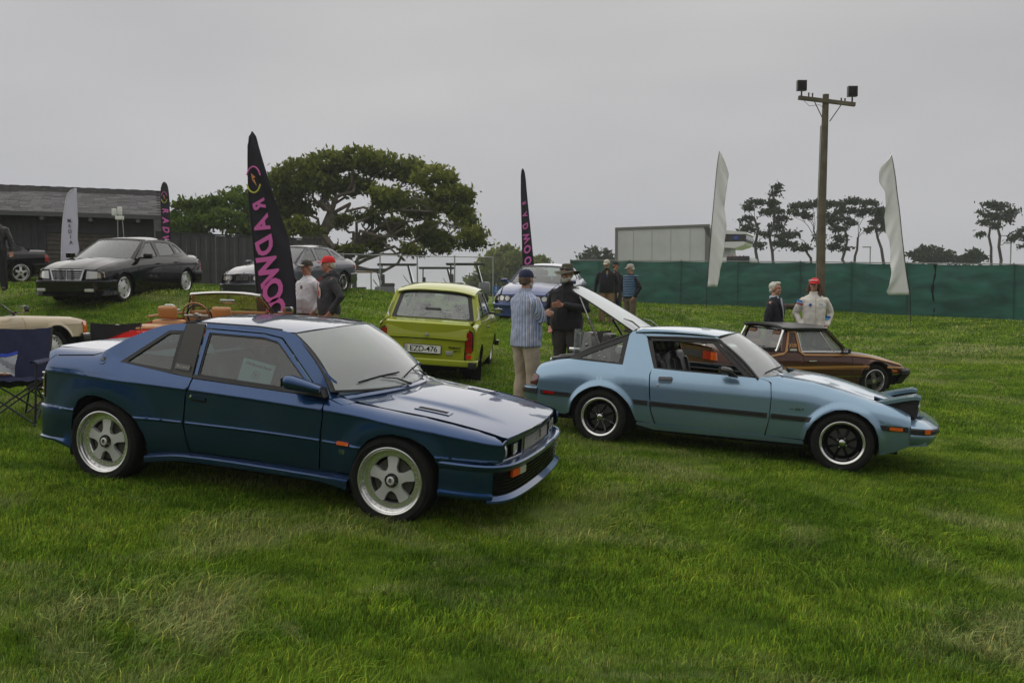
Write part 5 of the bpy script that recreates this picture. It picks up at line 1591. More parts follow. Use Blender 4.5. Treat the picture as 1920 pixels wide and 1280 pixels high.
for sd in(-1,1):
    MB().tube([(.68,sd*.625,.87),(.56,sd*.57,1.02),(.44,sd*.51,1.165)],.016,6).build('screen_post',M_chrome,sp_)
    MB().tube([(.60,sd*.66,.87),(.54,sd*.60,1.0),(.44,sd*.52,1.15)],.011,6).build('quarter_light_post',M_black,sp_)
MB().tube([(.44,-.51,1.165),(.49,-.25,1.185),(.51,0,1.19),(.49,.25,1.185),(.44,.51,1.165)],.018,8,flat=.7).build('screen_header',M_chrome,sp_)
wiper(sp_,(.80,.1,.89),(.74,.3,.93),(.70,.12,.95),(.72,.5,.93))
wiper(sp_,(.80,-.3,.89),(.74,-.15,.93),(.72,-.42,.93),(.74,-.08,.94))
MB().lathe([(0,.004),(.03,.002),(.03,0)],16,Matrix.Translation((-1.55,.45,.835)),axis='Z').build('fuel_cap',M_chrome,sp_)
# brown wedge targa with gold stripes
PW=paint('brown_paint',(.075,.028,.016),.25,.35)
M_gold=mat('gold_stripe',(.42,.20,.05),.4,coat=.6)
M_vinyl=mat('black_roof_vinyl',(.03,.03,.03),.45,bump=.1,bscale=300)
x19=dict(label='brown wedge-shaped targa sports car with gold side stripes beyond the light blue coupe',loc=(4.82,14.57,0.03),rot=(.04,.02,.279),paint=PW,
    W=((-1.98,.60),(-1.85,.70),(-1.4,.735),(-1,.74),(.5,.74),(1.1,.735),(1.5,.71),(1.72,.66),(1.80,.60)),zs=((-1.9,.52),(-1,.56),(0,.56),(.8,.55),(1.3,.52),(1.75,.44)),
    zt=((-1.95,.82),(-1.2,.83),(-.7,.82),(0,.80),(.55,.775),(.9,.735),(1.16,.69),(1.63,.565),(1.80,.50)),ye=((-1.9,.58),(-1,.60),(.4,.62),(.8,.60),(1.6,.56),(1.8,.5)),
    zc=((-1.9,1.3),(-1.3,1.2),(-1.0,.76),(.40,.745),(.52,.78),(.65,1.2),(2,1.3)),p=((-2,1.6),(1,1.7),(1.8,2)),k=.40,
    arches=((1.085,.28,.335),(-1.115,.28,.33)),sill=.20,fb_top=.40,rb_top=.45,flares=((1.085,.28,.335,.05,.015),(-1.115,.28,.33,.05,.015)),
    cuts=(('rear_wing',-1.92,-.335),('door',-.335,.60),('front_wing',.60,1.76)),handle_dz=.13,handle_mat=M_chrome,
    cabin=[(-1.12,.70),(-.72,.775),(-.60,1.12),(-.50,1.145),(.16,1.145),(.19,1.13),(.545,.75),(.3,.752),(-.7,.765)],
    windows=[[(-.365,1.105),(.075,1.103),(.262,.765),(-.345,.765)],[(.095,1.103),(.165,1.100),(.475,.765),(.285,.765)]],glass=glass_mat('side_glass_filmed',(.5,.6,.5),film=.16),
    hood=(.60,1.74,.012,.05),boot=(-1.93,-1.04,.015,.02),front_face=(1.80,.6,.06,-.1,.45),front=[('nose_panel',[(-.64,.36),(.64,.36),(.55,.51),(-.55,.51)],PW,0,.01)],
    rear_face=(1.95,.7,.06,.0,.6),rear=[('rear_panel',[(-.72,.45),(.72,.45),(.62,.80),(-.62,.80)],PW,0,.01),('tail_lamp*',[(.35,.62),(.56,.62),(.56,.745),(.35,.745)],M_red_lens,.01,.03),('tail_lamp*',[(.565,.62),(.70,.62),(.68,.745),(.565,.745)],M_amber,.01,.03),('rear_grille',[(-.33,.63),(.33,.63),(.33,.74),(-.33,.74)],M_black,.01,.01)],
    fbump=([(1.58,.715),(1.72,.70),(1.82,.62),(1.88,.4),(1.90,0)],[(-.08,.47),(.0,.47),(.02,.45),(.02,.39),(-.02,.34),(-.10,.22),(-.2,.22)],M_black),
    rbump=([(-1.75,.73),(-1.92,.72),(-2.03,.62),(-2.06,.3),(-2.07,0)],[(-.08,.52),(.02,.52),(.03,.44),(-.02,.40),(-.08,.40)],M_black),
    side_bits=(('gold_stripe',[(-1.9,.497),(-.34,.497),(.915,.515),(.915,.545),(-.34,.532),(-1.9,.532)],M_gold,.003),('gold_pinstripe',[(-1.9,.480),(.91,.490),(.91,.497),(-1.9,.487)],M_gold,.003),
        ('gold_stripe',[(-1.10,.675),(-.70,.745),(-.66,.755),(-.54,1.08),(-.385,1.08),(-.40,1.06),(-.52,1.06),(-.615,.765),(-.70,.715),(-1.10,.652)],M_gold,.016),
        ('gold_stripe',[(-.385,1.085),(-.370,.765),(-.30,.725),(.6,.718),(.95,.690),(1.3,.625),(1.62,.545),(1.62,.525),(1.3,.595),(.95,.662),(.6,.695),(-.32,.70),(-.40,.76),(-.41,1.085)],M_gold,.016),
        ('gold_stripe',[(1.28,.535),(1.62,.515),(1.70,.49),(1.28,.50)],M_gold,.003),('sill_trim',[(-.75,.355),(.80,.362),(.80,.372),(-.75,.365)],M_chrome,.004),('corner_trim',[(1.40,.385),(1.72,.39),(1.72,.40),(1.40,.397)],M_chrome,.006),
        ('side_marker',[(1.40,.435),(1.50,.432),(1.50,.465),(1.40,.468)],M_amber,.008),('chrome_belt',[(-.35,.752),(.50,.752),(.50,.766),(-.35,.766)],M_chrome,.012),('pillar_vent',[(-.60,.78),(-.57,.775),(-.44,1.03),(-.45,1.04)],M_vinyl,.006)),
    seal_mat=M_chrome,wheels=(.28,.19,'x19',.70,.28),
    tub=[(-1.8,1.6,.42,.2,.50),(-.75,.75,.70,.2,.36),(1.42,1.6,.58,.2,.42),(-1.85,-1.5,.62,.25,.66),(.7,1.6,.5,.35,.52)],
    seats=((-.18,.36,.28,M_leather_brown,.52),(-.18,-.36,.28,M_leather_brown,.52)),dash=(.45,.66,M_leather_brown),liner=(-.6,.6,.72),mirror=(.42,.82,.80,.7,M_black))
xc,XS=auto_car(x19)
TT=lambda x,y:(x,y,1.178+.012*math.cos((x+.2)*3)-.045*(abs(y)/.60)**3+.10*max(0,-(x+.52)))
panel('targa_roof',[(-.66,-.60),(-.5,-.598),(.15,-.575),(.21,-.5),(.25,0),(.21,.5),(.15,.575),(-.5,.598),(-.66,.60),(-.69,0)],TT,M_vinyl,xc,step=.08,th=.035)
def XW(u,v):
    c=1-(2*u-1)**2
    return Vector((.545+.10*c,(2*u-1)*.70,.755)).lerp(Vector((.185+.05*c,(2*u-1)*.56,1.14+.012*c)),v)
panel('windscreen',[(0,0),(1,0),(1,1),(0,1)],XW,M_glass_clear,xc,step=.1,th=.004)
panel('windscreen_trim',[(-.02,-.03),(1.02,-.03),(1.02,1.03),(-.02,1.03)],XW,M_chrome,xc,step=.1,off=.003,th=.01,holes=[fillet([(.025,.04),(.975,.04),(.97,.95),(.03,.95)],.04)])
# wide rear opening with its bright frame, sloping roll-hoop glass
def RW(u,v):
    return Vector((-.78,(2*u-1)*.60,.775)).lerp(Vector((-.63,(2*u-1)*.555,1.125)),v)
panel('rear_window_frame',fillet([(-.03,-.04),(1.03,-.04),(1.03,1.03),(-.03,1.03)],.05),RW,M_chrome,xc,step=.1,th=.015,flip=True,holes=[fillet([(.0,.02),(1.0,.02),(.985,.97),(.015,.97)],.06)])
panel('rear_window',[(0,0),(1,0),(1,1),(0,1)],lambda u,v:RW(u,v)+Vector((.05,0,0)),M_glass_clear,xc,step=.2,th=.004,flip=True)
lv=MB().box((-1.02,0,.785),(.86*.5,1.08,.03),bev=.01)
lv=MB().box((-.88,0,.77),(.50,1.10,.02)).build('engine_cover',M_black,xc,smooth=False)
for i in range(11):
    MB().box((-.88,-.48+.096*i,.80),(.48,.05,.028),bev=.008).build('louvre_rib',M_gloss_black,lv)
MB().box((0,0,0),(.02,.18,.06),bev=.008).build('rear_view_mirror',M_black,xc,loc=(.10,0,1.05))
MB().box((-1.95,.28,.835),(.03,.05,.02)).tube([(-1.3,.30,.84),(-1.3,.30,.90)],.012,8).ell((-1.3,.30,.91),(.02,.02,.02)).build('boot_lock',M_chrome,xc)
for sd in(-1,1):
    M=Matrix.Translation((-.50,sd*(XS.y(-.50,.86)+.019),.86))@Matrix.Rotation(-sd*-.38,4,'X')@(Matrix.Rotation(PI/2,4,'X')if sd<0 else Matrix.Rotation(PI,4,'Z')@Matrix.Rotation(PI/2,4,'X'))
    text_mesh('pillar_badge','X1/9',.085,M_gold,xc,M,bold=.003,space=.85)
    MB().box((-.50,sd*(XS.y(-.50,.80)+.018),.795),(.12,.006,.03)).build('name_plate',M_white_plastic,xc)

# lime green little saloon seen from behind
PT=paint('lime_paint',(.33,.37,.025),.0,.35)
tr=dict(label='lime green small saloon with fins seen from behind, Hungarian plate EZD-476',loc=(-1.158,14.13,.459),rot=(.064,-.049,1.495),paint=PT,
    W=((-1.72,.70),(-1.64,.735),(-1,.745),(0,.75),(1,.75),(1.5,.74),(1.68,.70)),zs=((-1.7,.76),(-1,.77),(0,.77),(1,.76),(1.6,.74)),
    zt=((-1.72,.895),(-1.5,.915),(-1,.935),(0,.93),(.6,.93),(1.2,.90),(1.65,.84)),ye=((-1.7,.655),(-1,.66),(0,.66),(1.0,.64),(1.6,.62)),zc=((-1.7,1.3),(-1.35,1.2),(-1.22,.915),(.5,.912),(.64,.96),(.8,1.3)),p=((-2,2.2),(2,2.2)),k=.26,
    arches=((1.01,.27,.31),(-1.01,.27,.31)),sill=.20,fb_top=.40,rb_top=.38,
    cuts=(('rear_wing',-1.70,-.45),('door',-.45,.50),('front_wing',.50,1.62)),handle_mat=M_gloss_black,
    cabin=[(-1.30,.905),(-1.25,.93),(-1.02,1.27),(-.92,1.345),(-.5,1.375),(.0,1.375),(.12,1.35),(.62,.905),(0,.908),(-1,.908)],
    windows=[[(-1.08,.945),(-.90,1.28),(-.52,1.315),(-.50,.945)],[(-.40,.945),(-.42,1.315),(.08,1.31),(.46,.945)]],glass=M_glass,
    roof=(-1.05,.10,((-1.15,1.36),(-.9,1.425),(-.5,1.455),(0,1.44),(.15,1.40)),.60,.085),roof_bow=(.05,.07),roof_mat=paint('sky_sheen_lime_paint',(.43,.46,.12),.0,.35),  # sky reflection on the roof put into a paler lime colour
    ws=((.60,.62,.93,.10),(.10,.52,1.34,.05)),ws_glass=M_glass_clear,hood=(.72,1.62,.03,.03),
    front_face=(1.66,.7,.05,.1,.5),front=[('nose_panel',[(-.72,.38),(.72,.38),(.64,.86),(-.64,.86)],PT,0,.01),('headlamp*',arc(.52,.64,.085,0,345,20),M_clear_lens,.02,.03)],
    fbump=([(1.55,.75),(1.68,.72),(1.73,.5),(1.75,0)],[(-.05,.40),(.03,.39),(.03,.30),(-.05,.30)],PT),rbump=([(-1.62,.755),(-1.72,.74),(-1.775,.66),(-1.79,.4),(-1.795,0)],[(-.06,.395),(.0,.395),(.012,.385),(.014,.345),(.006,.31),(-.02,.300),(-.08,.31)],PT),
    rear_face=(1.70,.70,.03,.0,.6),rear=[
        ('rear_panel',[(-.70,.38),(.70,.38),(.69,.80),(.655,.90),(-.655,.90),(-.69,.80)],PT,0,.012),
        ('tail_lamp*',fillet([(.575,.50),(.675,.50),(.665,.78),(.63,.815),(.585,.80)],.02),M_red_lens,.025,.035),
        ('lamp_trim*',fillet([(.56,.40),(.69,.40),(.68,.79),(.635,.83),(.57,.815)],.02),M_gloss_black,.010,.012),
        ('reflector*',[(.585,.415),(.665,.415),(.665,.475),(.585,.475)],mat('bright_red_reflector',(.6,.02,.01),.25,coat=1),.02,.02),
        ('lamp_band*',[(.585,.60),(.668,.60),(.668,.612),(.585,.612)],M_dark,.027,.003),('lamp_band*',[(.585,.69),(.666,.69),(.666,.70),(.585,.70)],M_dark,.027,.003),
        ('boot_shut_line',[(-.60,.672),(.60,.672),(.60,.678),(-.60,.678)],M_dark,.004,.001)],
    mirror=(.42,.84,1.0,.8,M_gloss_black),wheels=(.275,.17,'steel',.70,.27),
    tub=[(-1.5,1.5,.42,.2,.50),(-.68,.68,.70,.2,.38),(1.35,1.55,.62,.25,.6),(-1.6,-1.35,.66,.25,.70),(.6,1.5,.5,.4,.80)],
    seats=((-.10,.32,.36,M_leather_black,.48),(-.10,-.32,.36,M_leather_black,.48),(-.80,.0,.38,M_leather_black,.44)),dash=(.48,.86,M_leather_black),liner=(-1.1,.6,.88))
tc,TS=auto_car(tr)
# boot lid, bulging over the back; ledge shadow
def BLm(u,v): # u across, v front to back to down
    y=(2*u-1)
    w=.645-.04*v
    t=v*PI/2
    x=-1.18-.50*math.sin(min(1,v/.72)*PI/2)-.03*min(1,max(0,(v-.6)/.4))
    z=.945-.20*max(0,(v-.42)/.58)**1.6-.055*v-.012*y*y
    return Vector((x,y*w,z))
panel('boot_lid',fillet([(0,0),(1,0),(1,1),(0,1)],.05),BLm,PT,tc,step=.06,fine=.05,th=.015,flip=True)
sh=[(-.03,0),(.03,0)]
def RGm(u,v):
    c=1-(2*u-1)**2
    return Vector((-1.245-.055*c,(2*u-1)*(.605),.925+.008*c)).lerp(Vector((-1.02-.06*c,(2*u-1)*.52,1.300+.03*c)),v)
panel('rear_window',fillet([(0,0),(1,0),(1,1),(0,1)],.08),RGm,M_glass_wet,tc,step=.1,th=.004,flip=True)
panel('window_rubber',fillet([(-.02,-.03),(1.02,-.03),(1.02,1.03),(-.02,1.03)],.10),RGm,M_black,tc,step=.08,th=.02,off=.006,flip=True,holes=[fillet([(.03,.05),(.97,.05),(.965,.95),(.035,.95)],.08)])
panel('rear_scuttle',[(-.10,-.10),(1.10,-.10),(1.12,1.12),(-.12,1.12)],RGm,PT,tc,step=.08,th=.02,off=-.002,flip=True,holes=[fillet([(.01,.02),(.99,.02),(.985,.98),(.015,.98)],.08)])
for sd in(-1,1):
    MB().prism([(-1.66,.62),(-1.69,.50),(-1.69,.40),(-1.60,.40),(-1.55,.78),(-1.55,.84),(-1.66,.835)],sd*.55,sd*.715).build('fin',PT,tc,angle=30)
    MB().box((-1.79,sd*.70,.335),(.06,.12,.09),bev=.015).build('bumper_corner',M_black,tc)
    MB().box((-1.24,sd*.70,.20),(.012,.16,.30),bev=.003).build('mud_flap',M_rubber,tc)
    TS_=TS
    side_panels(TS,'vent_trim',[(-1.25,.96),(-1.12,1.14),(-1.08,1.14),(-1.17,.96)],M_white_plastic,tc,sides=(sd,),off=.016,step=.06,th=.006)
MB().lathe([(0,-.03),(.02,-.028),(.028,-.015),(.03,0)],16,Matrix.Translation((-1.705,.0,.735))@Matrix.Rotation(0,4,'Z'),axis='X').build('boot_lock',M_steel,tc)
pl=MB().box((-1.724,.045,.525),(.012,.55,.135),bev=.003).build('number_plate',M_gloss_black,tc)
MB().box((-1.7315,.045,.528),(.006,.53,.112)).build('plate_face',M_paper,pl,smooth=False)
MB().box((-1.735,.286,.528),(.003,.044,.108)).build('plate_band',mat('plate_blue_grey',(.55,.58,.6),.5),pl,smooth=False)
for k,c in enumerate(((.5,.05,.04),(.7,.7,.68),(.05,.3,.12))):
    MB().box((-1.7375,.286,.563-.013*k),(.002,.034,.013)).build('flag_stripe',mat('flag%d'%k,c,.5),pl,smooth=False)
Mp=Matrix.Translation((-1.7355,.03,.526))@Matrix.Rotation(-PI/2,4,'Z')@Matrix.Rotation(PI/2,4,'X')
text_mesh('plate_number','EZD-476',.118,M_gloss_black,pl,Mp,bold=.0006,space=.92)
text_mesh('plate_letter','H',.040,M_gloss_black,pl,Matrix.Translation((-1.7378,.286,.498))@Matrix.Rotation(-PI/2,4,'Z')@Matrix.Rotation(PI/2,4,'X'),bold=.001)
Mb=lambda y,z:Matrix.Translation((-1.708,y,z))@Matrix.Rotation(-PI/2,4,'Z')@Matrix.Rotation(PI/2,4,'X')
text_mesh('name_badge','TRABANT',.042,M_gloss_black,tc,Mb(-.415,.565),shear=.3,bold=.0012)
text_mesh('model_badge','601 S',.040,M_gloss_black,tc,Mb(-.455,.515),shear=.2,bold=.0012)
MB().box((-1.712,-.345,.485),(.012,.105,.06),bev=.004).build('reverse_lamp',M_steel,tc)
MB().box((-1.25,0,.90),(.30,1.1,.02)).build('parcel_shelf',mat('patterned_blanket',(.25,.26,.22),.9,vary=.6,vscale=40),tc)
# ------------------------------------------------------------------ people
def remesh(mb,name,vox=.014,smooth=3,wr=0.0,wscale=9.0,seed=0,voxmat=None):
    me=bpy.data.meshes.new(name)
    me.from_pydata(mb.v,[],mb.f)
    bm=bmesh.new();bm.from_mesh(me);bmesh.ops.recalc_face_normals(bm,faces=bm.faces);bm.to_mesh(me);bm.free()
    ob=bpy.data.objects.new('tmp',me)
    COL.objects.link(ob)
    r=ob.modifiers.new('r','REMESH');r.mode='VOXEL';r.voxel_size=vox
    s=ob.modifiers.new('s','SMOOTH');s.iterations=smooth;s.factor=.5
    dg=bpy.context.evaluated_depsgraph_get()
    out=bpy.data.meshes.new_from_object(ob.evaluated_get(dg))
    bpy.data.objects.remove(ob);bpy.data.meshes.remove(me)
    out.name=name
    if wr:
        n=len(out.vertices)
        co=np.empty(n*3,'f');out.vertices.foreach_get('co',co);co=co.reshape(-1,3)
        no=np.empty(n*3,'f');out.vertices.foreach_get('normal',no);no=no.reshape(-1,3)
        d=np.array([noise.noise(Vector((p[0]*wscale,p[1]*wscale+seed,p[2]*wscale*.55)))+.5*noise.noise(Vector((p[0]*wscale*2.3,p[1]*wscale*2.3+seed,p[2]*wscale*1.6)))for p in co],'f')
        co+=no*(d*wr)[:,None]
        out.vertices.foreach_set('co',co.ravel())
    out.polygons.foreach_set('use_smooth',[True]*len(out.polygons))
    out.update()
    return out

def capsule(mb,pts,r,n=12,flat=1.0):
    """closed limb with rounded ends"""
    pts=[Vector(p)for p in pts]
    rs=list(r)if isinstance(r,(list,tuple))else[r]*len(pts)
    d0=(pts[0]-pts[1]).normalized();d1=(pts[-1]-pts[-2]).normalized()
    P=[pts[0]+d0*rs[0]*.9,pts[0]+d0*rs[0]*.6]+pts+[pts[-1]+d1*rs[-1]*.6,pts[-1]+d1*rs[-1]*.9]
    R_=[rs[0]*.3,rs[0]*.78]+rs+[rs[-1]*.78,rs[-1]*.3]
    mb.tube(P,R_,n,flat=flat)

def loft(mb,secs,n=20):
    """secs: (centre, half width, half depth) rising; yaw 0: width along x"""
    rows=[]
    for(c,w,d)in secs:
        rows.append([(c[0]+w*math.copysign(abs(math.cos(2*PI*k/n))**.85,math.cos(2*PI*k/n)),c[1]+d*math.copysign(abs(math.sin(2*PI*k/n))**.85,math.sin(2*PI*k/n)),c[2])for k in range(n)])
    k0=len(mb.v)
    mb.grid(rows,closed=True)
    mb.add(rows[0],[tuple(range(n))]);mb.add(rows[-1],[tuple(range(n))])

def hand(mb,w,d,s=1.0,curl=.5,side=1,pn=None):
    """palm and five fingers; w wrist point, d direction of the hand, pn palm normal"""
    w,d=Vector(w),Vector(d).normalized()
    pn=(Vector(pn)if pn else Vector((0,1,0)))
    pn=(pn-d*pn.dot(d)).normalized()
    a=d.cross(pn)*side
    k=w+d*.085*s
    rows=[[w+a*x*.9+pn*y for x,y in((-.028,-.013),(.028,-.013),(.028,.013),(-.028,.013))],[k+a*x+pn*y for x,y in((-.042,-.012),(.042,-.012),(.042,.012),(-.042,.012))]]
    mb.grid(rows,closed=True);mb.add(rows[0],[(0,1,2,3)]);mb.add(rows[1],[(0,1,2,3)])
    for i,(o,L)in enumerate(((-.033,.062),(-.011,.076),(.012,.080),(.034,.070))):
        b=k+a*o
        ang=curl*(1.0-.06*i)
        d1=(d*math.cos(ang*.6)+pn*math.sin(ang*.6));d2=(d*math.cos(ang*1.5)+pn*math.sin(ang*1.5));d3=(d*math.cos(ang*2.4)+pn*math.sin(ang*2.4))
        p1=b+d1*L*.45*s;p2=p1+d2*L*.32*s;p3=p2+d3*L*.25*s
        capsule(mb,[b-d*.01,p1,p2,p3],[.0095,.009,.0082,.007],7)
    t0=w+d*.025+a*.026
    t1=t0+(d*.6+a*.75+pn*.2).normalized()*.042
    t2=t1+(d*.85+a*.3+pn*.4).normalized()*.034
    capsule(mb,[t0,t1,t2],[.012,.0105,.0085],7)

M_skin=mat('skin',(.42,.22,.15),.5,vary=.12,vscale=20)
M_skin_red=mat('ruddy_skin',(.46,.20,.14),.5,vary=.15,vscale=20)
M_shoe=mat('shoe_leather',(.03,.022,.018),.5)
M_hair_grey=mat('grey_hair',(.42,.41,.39),.8,vary=.3,vscale=50)
M_hair_white=mat('silver_hair',(.60,.58,.52),.8,vary=.2,vscale=50)
M_hair_brown=mat('brown_hair',(.09,.045,.022),.7,vary=.5,vscale=60)
M_eye=mat('eye_dark',(.02,.015,.012),.2)
M_lip=mat('lips',(.28,.10,.08),.5)

def person(label,loc,yaw,H=1.78,build=1.0,belly=0.0,head_yaw=0.0,head_pitch=0.0,top=None,trousers=None,arms='pockets',skin=None,
           hair=None,beard=None,cap=None,hat=None,glasses=False,jacket_len=0.0,collar=None,extras=None,stance=.0,sleeve_end=1.0,hood=None,long_hair=False,bald=False,group='visitors standing on the lawn',top_stripes=None):
    """faces -y in its own frame; yaw turns it"""
    skin=skin or M_skin
    root=thing('person',label,'person',loc,(0,0,yaw),group)
    s=H/1.78
    b=build
    hipz,shz,nkz=.93,1.45,1.52
    # joints
    hip=[Vector((sd*.095,0,.92))for sd in(-1,1)]
    knee=[Vector((sd*(.115+stance*.3),-.02,.50))for sd in(-1,1)]
    ank=[Vector((sd*(.125+stance),.02,.09))for sd in(-1,1)]
    sh=[Vector((sd*.172*b,.005,1.395))for sd in(-1,1)]
    if arms=='pockets':
        el=[Vector((sd*(.275*b),.085,1.16))for sd in(-1,1)]
        wr=[Vector((sd*(.20*b),-.045,.945))for sd in(-1,1)]
        hd=[Vector((-sd*.25,-.45,-.85))for sd in(-1,1)]
    elif arms=='down':
        el=[Vector((sd*(.255*b),.03,1.14))for sd in(-1,1)]
        wr=[Vector((sd*(.265*b),-.03,.89))for sd in(-1,1)]
        hd=[Vector((0,-.15,-1))for sd in(-1,1)]
    elif arms=='crossed':
        el=[Vector((sd*.25,-.06,1.17))for sd in(-1,1)]
        wr=[Vector((.07,-.25,1.20)),Vector((-.07,-.22,1.24))]
        hd=[Vector((1,.1,.1)),Vector((-1,.1,.05))]
    elif arms=='point': # right hand raised before the chest, left in the pocket
        el=[Vector((-.27*b,.07,1.16)),Vector((.27*b,-.05,1.16))]
        wr=[Vector((-.20*b,-.05,.945)),Vector((.06,-.27,1.22))]
        hd=[Vector((.25,-.45,-.85)),Vector((-.95,-.3,.05))]
    elif arms=='phone':
        el=[Vector((-.25*b,.02,1.16)),Vector((.25*b,-.02,1.15))]
        wr=[Vector((-.14,-.22,1.20)),Vector((.27*b,-.02,.90))]
        hd=[Vector((.35,-.7,.3)),Vector((0,-.1,-1))]
    # ---- body: one continuous skin
    m=MB()
    loft(m,[((0,.0,.86),.15*b,.10),((0,0,.95),.165*b,.115),((0,-.01-belly*.5,1.10),.145*b+belly*.3,.10+belly),((0,0,1.28),.165*b,.115),((0,.0,1.40),.17*b,.10),((0,.01,1.47),.11,.07),((0,.01,1.50),.06,.06)])
    hc=Vector((0,-.015,1.655))
    capsule(m,[(0,.012,1.45),(0,-.002,1.57)],[.060,.056])
    for i in(0,1):
        capsule(m,[sh[i],el[i],wr[i]],[.050*b,.040,.027],10)
        capsule(m,[hip[i],knee[i],ank[i]],[.085*b,.056,.040],10)
        capsule(m,[ank[i]+Vector((0,.03,-.05)),ank[i]+Vector((0,-.13,-.06))],[.038,.032],8)
        hand(m,wr[i]+(wr[i]-el[i]).normalized()*.01,hd[i],1.0,.75 if arms in('point','phone','crossed')else .35,1 if i else-1,(0,-1,-.3)if arms in('point','phone')else(-(1 if i else-1),0,0))
    Rh=Matrix.Translation(hc)@Matrix.Rotation(head_yaw,4,'Z')@Matrix.Rotation(head_pitch,4,'X')
    hm=MB()
    hm.ell((0,.012,.030),(.074,.096,.090),n=20,m=14)
    hm.ell((0,-.024,-.045),(.057,.062,.062),n=16,m=10)
    hm.ell((0,-.055,-.088),(.030,.027,.026),n=12,m=8)
    hm.ell((0,-.075,.034),(.048,.018,.014),n=12,m=6) # brow
    for sd in(-1,1):
        hm.ell((sd*.036,-.062,-.022),(.022,.022,.022),n=10,m=6) # cheek
        hm.ell((sd*.077,.010,-.005),(.011,.019,.032),n=8,m=6) # ear
    hm.add([(-.008,-.078,.025),(.008,-.078,.025),(.017,-.082,-.026),(-.017,-.082,-.026),(0,-.115,-.022),(0,-.085,.028),(0,-.085,-.034)],[(0,1,5),(0,5,4,3),(5,1,2,4),(3,4,6),(4,2,6),(0,3,6,2,1)])
    hm.ell((0,-.083,-.058),(.022,.010,.007),n=10,m=6)
    hm.ell((0,-.081,-.069),(.019,.010,.007),n=10,m=6)
    m.add([Rh@Vector(p)for p in hm.v],hm.f)
    body=link('body',remesh(m,'body',.0085,2),root,skin)
    e=MB()
    for sd in(-1,1):e.ell((sd*.030,-.079,.010),(.011,.008,.006),Rh,n=10,m=6)
    e.build('eyes',M_eye,body)
    lp=MB().ell((0,-.0905,-.063),(.019,.004,.004),Rh,n=10,m=6)
    lp.build('mouth',M_lip,body)
    if beard:
        q=MB();q.ell((0,-.048,-.085),(.046,.044,.044),n=12,m=8);q.ell((0,-.084,-.047),(.030,.012,.008),n=10,m=6)
        for sd in(-1,1):q.ell((sd*.045,-.02,-.065),(.020,.04,.034),n=8,m=6)
        z=MB();z.add([Rh@Vector(p)for p in q.v],q.f)
        link('beard',remesh(z,'beard',.006,1,wr=.006,wscale=70),body,beard)
    if hair:
        q=MB()
        if long_hair:
            q.ell((0,.03,.0),(.083,.09,.06),n=16,m=10)
            for sd in(-1,1):
                capsule(q,[(sd*.078,.025,.03),(sd*.105,.03,-.08),(sd*.10,.0,-.17)],[.036,.045,.028],8)
                capsule(q,[(sd*.05,.08,.02),(sd*.065,.085,-.10),(sd*.06,.06,-.19)],[.04,.046,.03],8)
        else:
            q.ell((0,.030,.050),(.081,.092,.083),n=16,m=10)if not(cap or hat)else q.ell((0,.030,.0),(.079,.086,.055),n=16,m=10)
            q.ell((0,.058,-.02),(.066,.055,.05),n=12,m=8)
            if not(cap or hat):q.ell((0,-.045,.105),(.05,.045,.028),n=12,m=8)
        z=MB();z.add([Rh@Vector(p)for p in q.v],q.f)
        link('hair',remesh(z,'hair',.007,1,wr=.010,wscale=45,seed=len(label)),body,hair)
    if glasses:
        g=MB()
        for sd in(-1,1):
            g.box((sd*.034,-.092,.010),(.046,.006,.030),Rh,bev=.002)
            g.box((sd*.072,-.04,.012),(.004,.10,.006),Rh)
        g.box((0,-.094,.014),(.02,.004,.005),Rh)
        g.build('glasses',M_gloss_black,body)
    if cap:
        cm,bm_=cap if isinstance(cap,tuple)else(cap,cap)
        q=MB()
        rows=[]
        for i in range(9):
            t=i/8
            a=t*PI/2
            rows.append([(.088*math.cos(a)**.7*math.cos(2*PI*k/24),.010+.106*math.cos(a)**.7*math.sin(2*PI*k/24),.030+.098*math.sin(a))for k in range(24)])
        q.grid(rows,Rh,closed=True)
        c=q.build('cap',cm,root,angle=60,weld=True)
        q=MB()
        rows=[]
        for j in range(5):
            r=j/4
            rows.append([((.070+.004*r)*math.sin(a),-(.092+.075*r*math.cos(a)**.6)*1.0+(.09*(1-math.cos(a)))*(1-r*.3),.045-.014*r-.012*math.sin(a)**2)for a in[(-.95+1.9*k/14)for k in range(15)]])
        q.grid(rows,Rh);q.grid([[(p[0],p[1],p[2]-.004)for p in r_]for r_ in rows],Rh)
        q.build('cap_brim',bm_,c,angle=60)
        MB().ell((0,.010,.128),(.006,.006,.004),Rh).build('cap_button',cm,c)
    if hat:
        q=MB()
        prof=[(.0,.135),(.045,.138),(.072,.125),(.080,.09),(.088,.045),(.094,.035),(.13,.030),(.175,.022),(.178,.018),(.13,.022),(.092,.024)]
        rows=[]
        for k in range(28):
            a=2*PI*k/28
            rows.append([(r*math.cos(a),.012+r*1.08*math.sin(a),z-(.03*max(0,(r-.1))/.07*(math.sin(a)**2))+.012*max(0,(r-.1)/.07)*abs(math.cos(a)))for r,z in prof])
        q.grid(rows+[rows[0]],Rh)
        h_=q.build('bush_hat',hat,root,angle=50,weld=True)
        MB().lathe([(.0895,.043),(.0865,.060),(.0885,.060),(.0915,.043)],28,Rh@Matrix.Translation((0,.012,0))@Matrix.Scale(1.08,4,(0,1,0)),axis='Z',closed=True).build('hat_band',M_black,h_)
        g=MB()
        for sd in(-1,1):g.ell((sd*.036,-.095,.062),(.030,.008,.018),Rh,n=12,m=6)
        g.box((0,-.10,.066),(.02,.006,.006),Rh)
        g.build('sunglasses',M_gloss_black,h_)
    # ---- clothes
    tm,tr_m=top,trousers
    q=MB()
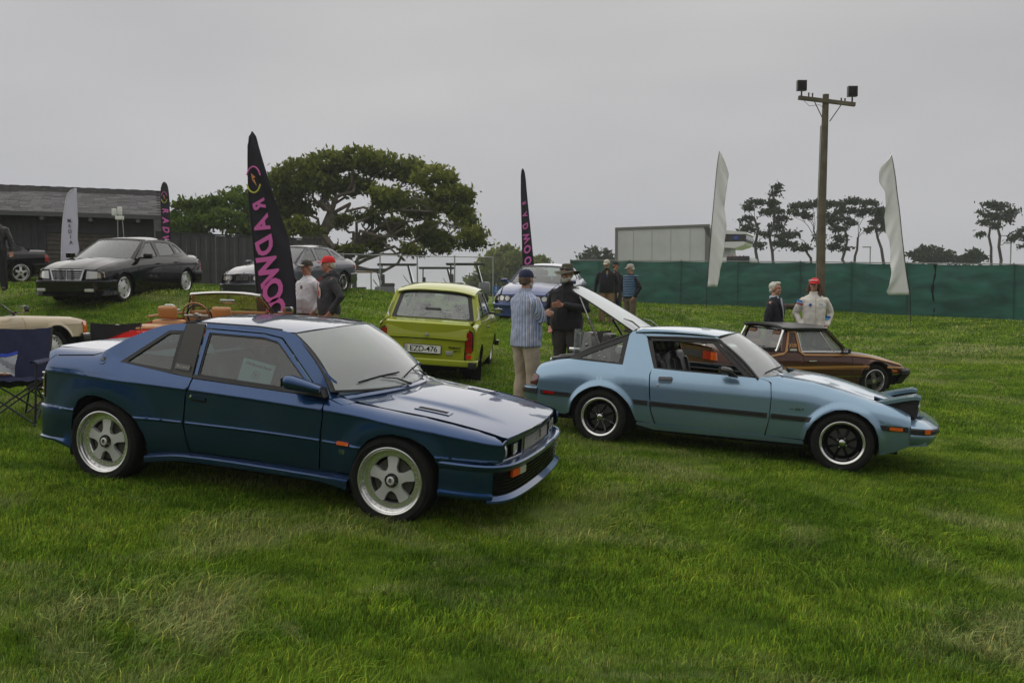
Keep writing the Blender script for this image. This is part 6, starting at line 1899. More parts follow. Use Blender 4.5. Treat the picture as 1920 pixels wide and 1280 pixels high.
    loft(q,[((0,.0,.80),.10,.09),((0,.0,.87),.168*b,.118),((0,.0,.95),.164*b+belly*.2,.112+belly*.4),((0,-.005,1.02),.15*b+belly*.2,.100+belly*.5)])
    for i in(0,1):
        capsule(q,[hip[i],hip[i].lerp(knee[i],.5),knee[i],knee[i].lerp(ank[i],.6),ank[i]+Vector((0,0,.0))],[.104*b,.092*b,.080,.078,.076],12)
    tro=link('trousers',remesh(q,'trousers',.012,3,wr=.013,wscale=8,seed=len(label)*3),root,tr_m)
    q=MB()
    lo=.90-jacket_len
    loft(q,[((0,.0,lo),.185*b+belly*.25,.135+belly*.6),((0,-belly*.25,1.0),.18*b+belly*.35,.135+belly*1.0),((0,-.01-belly*.35,1.12),.170*b+belly*.35,.130+belly*.95),((0,-.005,1.28),.188*b,.135+belly*.3),((0,.005,1.40),.195*b,.118),((0,.012,1.455),.150*b,.092),((0,.012,1.505),.075,.070),((0,.010,1.53),.066,.066)])
    for i in(0,1):
        mid=el[i].lerp(wr[i],.5)
        capsule(q,[sh[i]+Vector((0,0,-.015)),sh[i].lerp(el[i],.5),el[i],mid,el[i].lerp(wr[i],.93*sleeve_end)],[.064*b,.062*b,.058,.050,.042],12)
    tp=link('jacket' if jacket_len>0 or hood else 'shirt',remesh(q,'top',.011,3,wr=.014,wscale=10,seed=len(label)),root,tm)
    if collar:
        MB().lathe([(.060,1.50),(.066,1.535),(.074,1.545),(.078,1.53),(.082,1.495)],24,Matrix.Translation((0,.01,0)),axis='Z',closed=True).build('collar',collar,tp)
    if hood:
        q=MB();loft(q,[((0,.05,1.44),.12,.08),((0,.06,1.50),.125,.085),((0,.045,1.56),.10,.07)])
        capsule(q,[(-.10,-.02,1.50),(-.05,-.07,1.47),(.05,-.07,1.47),(.10,-.02,1.50)],.03)
        link('hood',remesh(q,'hood',.012,2,wr=.01,wscale=14),tp,hood)
    for i in(0,1):
        q=MB();a_=ank[i]
        q.ell((a_.x,a_.y-.055,.045),(.046,.135,.05),n=14,m=8)
        q.ell((a_.x,a_.y+.01,.07),(.042,.06,.055),n=12,m=6)
        link('shoe',remesh(q,'shoe',.012,1),root,M_shoe)
    root.scale=(s,s,s)
    if extras:extras(root,tp,body,Rh)
    return root

def shirt_stripes():
    m=mat('striped_shirt_cotton',(.3,.36,.5),.8)
    nt=m.node_tree
    b=nt.nodes['Principled BSDF']
    tc=nt.nodes.new('ShaderNodeTexCoord')
    sx=nt.nodes.new('ShaderNodeSeparateXYZ')
    nt.links.new(tc.outputs['Object'],sx.inputs[0])
    at=nt.nodes.new('ShaderNodeMath');at.operation='ARCTAN2'
    nt.links.new(sx.outputs['X'],at.inputs[0]);nt.links.new(sx.outputs['Y'],at.inputs[1])
    mu=nt.nodes.new('ShaderNodeMath');mu.operation='MULTIPLY';mu.inputs[1].default_value=4.2
    nt.links.new(at.outputs[0],mu.inputs[0])
    fr=nt.nodes.new('ShaderNodeMath');fr.operation='FRACT'
    nt.links.new(mu.outputs[0],fr.inputs[0])
    r=nt.nodes.new('ShaderNodeValToRGB')
    r.color_ramp.interpolation='CONSTANT'
    el=r.color_ramp.elements
    el[0].position=0;el[0].color=(.50,.54,.62,1)
    el[1].position=.14;el[1].color=(.12,.19,.42,1)
    for p,c in((.36,(.48,.52,.60,1)),(.44,(.20,.16,.17,1)),(.56,(.5,.54,.62,1)),(.68,(.16,.24,.46,1)),(.88,(.55,.58,.65,1))):
        e=el.new(p);e.color=c
    nt.links.new(fr.outputs[0],r.inputs['Fac'])
    nt.links.new(r.outputs[0],b.inputs['Base Color'])
    return m

M_khaki=mat('khaki_cotton',(.30,.22,.13),.85,bump=.2)
M_stone=mat('stone_linen',(.40,.33,.25),.9,bump=.2)
M_tan_tr=mat('tan_cotton',(.24,.15,.08),.85)
M_olive_tr=mat('olive_cotton',(.11,.085,.055),.85)
M_fleece=mat('black_fleece',(.008,.0075,.010),.95,sheen=.1)
M_charcoal=mat('charcoal_cotton',(.035,.036,.042),.9,bump=.15)
M_white_cot=mat('white_cotton',(.72,.70,.74),.85,bump=.15)
M_white_jkt=mat('white_track_jacket',(.66,.63,.58),.7)
M_navy=mat('navy_cotton',(.012,.018,.055),.85)
M_redcap=mat('red_cap_cotton',(.62,.015,.02),.8)
M_cream=mat('cream_cotton',(.50,.46,.38),.85)

def ex_white(root,tp,body,Rh):
    MB().ell((.10,-.205,1.33),(.032,.006,.032),n=12,m=6).build('round_badge',mat('badge_brown',(.2,.12,.09),.5),tp)
    MB().box((-.07,-.205,1.27),(.085,.012,.018),bev=.004).build('chest_logo',mat('logo_red',(.4,.03,.03),.6),tp)
person('man in white sweatshirt and grey-brown cap beside the red-capped man',(-3.33,13.9,.50),math.radians(-38),H=1.76,build=1.12,belly=.055,top=M_white_cot,trousers=mat('taupe_cotton',(.17,.135,.10),.85),
       cap=(mat('dark_olive_cap',(.05,.045,.035),.85),M_cream),glasses=True,beard=None,hair=M_hair_grey,head_yaw=-.15,skin=M_skin_red,extras=ex_white)
def ex_red(root,tp,body,Rh):
    for x in(-.03,.04):
        MB().tube([(x,-.135,1.47),(x*1.3,-.165,1.36),(x*1.2,-.17,1.28)],.005,6).build('drawstring',mat('red_cord',(.4,.02,.03),.7),tp)
    MB().ell((.06,-.168,1.22),(.075,.008,.09),n=18,m=8).build('chest_print',mat('cream_print',(.55,.42,.36),.8),tp)
    MB().ell((.06,-.176,1.22),(.035,.005,.05),n=12,m=6).build('print_centre',mat('print_maroon',(.3,.03,.03),.8),tp)
person('man in red cap and charcoal hooded sweatshirt, hands in khaki pockets',(-2.86,13.35,.455),math.radians(-62),H=1.84,build=1.10,belly=.03,top=M_charcoal,trousers=M_khaki,
       cap=M_redcap,hair=M_hair_white,hood=M_charcoal,head_yaw=-.1,skin=M_skin_red,extras=ex_red)
person('man in navy cap and blue-and-white striped shirt, arms folded, between the two coupes',(.17,10.55,.185),math.radians(128),H=1.80,build=1.10,belly=.03,top=shirt_stripes(),trousers=M_stone,
       cap=M_navy,hair=mat('salt_brown_hair',(.12,.08,.055),.8,vary=.4,vscale=60),beard=M_hair_grey,arms='crossed',jacket_len=.06,collar=shirt_stripes(),head_yaw=.25)
def ex_fleece(root,tp,body,Rh):
    MB().box((.0,-.155,1.25),(.008,.006,.45)).build('zip',M_charcoal,tp)
person('bearded man in bush hat and black fleece, one hand pointing',(.79,12.2,.275),math.radians(-28),H=1.84,build=1.18,belly=.05,top=M_fleece,trousers=mat('dark_brown_cargo',(.035,.03,.026),.9),
       hat=mat('olive_hat',(.075,.07,.045),.9),hair=M_hair_white,beard=M_hair_white,arms='point',skin=M_skin_red,jacket_len=.03,collar=M_fleece,extras=ex_fleece,head_yaw=-.1)
def ex_blackj(root,tp,body,Rh):
    MB().box((.02,-.142,1.20),(.014,.010,.50)).build('blue_zip',mat('bright_blue',(.02,.12,.5),.6),tp)
    MB().box((.02,-.135,1.42),(.05,.012,.10)).build('yellow_shirt',mat('yellow_shirt_cotton',(.45,.32,.05),.8),tp)
person('man in cream cap and black jacket with blue zip, near the green fence',(2.62,23.6,.93),math.radians(-12),H=1.80,build=1.15,belly=.03,top=M_fleece,trousers=M_tan_tr,cap=M_cream,hair=M_hair_grey,arms='down',jacket_len=.02,collar=M_fleece,extras=ex_blackj,head_yaw=-.3,head_pitch=.25)
person('man in black cap mostly hidden behind the black-jacketed man',(2.98,24.6,.93),math.radians(30),H=1.80,top=mat('black_cotton',(.01,.01,.013),.9),trousers=M_charcoal,cap=mat('black_cap',(.01,.01,.012),.8),hair=M_hair_brown,arms='down',head_yaw=.3)
def ex_vest(root,tp,body,Rh):
    q=MB()
    for i in range(9):
        z=.93+.062*i
        w=.215 if z<1.35 else .205
        loft(q,[((0,0,z),w*.97,.155),((0,0,z+.03),w+.012,.172),((0,0,z+.058),w*.97,.155)],18)
    link('quilted_vest',remesh(q,'vest',.012,1),root,mat('blue_quilted_nylon',(.035,.09,.17),.5))
person('man in grey cap and blue quilted vest standing alone before the green fence',(3.04,21.9,.76),math.radians(-58),H=1.78,build=1.0,top=mat('black_cotton',(.01,.01,.013),.9),trousers=M_olive_tr,cap=mat('grey_cap',(.35,.33,.29),.85),hair=M_hair_white,arms='pockets',extras=ex_vest,head_yaw=-.3,head_pitch=.15)
def ex_suit(root,tp,body,Rh):
    MB().add([(-.05,-.115,1.50),(.05,-.115,1.50),(.035,-.152,1.30),(.012,-.16,1.12),(-.012,-.16,1.12),(-.035,-.152,1.30)],[(0,1,2,3,4,5)]).build('shirt_front',mat('pale_shirt',(.5,.52,.62),.8),tp,smooth=False)
    MB().box((0,-.165,1.30),(.035,.006,.34),Matrix.Rotation(-.04,4,'X')).build('tie',mat('patterned_tie',(.25,.12,.08),.7,vary=.7,vscale=60),tp)
    for sd in(-1,1):MB().add([(sd*.05,-.118,1.50),(sd*.11,-.13,1.42),(sd*.08,-.165,1.30),(sd*.012,-.17,1.10),(sd*.03,-.16,1.30)],[(0,1,2,3,4)]).build('lapel',mat('lapel_navy',(.008,.009,.018),.6),tp,smooth=False)
person('silver-haired man in dark suit beyond the brown sports car',(4.71,15.3,.13),math.radians(52),H=1.80,build=1.02,top=mat('dark_suit_wool',(.006,.007,.014),.85),trousers=mat('suit_trousers',(.006,.007,.014),.85),hair=M_hair_white,beard=None,jacket_len=.12,arms='down',extras=ex_suit,collar=mat('pale_shirt',(.5,.52,.62),.8))
def ex_track(root,tp,body,Rh):
    cols=(('band_blue',(.01,.10,.42)),('band_sky',(.15,.42,.68)),('band_red',(.45,.03,.05)))
    for k,(n_,c)in enumerate(cols):
        MB().lathe([(.079,0),(.083,.012),(.079,.024)],20,Matrix.Translation((-.215,.022,1.36-.026*k))@Matrix.Rotation(.32,4,'Y'),axis='Z').build('sleeve_band',mat(n_,c,.7),tp)
        if k<2:MB().lathe([(.062,0),(.065,.018),(.061,.036)],20,Matrix.Translation((.235,.03,1.08-.038*k))@Matrix.Rotation(.2,4,'Y'),axis='Z').build('cuff_band',mat(n_,c,.7),tp)
    MB().ell((-.09,-.150,1.31),(.026,.005,.026),n=14,m=6).build('chest_roundel',mat('band_blue',(.01,.10,.42),.7),tp)
    MB().box((.09,-.15,1.32),(.07,.006,.016),bev=.003).build('chest_logo',mat('band_sky',(.15,.42,.68),.7),tp)
    MB().box((0,-.152,1.2),(.008,.006,.52)).build('zip',M_cream,tp)
    text_mesh('cap_lettering','RADWOOD',.028,M_white_plastic,root,Rh@Matrix.Translation((0,-.098,.085))@Matrix.Rotation(PI/2-.35,4,'X'),bold=.001)
person('long-haired man in red flat-brim cap and white track jacket beside the suited man',(5.38,15.2,.20),math.radians(-8),H=1.80,build=1.10,top=M_white_jkt,trousers=M_charcoal,cap=M_redcap,hair=M_hair_brown,long_hair=True,arms='pockets',collar=M_white_jkt,extras=ex_track,head_yaw=-.45,jacket_len=.0)
def ex_phone(root,tp,body,Rh):
    MB().box((-.08,-.30,1.24),(.07,.012,.14),Matrix.Rotation(0,4,'X'),bev=.004).build('phone',M_gloss_black,tp)
    MB().add([(-.07,-.142,1.46),(.07,-.142,1.46),(.09,-.165,1.1),(.08,-.160,.92),(-.08,-.160,.92),(-.09,-.165,1.1)],[(0,1,2,3,4,5)]).build('pink_shirt',mat('pink_cotton',(.42,.16,.26),.85),tp,smooth=False)
person('person in black jacket over pink top looking at a phone at the left edge',(-11.32,18.8,1.82),math.radians(20),H=1.72,build=1.08,top=mat('black_leather_jacket',(.012,.012,.013),.5),trousers=mat('black_denim',(.008,.008,.011),.8),hair=M_hair_brown,glasses=True,arms='phone',extras=ex_phone,head_pitch=.25,head_yaw=.3)
# crown pads, metres: centre x, y, z, half sizes
OAK=[(-11.1,44.32,7.94,1.38,1.24,0.81),(-10.08,46.28,8.89,1.44,1.3,0.69),(-8.14,45.17,9.05,1.21,1.09,0.52),(-7.07,46.67,8.95,1.15,1.04,0.63),(-5.57,46.8,8.59,1.09,0.98,0.63),(-3.92,43.22,7.59,1.15,1.04,0.69),(-2.95,42.88,6.58,1.09,0.98,0.75),(-2.77,48.16,6.08,0.98,0.88,0.63),(-2.11,44.46,4.82,0.81,0.73,0.58),(-12.14,44.3,7.47,0.81,0.73,0.75),(-13.91,49.17,6.79,0.75,0.67,0.69),(-11.58,45.81,6.72,1.15,1.04,0.63),(-13.02,48.15,5.78,0.98,0.88,0.52),(-10.04,45.85,7.73,1.09,0.98,0.52),(-8.57,46.89,7.87,1.15,1.04,0.52),(-6.24,43.76,6.85,1.15,1.04,0.58),(-4.99,46.86,6.69,1.15,1.04,0.63),(-6.51,48.36,5.7,1.04,0.93,0.46),(-4.62,46.15,5.17,1.04,0.93,0.58),(-3.81,47.54,4.74,0.86,0.78,0.52),(-7.66,47.1,4.8,0.86,0.78,0.35),(-10.41,43.21,5.35,0.81,0.73,0.4),(-9.54,47.65,6.03,0.75,0.67,0.29),(-7.87,46.58,6.22,0.75,0.67,0.35),(-5.32,44.73,4.22,0.75,0.67,0.23),(-12.24,43.0,5.2,0.58,0.52,0.46),(-11.19,48.34,5.04,0.63,0.57,0.23),(-8.6,45.83,4.28,0.86,0.78,0.29)]
BUSH1=[(-17.98,42.44,6.34,0.37,0.33,0.37),(-18.01,42.76,5.84,0.42,0.38,0.42),(-18.06,42.43,5.28,0.42,0.38,0.37)]
BUSH2=[(-18.26,46.68,6.09,0.62,0.56,0.45),(-16.74,44.58,6.3,0.68,0.61,0.51),(-16.42,46.2,6.76,0.73,0.66,0.51),(-14.99,44.78,6.75,0.79,0.71,0.51),(-14.77,46.74,7.2,0.73,0.66,0.51),(-14.12,46.52,6.51,0.73,0.66,0.62),(-17.11,43.39,5.23,0.84,0.76,0.39),(-15.81,43.54,5.51,0.96,0.86,0.51),(-14.55,43.87,5.68,1.01,0.91,0.56),(-14.37,46.86,5.66,0.84,0.76,0.56),(-17.08,44.74,5.2,0.84,0.76,0.28)]
HILL=[(-1.68,122.03,7.37,2.25,2.03,1.35),(0.37,116.82,6.62,2.1,1.89,1.5),(-3.38,120.12,6.38,1.35,1.22,1.35),(-1.48,118.17,4.82,3.15,2.84,2.1),(1.1,117.61,4.44,2.7,2.43,2.1),(-4.56,121.36,4.15,1.5,1.35,1.8),(-0.38,121.35,8.56,1.5,1.35,0.6),(4.12,126.47,7.27,1.2,1.08,0.6),(3.46,122.91,6.11,1.05,0.95,0.9),(-2.78,126.86,3.08,3.0,2.7,1.5),(1.97,125.7,2.67,3.0,2.7,1.2)]
FAR1=[(10.86,123.93,8.24,0.75,0.68,0.6),(11.77,121.37,8.56,0.75,0.68,0.53),(12.48,117.3,7.74,1.05,0.95,0.68),(14.23,122.89,7.57,1.05,0.95,0.68),(10.07,123.72,7.45,0.9,0.81,0.45),(12.34,123.24,7.28,1.65,1.49,0.45)]
CYP1=[(29.31,95.21,14.15,0.27,0.25,0.33),(29.27,95.64,13.43,0.44,0.39,0.33),(28.63,94.13,12.42,0.66,0.59,0.33),(29.44,95.99,11.73,0.77,0.69,0.33),(26.82,95.22,12.42,0.82,0.74,0.27),(25.98,94.35,11.73,0.66,0.59,0.22),(27.67,93.69,11.08,0.77,0.69,0.27),(29.76,96.06,10.71,0.88,0.79,0.33),(26.44,96.47,10.75,0.66,0.59,0.27),(26.11,93.77,9.56,0.77,0.69,0.33),(29.53,95.9,9.74,0.98,0.89,0.33),(27.86,94.73,8.93,0.66,0.59,0.27),(29.75,93.95,8.63,0.82,0.74,0.33),(25.52,94.38,8.9,0.55,0.49,0.27),(30.1,95.81,7.93,0.88,0.79,0.27),(27.67,96.12,7.71,0.44,0.39,0.22)]
CYP2=[(32.38,96.18,12.17,1.02,0.91,0.28),(34.51,98.46,12.67,0.9,0.81,0.23),(35.21,96.18,12.23,0.9,0.81,0.28),(32.49,98.87,11.72,0.68,0.61,0.23),(33.38,97.32,11.32,0.79,0.71,0.23),(36.12,99.52,11.54,0.79,0.71,0.23),(37.08,99.92,10.89,0.68,0.61,0.23),(31.9,98.02,9.18,0.68,0.61,0.23),(32.42,99.99,8.21,1.02,0.91,0.28),(32.86,97.24,7.54,0.9,0.81,0.23),(34.66,96.31,8.45,0.45,0.41,0.17)]
CYP3=[(38.45,100.4,12.88,0.81,0.73,0.29),(39.06,98.13,12.94,1.04,0.93,0.23),(40.93,98.79,12.7,0.92,0.83,0.29),(38.97,99.63,12.05,1.04,0.93,0.29),(40.86,100.44,11.88,0.92,0.83,0.29),(37.77,98.62,11.08,0.81,0.73,0.29),(39.32,98.17,10.55,0.69,0.62,0.23),(38.61,101.47,10.21,0.81,0.73,0.35),(38.2,99.26,8.9,0.81,0.73,0.29),(38.37,101.83,8.07,0.81,0.73,0.35),(42.28,101.59,10.09,0.46,0.41,0.23),(38.92,99.51,7.55,0.58,0.52,0.23)]
CYP4=[(41.65,97.88,11.81,0.86,0.77,0.31),(42.71,98.06,11.39,0.86,0.77,0.31),(42.2,98.43,10.75,0.86,0.77,0.31),(43.3,98.29,10.43,0.61,0.55,0.31),(42.39,98.18,9.81,0.74,0.66,0.25)]
CYP5=[(56.09,100.48,12.77,0.95,0.86,0.3),(58.27,101.76,12.66,0.95,0.86,0.3),(58.34,100.03,11.97,0.59,0.54,0.3),(55.05,99.72,11.69,0.71,0.64,0.3),(57.2,100.88,11.55,0.95,0.86,0.3),(54.37,98.95,10.49,0.59,0.54,0.3),(55.75,99.2,10.27,0.71,0.64,0.24),(58.99,101.91,11.27,0.59,0.54,0.24),(54.87,100.08,9.22,0.48,0.43,0.3),(59.25,100.19,9.35,0.54,0.48,0.18),(57.25,98.05,8.69,0.48,0.43,0.18)]
CYP6=[(59.66,99.83,9.82,0.63,0.56,0.25),(60.49,100.16,9.03,0.75,0.68,0.25),(59.5,99.04,7.9,0.63,0.56,0.31)]
RND1=[(52.19,110.46,7.38,1.1,0.99,0.62),(53.61,110.53,8.07,1.38,1.24,0.48),(53.99,108.24,7.53,1.24,1.12,0.62),(53.94,110.51,7.04,2.07,1.86,0.48),(55.69,109.87,6.94,0.69,0.62,0.41)]
RND2=[(58.06,110.72,6.98,0.96,0.87,0.41),(58.34,109.41,7.6,1.1,0.99,0.48),(60.2,110.83,7.12,0.96,0.87,0.48),(59.16,110.95,6.85,1.51,1.36,0.34)]
# ------------------------------------------------------------------ the lawn
CTRL=[]
def _wheels(loc,rot,xs,yw,k=0.015):
    M=Matrix.Translation(loc)@(Matrix.Rotation(rot[2],4,'Z')@Matrix.Rotation(rot[1],4,'Y')@Matrix.Rotation(rot[0],4,'X'))
    for x in xs:
        for y in(-yw,yw):
            p=M@Vector((x,y,k))
            CTRL.append((p.x,p.y,p.z,.02))
_wheels((-1.763,6.969,.154),(.0268,.0668,-.2875),(1.2,-1.19),.76)
_wheels((2.345,9.295,-.0104),(-.0212,.0495,-.4102),(1.21,-1.21),.70)
_wheels((-9.204,20.392,1.685),(-.016,.077,-1.704),(1.35,-1.34),.7)
_wheels((-6.272,24.503,1.734),(-.004,.079,-1.917),(1.42,-1.41),.7)
_wheels((.89,24.17,1.18),(-.032,.071,-1.856),(1.42,-1.41),.7)
_wheels((-15.849,24.514,2.045),(-.068,.085,-2.192),(1.35,-1.34),.7)
_wheels((-8.76,13.4,.38),(-.10,-.02,1.36),(1.23,-1.23),.7)
_wheels((-4.13,11.72,.515),(.02,-.03,1.47),(1.12,-1.13),.65)
_wheels((4.82,14.57,0.03),(.04,.02,.279),(1.085,-1.115),.62)
_wheels((-1.158,14.13,.459),(.064,-.049,1.495),(1.01,-1.01),.6)
for p in((-3.33,13.9,.50),(-2.86,13.35,.455),(.17,10.55,.185),(.79,12.2,.275),(2.62,23.6,.93),(3.04,21.9,.76),(4.71,15.3,.13),(5.38,15.2,.20),(-11.1,18.8,1.5),
          (-4.88,8.3,.40),(-13.1,31,2.25),(-17.5,29.2,2.3),(-8,35,1.98),(-3,30,1.58),(-5,31,1.64),(0,31,1.38),(-2,28,1.50),(2.79,40.5,1.69),(5.23,38,1.54),(11.15,33,1.26),(13.99,30.2,1.06),
          (16.47,28,.93),(19.71,23.5,.62),(12.17,26,.94),(7.42,32.5,1.31),(10.83,30,1.10),(-4,39,1.3),(-1,39,1.2),(-8,42,1.3),(-14,40,1.9),(3,46,1.4),
          (0,4,-.02),(-3,4,.17),(3,4,-.22),(6,8,-.32),(9,12,-.35),(9,18,.1),(-7,7,.42),(12,20,.35),(-22,28,2.3),(-16,16,1.3),(0,0,0.0),(-8,0,.4),(8,0,-.45),(0,60,.8),(25,60,.8),(-25,60,1.2),(40,30,.4),(-40,30,2.0),(0,-20,-.3)):
    CTRL.append((p[0],p[1],p[2],.06))
_C=np.array(CTRL,float)
_S=9.0
def _kern(d2):return 1.0/(1.0+d2/(_S*_S))**1.2
_Pm=np.c_[np.ones(len(_C)),_C[:,0]/20,_C[:,1]/20]
_w0=np.linalg.lstsq(_Pm,_C[:,2],rcond=None)[0]
_res=_C[:,2]-_Pm@_w0
_D2=(_C[:,None,0]-_C[None,:,0])**2+(_C[:,None,1]-_C[None,:,1])**2
_al=np.linalg.solve(_kern(_D2)+np.diag(_C[:,3]**2*.6+1e-4),_res)
def ground_np(X,Y):
    X=np.asarray(X,float);Y=np.asarray(Y,float)
    sh=X.shape
    x,y=X.ravel(),Y.ravel()
    out=np.zeros(len(x))
    for i in range(0,len(x),20000):
        a,b=x[i:i+20000],y[i:i+20000]
        d2=(a[:,None]-_C[None,:,0])**2+(b[:,None]-_C[None,:,1])**2
        w=_w0[0]+_w0[1]*a/20+_w0[2]*b/20
        r=np.hypot(a,b-15)
        t=np.clip((r-40)/60,0,1);t=t*t*(3-2*t)
        out[i:i+20000]=(w+_kern(d2)@_al)*(1-t)+.8*t
    return out.reshape(sh)
def gz(x,y):return float(ground_np([x],[y])[0])

def axis_pts(lo,hi,fine0,fine1,fs,grow=1.28):
    a=list(np.arange(fine0,fine1+1e-6,fs))
    s=fs;v=fine1
    while v<hi:
        s*=grow;v+=s;a.append(min(v,hi))
    s=fs;v=fine0
    while v>lo:
        s*=grow;v-=s;a.insert(0,max(v,lo))
    return np.array(sorted(set(a)))
gx=axis_pts(-700,700,-22,24,.35)
gy=axis_pts(-100,1000,-1,44,.35)
GX,GY=np.meshgrid(gx,gy)
GZ=ground_np(GX,GY)
nx,ny=len(gx),len(gy)
V=np.stack([GX.ravel(),GY.ravel(),GZ.ravel()],1)
I=np.arange(nx*ny).reshape(ny,nx)
Fq=np.stack([I[:-1,:-1].ravel(),I[:-1,1:].ravel(),I[1:,1:].ravel(),I[1:,:-1].ravel()],1)
gme=bpy.data.meshes.new('lawn')
gme.from_pydata(V.tolist(),[],Fq.tolist())
gme.polygons.foreach_set('use_smooth',[True]*len(gme.polygons))

def grass_color_nodes(nt,dark=1.0):
    """world-space patches: deep green, yellow green and pale fescue, drawn out sideways like mown, wind-combed turf"""
    geo=nt.nodes.new('ShaderNodeNewGeometry')
    mp=nt.nodes.new('ShaderNodeMapping')
    mp.inputs['Scale'].default_value=(.62,1.0,1.0)
    nt.links.new(geo.outputs['Position'],mp.inputs['Vector'])
    def nz(scale,detail,rough=.5,dist=0.0):
        n=nt.nodes.new('ShaderNodeTexNoise')
        n.inputs['Scale'].default_value=scale
        n.inputs['Detail'].default_value=detail
        n.inputs['Roughness'].default_value=rough
        n.inputs['Distortion'].default_value=dist
        nt.links.new(mp.outputs[0],n.inputs['Vector'])
        return n
    def ramp(src,stops):
        r=nt.nodes.new('ShaderNodeValToRGB')
        e=r.color_ramp.elements
        e[0].position,e[0].color=stops[0][0],(*[c*dark for c in stops[0][1]],1)
        e[1].position,e[1].color=stops[-1][0],(*[c*dark for c in stops[-1][1]],1)
        for p,c in stops[1:-1]:
            k=e.new(p);k.color=(*[q*dark for q in c],1)
        nt.links.new(src,r.inputs['Fac'])
        return r
    n1,n2,n3=nz(1.15,8,.72,.4),nz(5.0,6,.75),nz(.75,8,.72,1.0)
    a=ramp(n1.outputs['Fac'],[(.30,(.058,.128,.012)),(.44,(.110,.205,.020)),(.57,(.180,.285,.032)),(.72,(.26,.345,.065))])
    b=ramp(n2.outputs['Fac'],[(.32,(.50,.58,.46)),(.5,(1,1,1)),(.68,(1.45,1.32,1.2))])
    m=nt.nodes.new('ShaderNodeMixRGB');m.blend_type='MULTIPLY';m.inputs['Fac'].default_value=1
    nt.links.new(a.outputs[0],m.inputs['Color1']);nt.links.new(b.outputs[0],m.inputs['Color2'])
    pale=ramp(n3.outputs['Fac'],[(.50,(0,0,0)),(.64,(.8,.8,.8))])
    if dark!=1.0:
        pass
    m2=nt.nodes.new('ShaderNodeMixRGB')
    m2.inputs['Color2'].default_value=(.31*dark,.34*dark,.15*dark,1)
    nt.links.new(pale.outputs[0],m2.inputs['Fac']);nt.links.new(m.outputs[0],m2.inputs['Color1'])
    return m2.outputs[0],n2
gm=bpy.data.materials.new('turf');gm.use_nodes=True
_nt=gm.node_tree;_b=_nt.nodes['Principled BSDF']
_c,_n2=grass_color_nodes(_nt,.8)
_nt.links.new(_c,_b.inputs['Base Color']);_b.inputs['Roughness'].default_value=1;_b.inputs['Specular IOR Level'].default_value=.1
_g=_nt.nodes.new('ShaderNodeNewGeometry')
_f=_nt.nodes.new('ShaderNodeTexNoise');_f.inputs['Scale'].default_value=14;_f.inputs['Detail'].default_value=8;_f.inputs['Roughness'].default_value=.75
_nt.links.new(_g.outputs['Position'],_f.inputs['Vector'])
_bp=_nt.nodes.new('ShaderNodeBump');_bp.inputs['Strength'].default_value=.8;_bp.inputs['Distance'].default_value=.06
_nt.links.new(_f.outputs['Fac'],_bp.inputs['Height']);_nt.links.new(_bp.outputs[0],_b.inputs['Normal'])
lawn=link('lawn',gme,None,gm);lawn['kind']='structure'

# grass blades: patches of blades scattered over the lawn with geometry nodes
bm_=bpy.data.materials.new('grass_blades');bm_.use_nodes=True
_nt=bm_.node_tree;_b=_nt.nodes['Principled BSDF']
_c,_n2=grass_color_nodes(_nt,1.0)
_at=_nt.nodes.new('ShaderNodeAttribute');_at.attribute_name='tone'
_hs=_nt.nodes.new('ShaderNodeMixRGB');_hs.blend_type='MULTIPLY';_hs.inputs['Fac'].default_value=1
_nt.links.new(_c,_hs.inputs['Color1']);_nt.links.new(_at.outputs['Color'],_hs.inputs['Color2'])
_nt.links.new(_hs.outputs[0],_b.inputs['Base Color']);_b.inputs['Roughness'].default_value=.8;_b.inputs['Specular IOR Level'].default_value=.06
_tl=_nt.nodes.new('ShaderNodeBsdfTranslucent');_nt.links.new(_hs.outputs[0],_tl.inputs['Color'])
_mx=_nt.nodes.new('ShaderNodeMixShader');_mx.inputs[0].default_value=.4
_nt.links.new(_b.outputs[0],_mx.inputs[1]);_nt.links.new(_tl.outputs[0],_mx.inputs[2])
_nt.links.new(_mx.outputs[0],_nt.nodes['Material Output'].inputs['Surface'])

tcol=bpy.data.collections.new('grass_patches') # not linked to the scene: source meshes only
rng=np.random.default_rng(5)
def patch_mesh(name,nb,size,hmin,hmax,wid,lean,comb,seed):
    rg=np.random.default_rng(seed)
    vs,fs,col=[],[],[]
    for i in range(nb):
        x,y=rg.uniform(-size/2,size/2,2)
        h=rg.uniform(hmin,hmax);a=rg.uniform(0,2*PI)
        ln=rg.uniform(.2,1.0)*lean
        dx,dy=math.cos(a)*ln+comb*rg.uniform(.3,1.2),math.sin(a)*ln
        w=wid*rg.uniform(.6,1.3)
        wa=rg.uniform(0,PI);wx,wy=math.cos(wa)*w,math.sin(wa)*w
        n=len(vs)
        vs+=[(x-wx,y-wy,-.01),(x+wx,y+wy,-.01),(x+dx*h*.35+wx*.8,y+dy*h*.35+wy*.8,h*.6),(x+dx*h*.35-wx*.8,y+dy*h*.35-wy*.8,h*.6),(x+dx*h,y+dy*h,h*(1-.25*min(1,abs(ln))))]
        fs+=[(n,n+1,n+2,n+3),(n+3,n+2,n+4)]
        t=rg.uniform(.35,1.8);dry=rg.uniform()<.08
        c=(t*2.0,t*1.5,t*1.3)if dry else(t*rg.uniform(.85,1.15),t,t*.9)
        col+=[c]*5
    me=bpy.data.meshes.new(name);me.from_pydata(vs,[],fs)
    ca=me.attributes.new('tone','FLOAT_COLOR','POINT')
    ca.data.foreach_set('color',[v for c in col for v in(*c,1)])
    me.materials.append(bm_)
    ob=bpy.data.objects.new(name,me);tcol.objects.link(ob)
for k in range(4):patch_mesh('grass_patch_a%d'%k,210,.30,.016,.042,.0021,1.0,.4,10+k) # close lawn
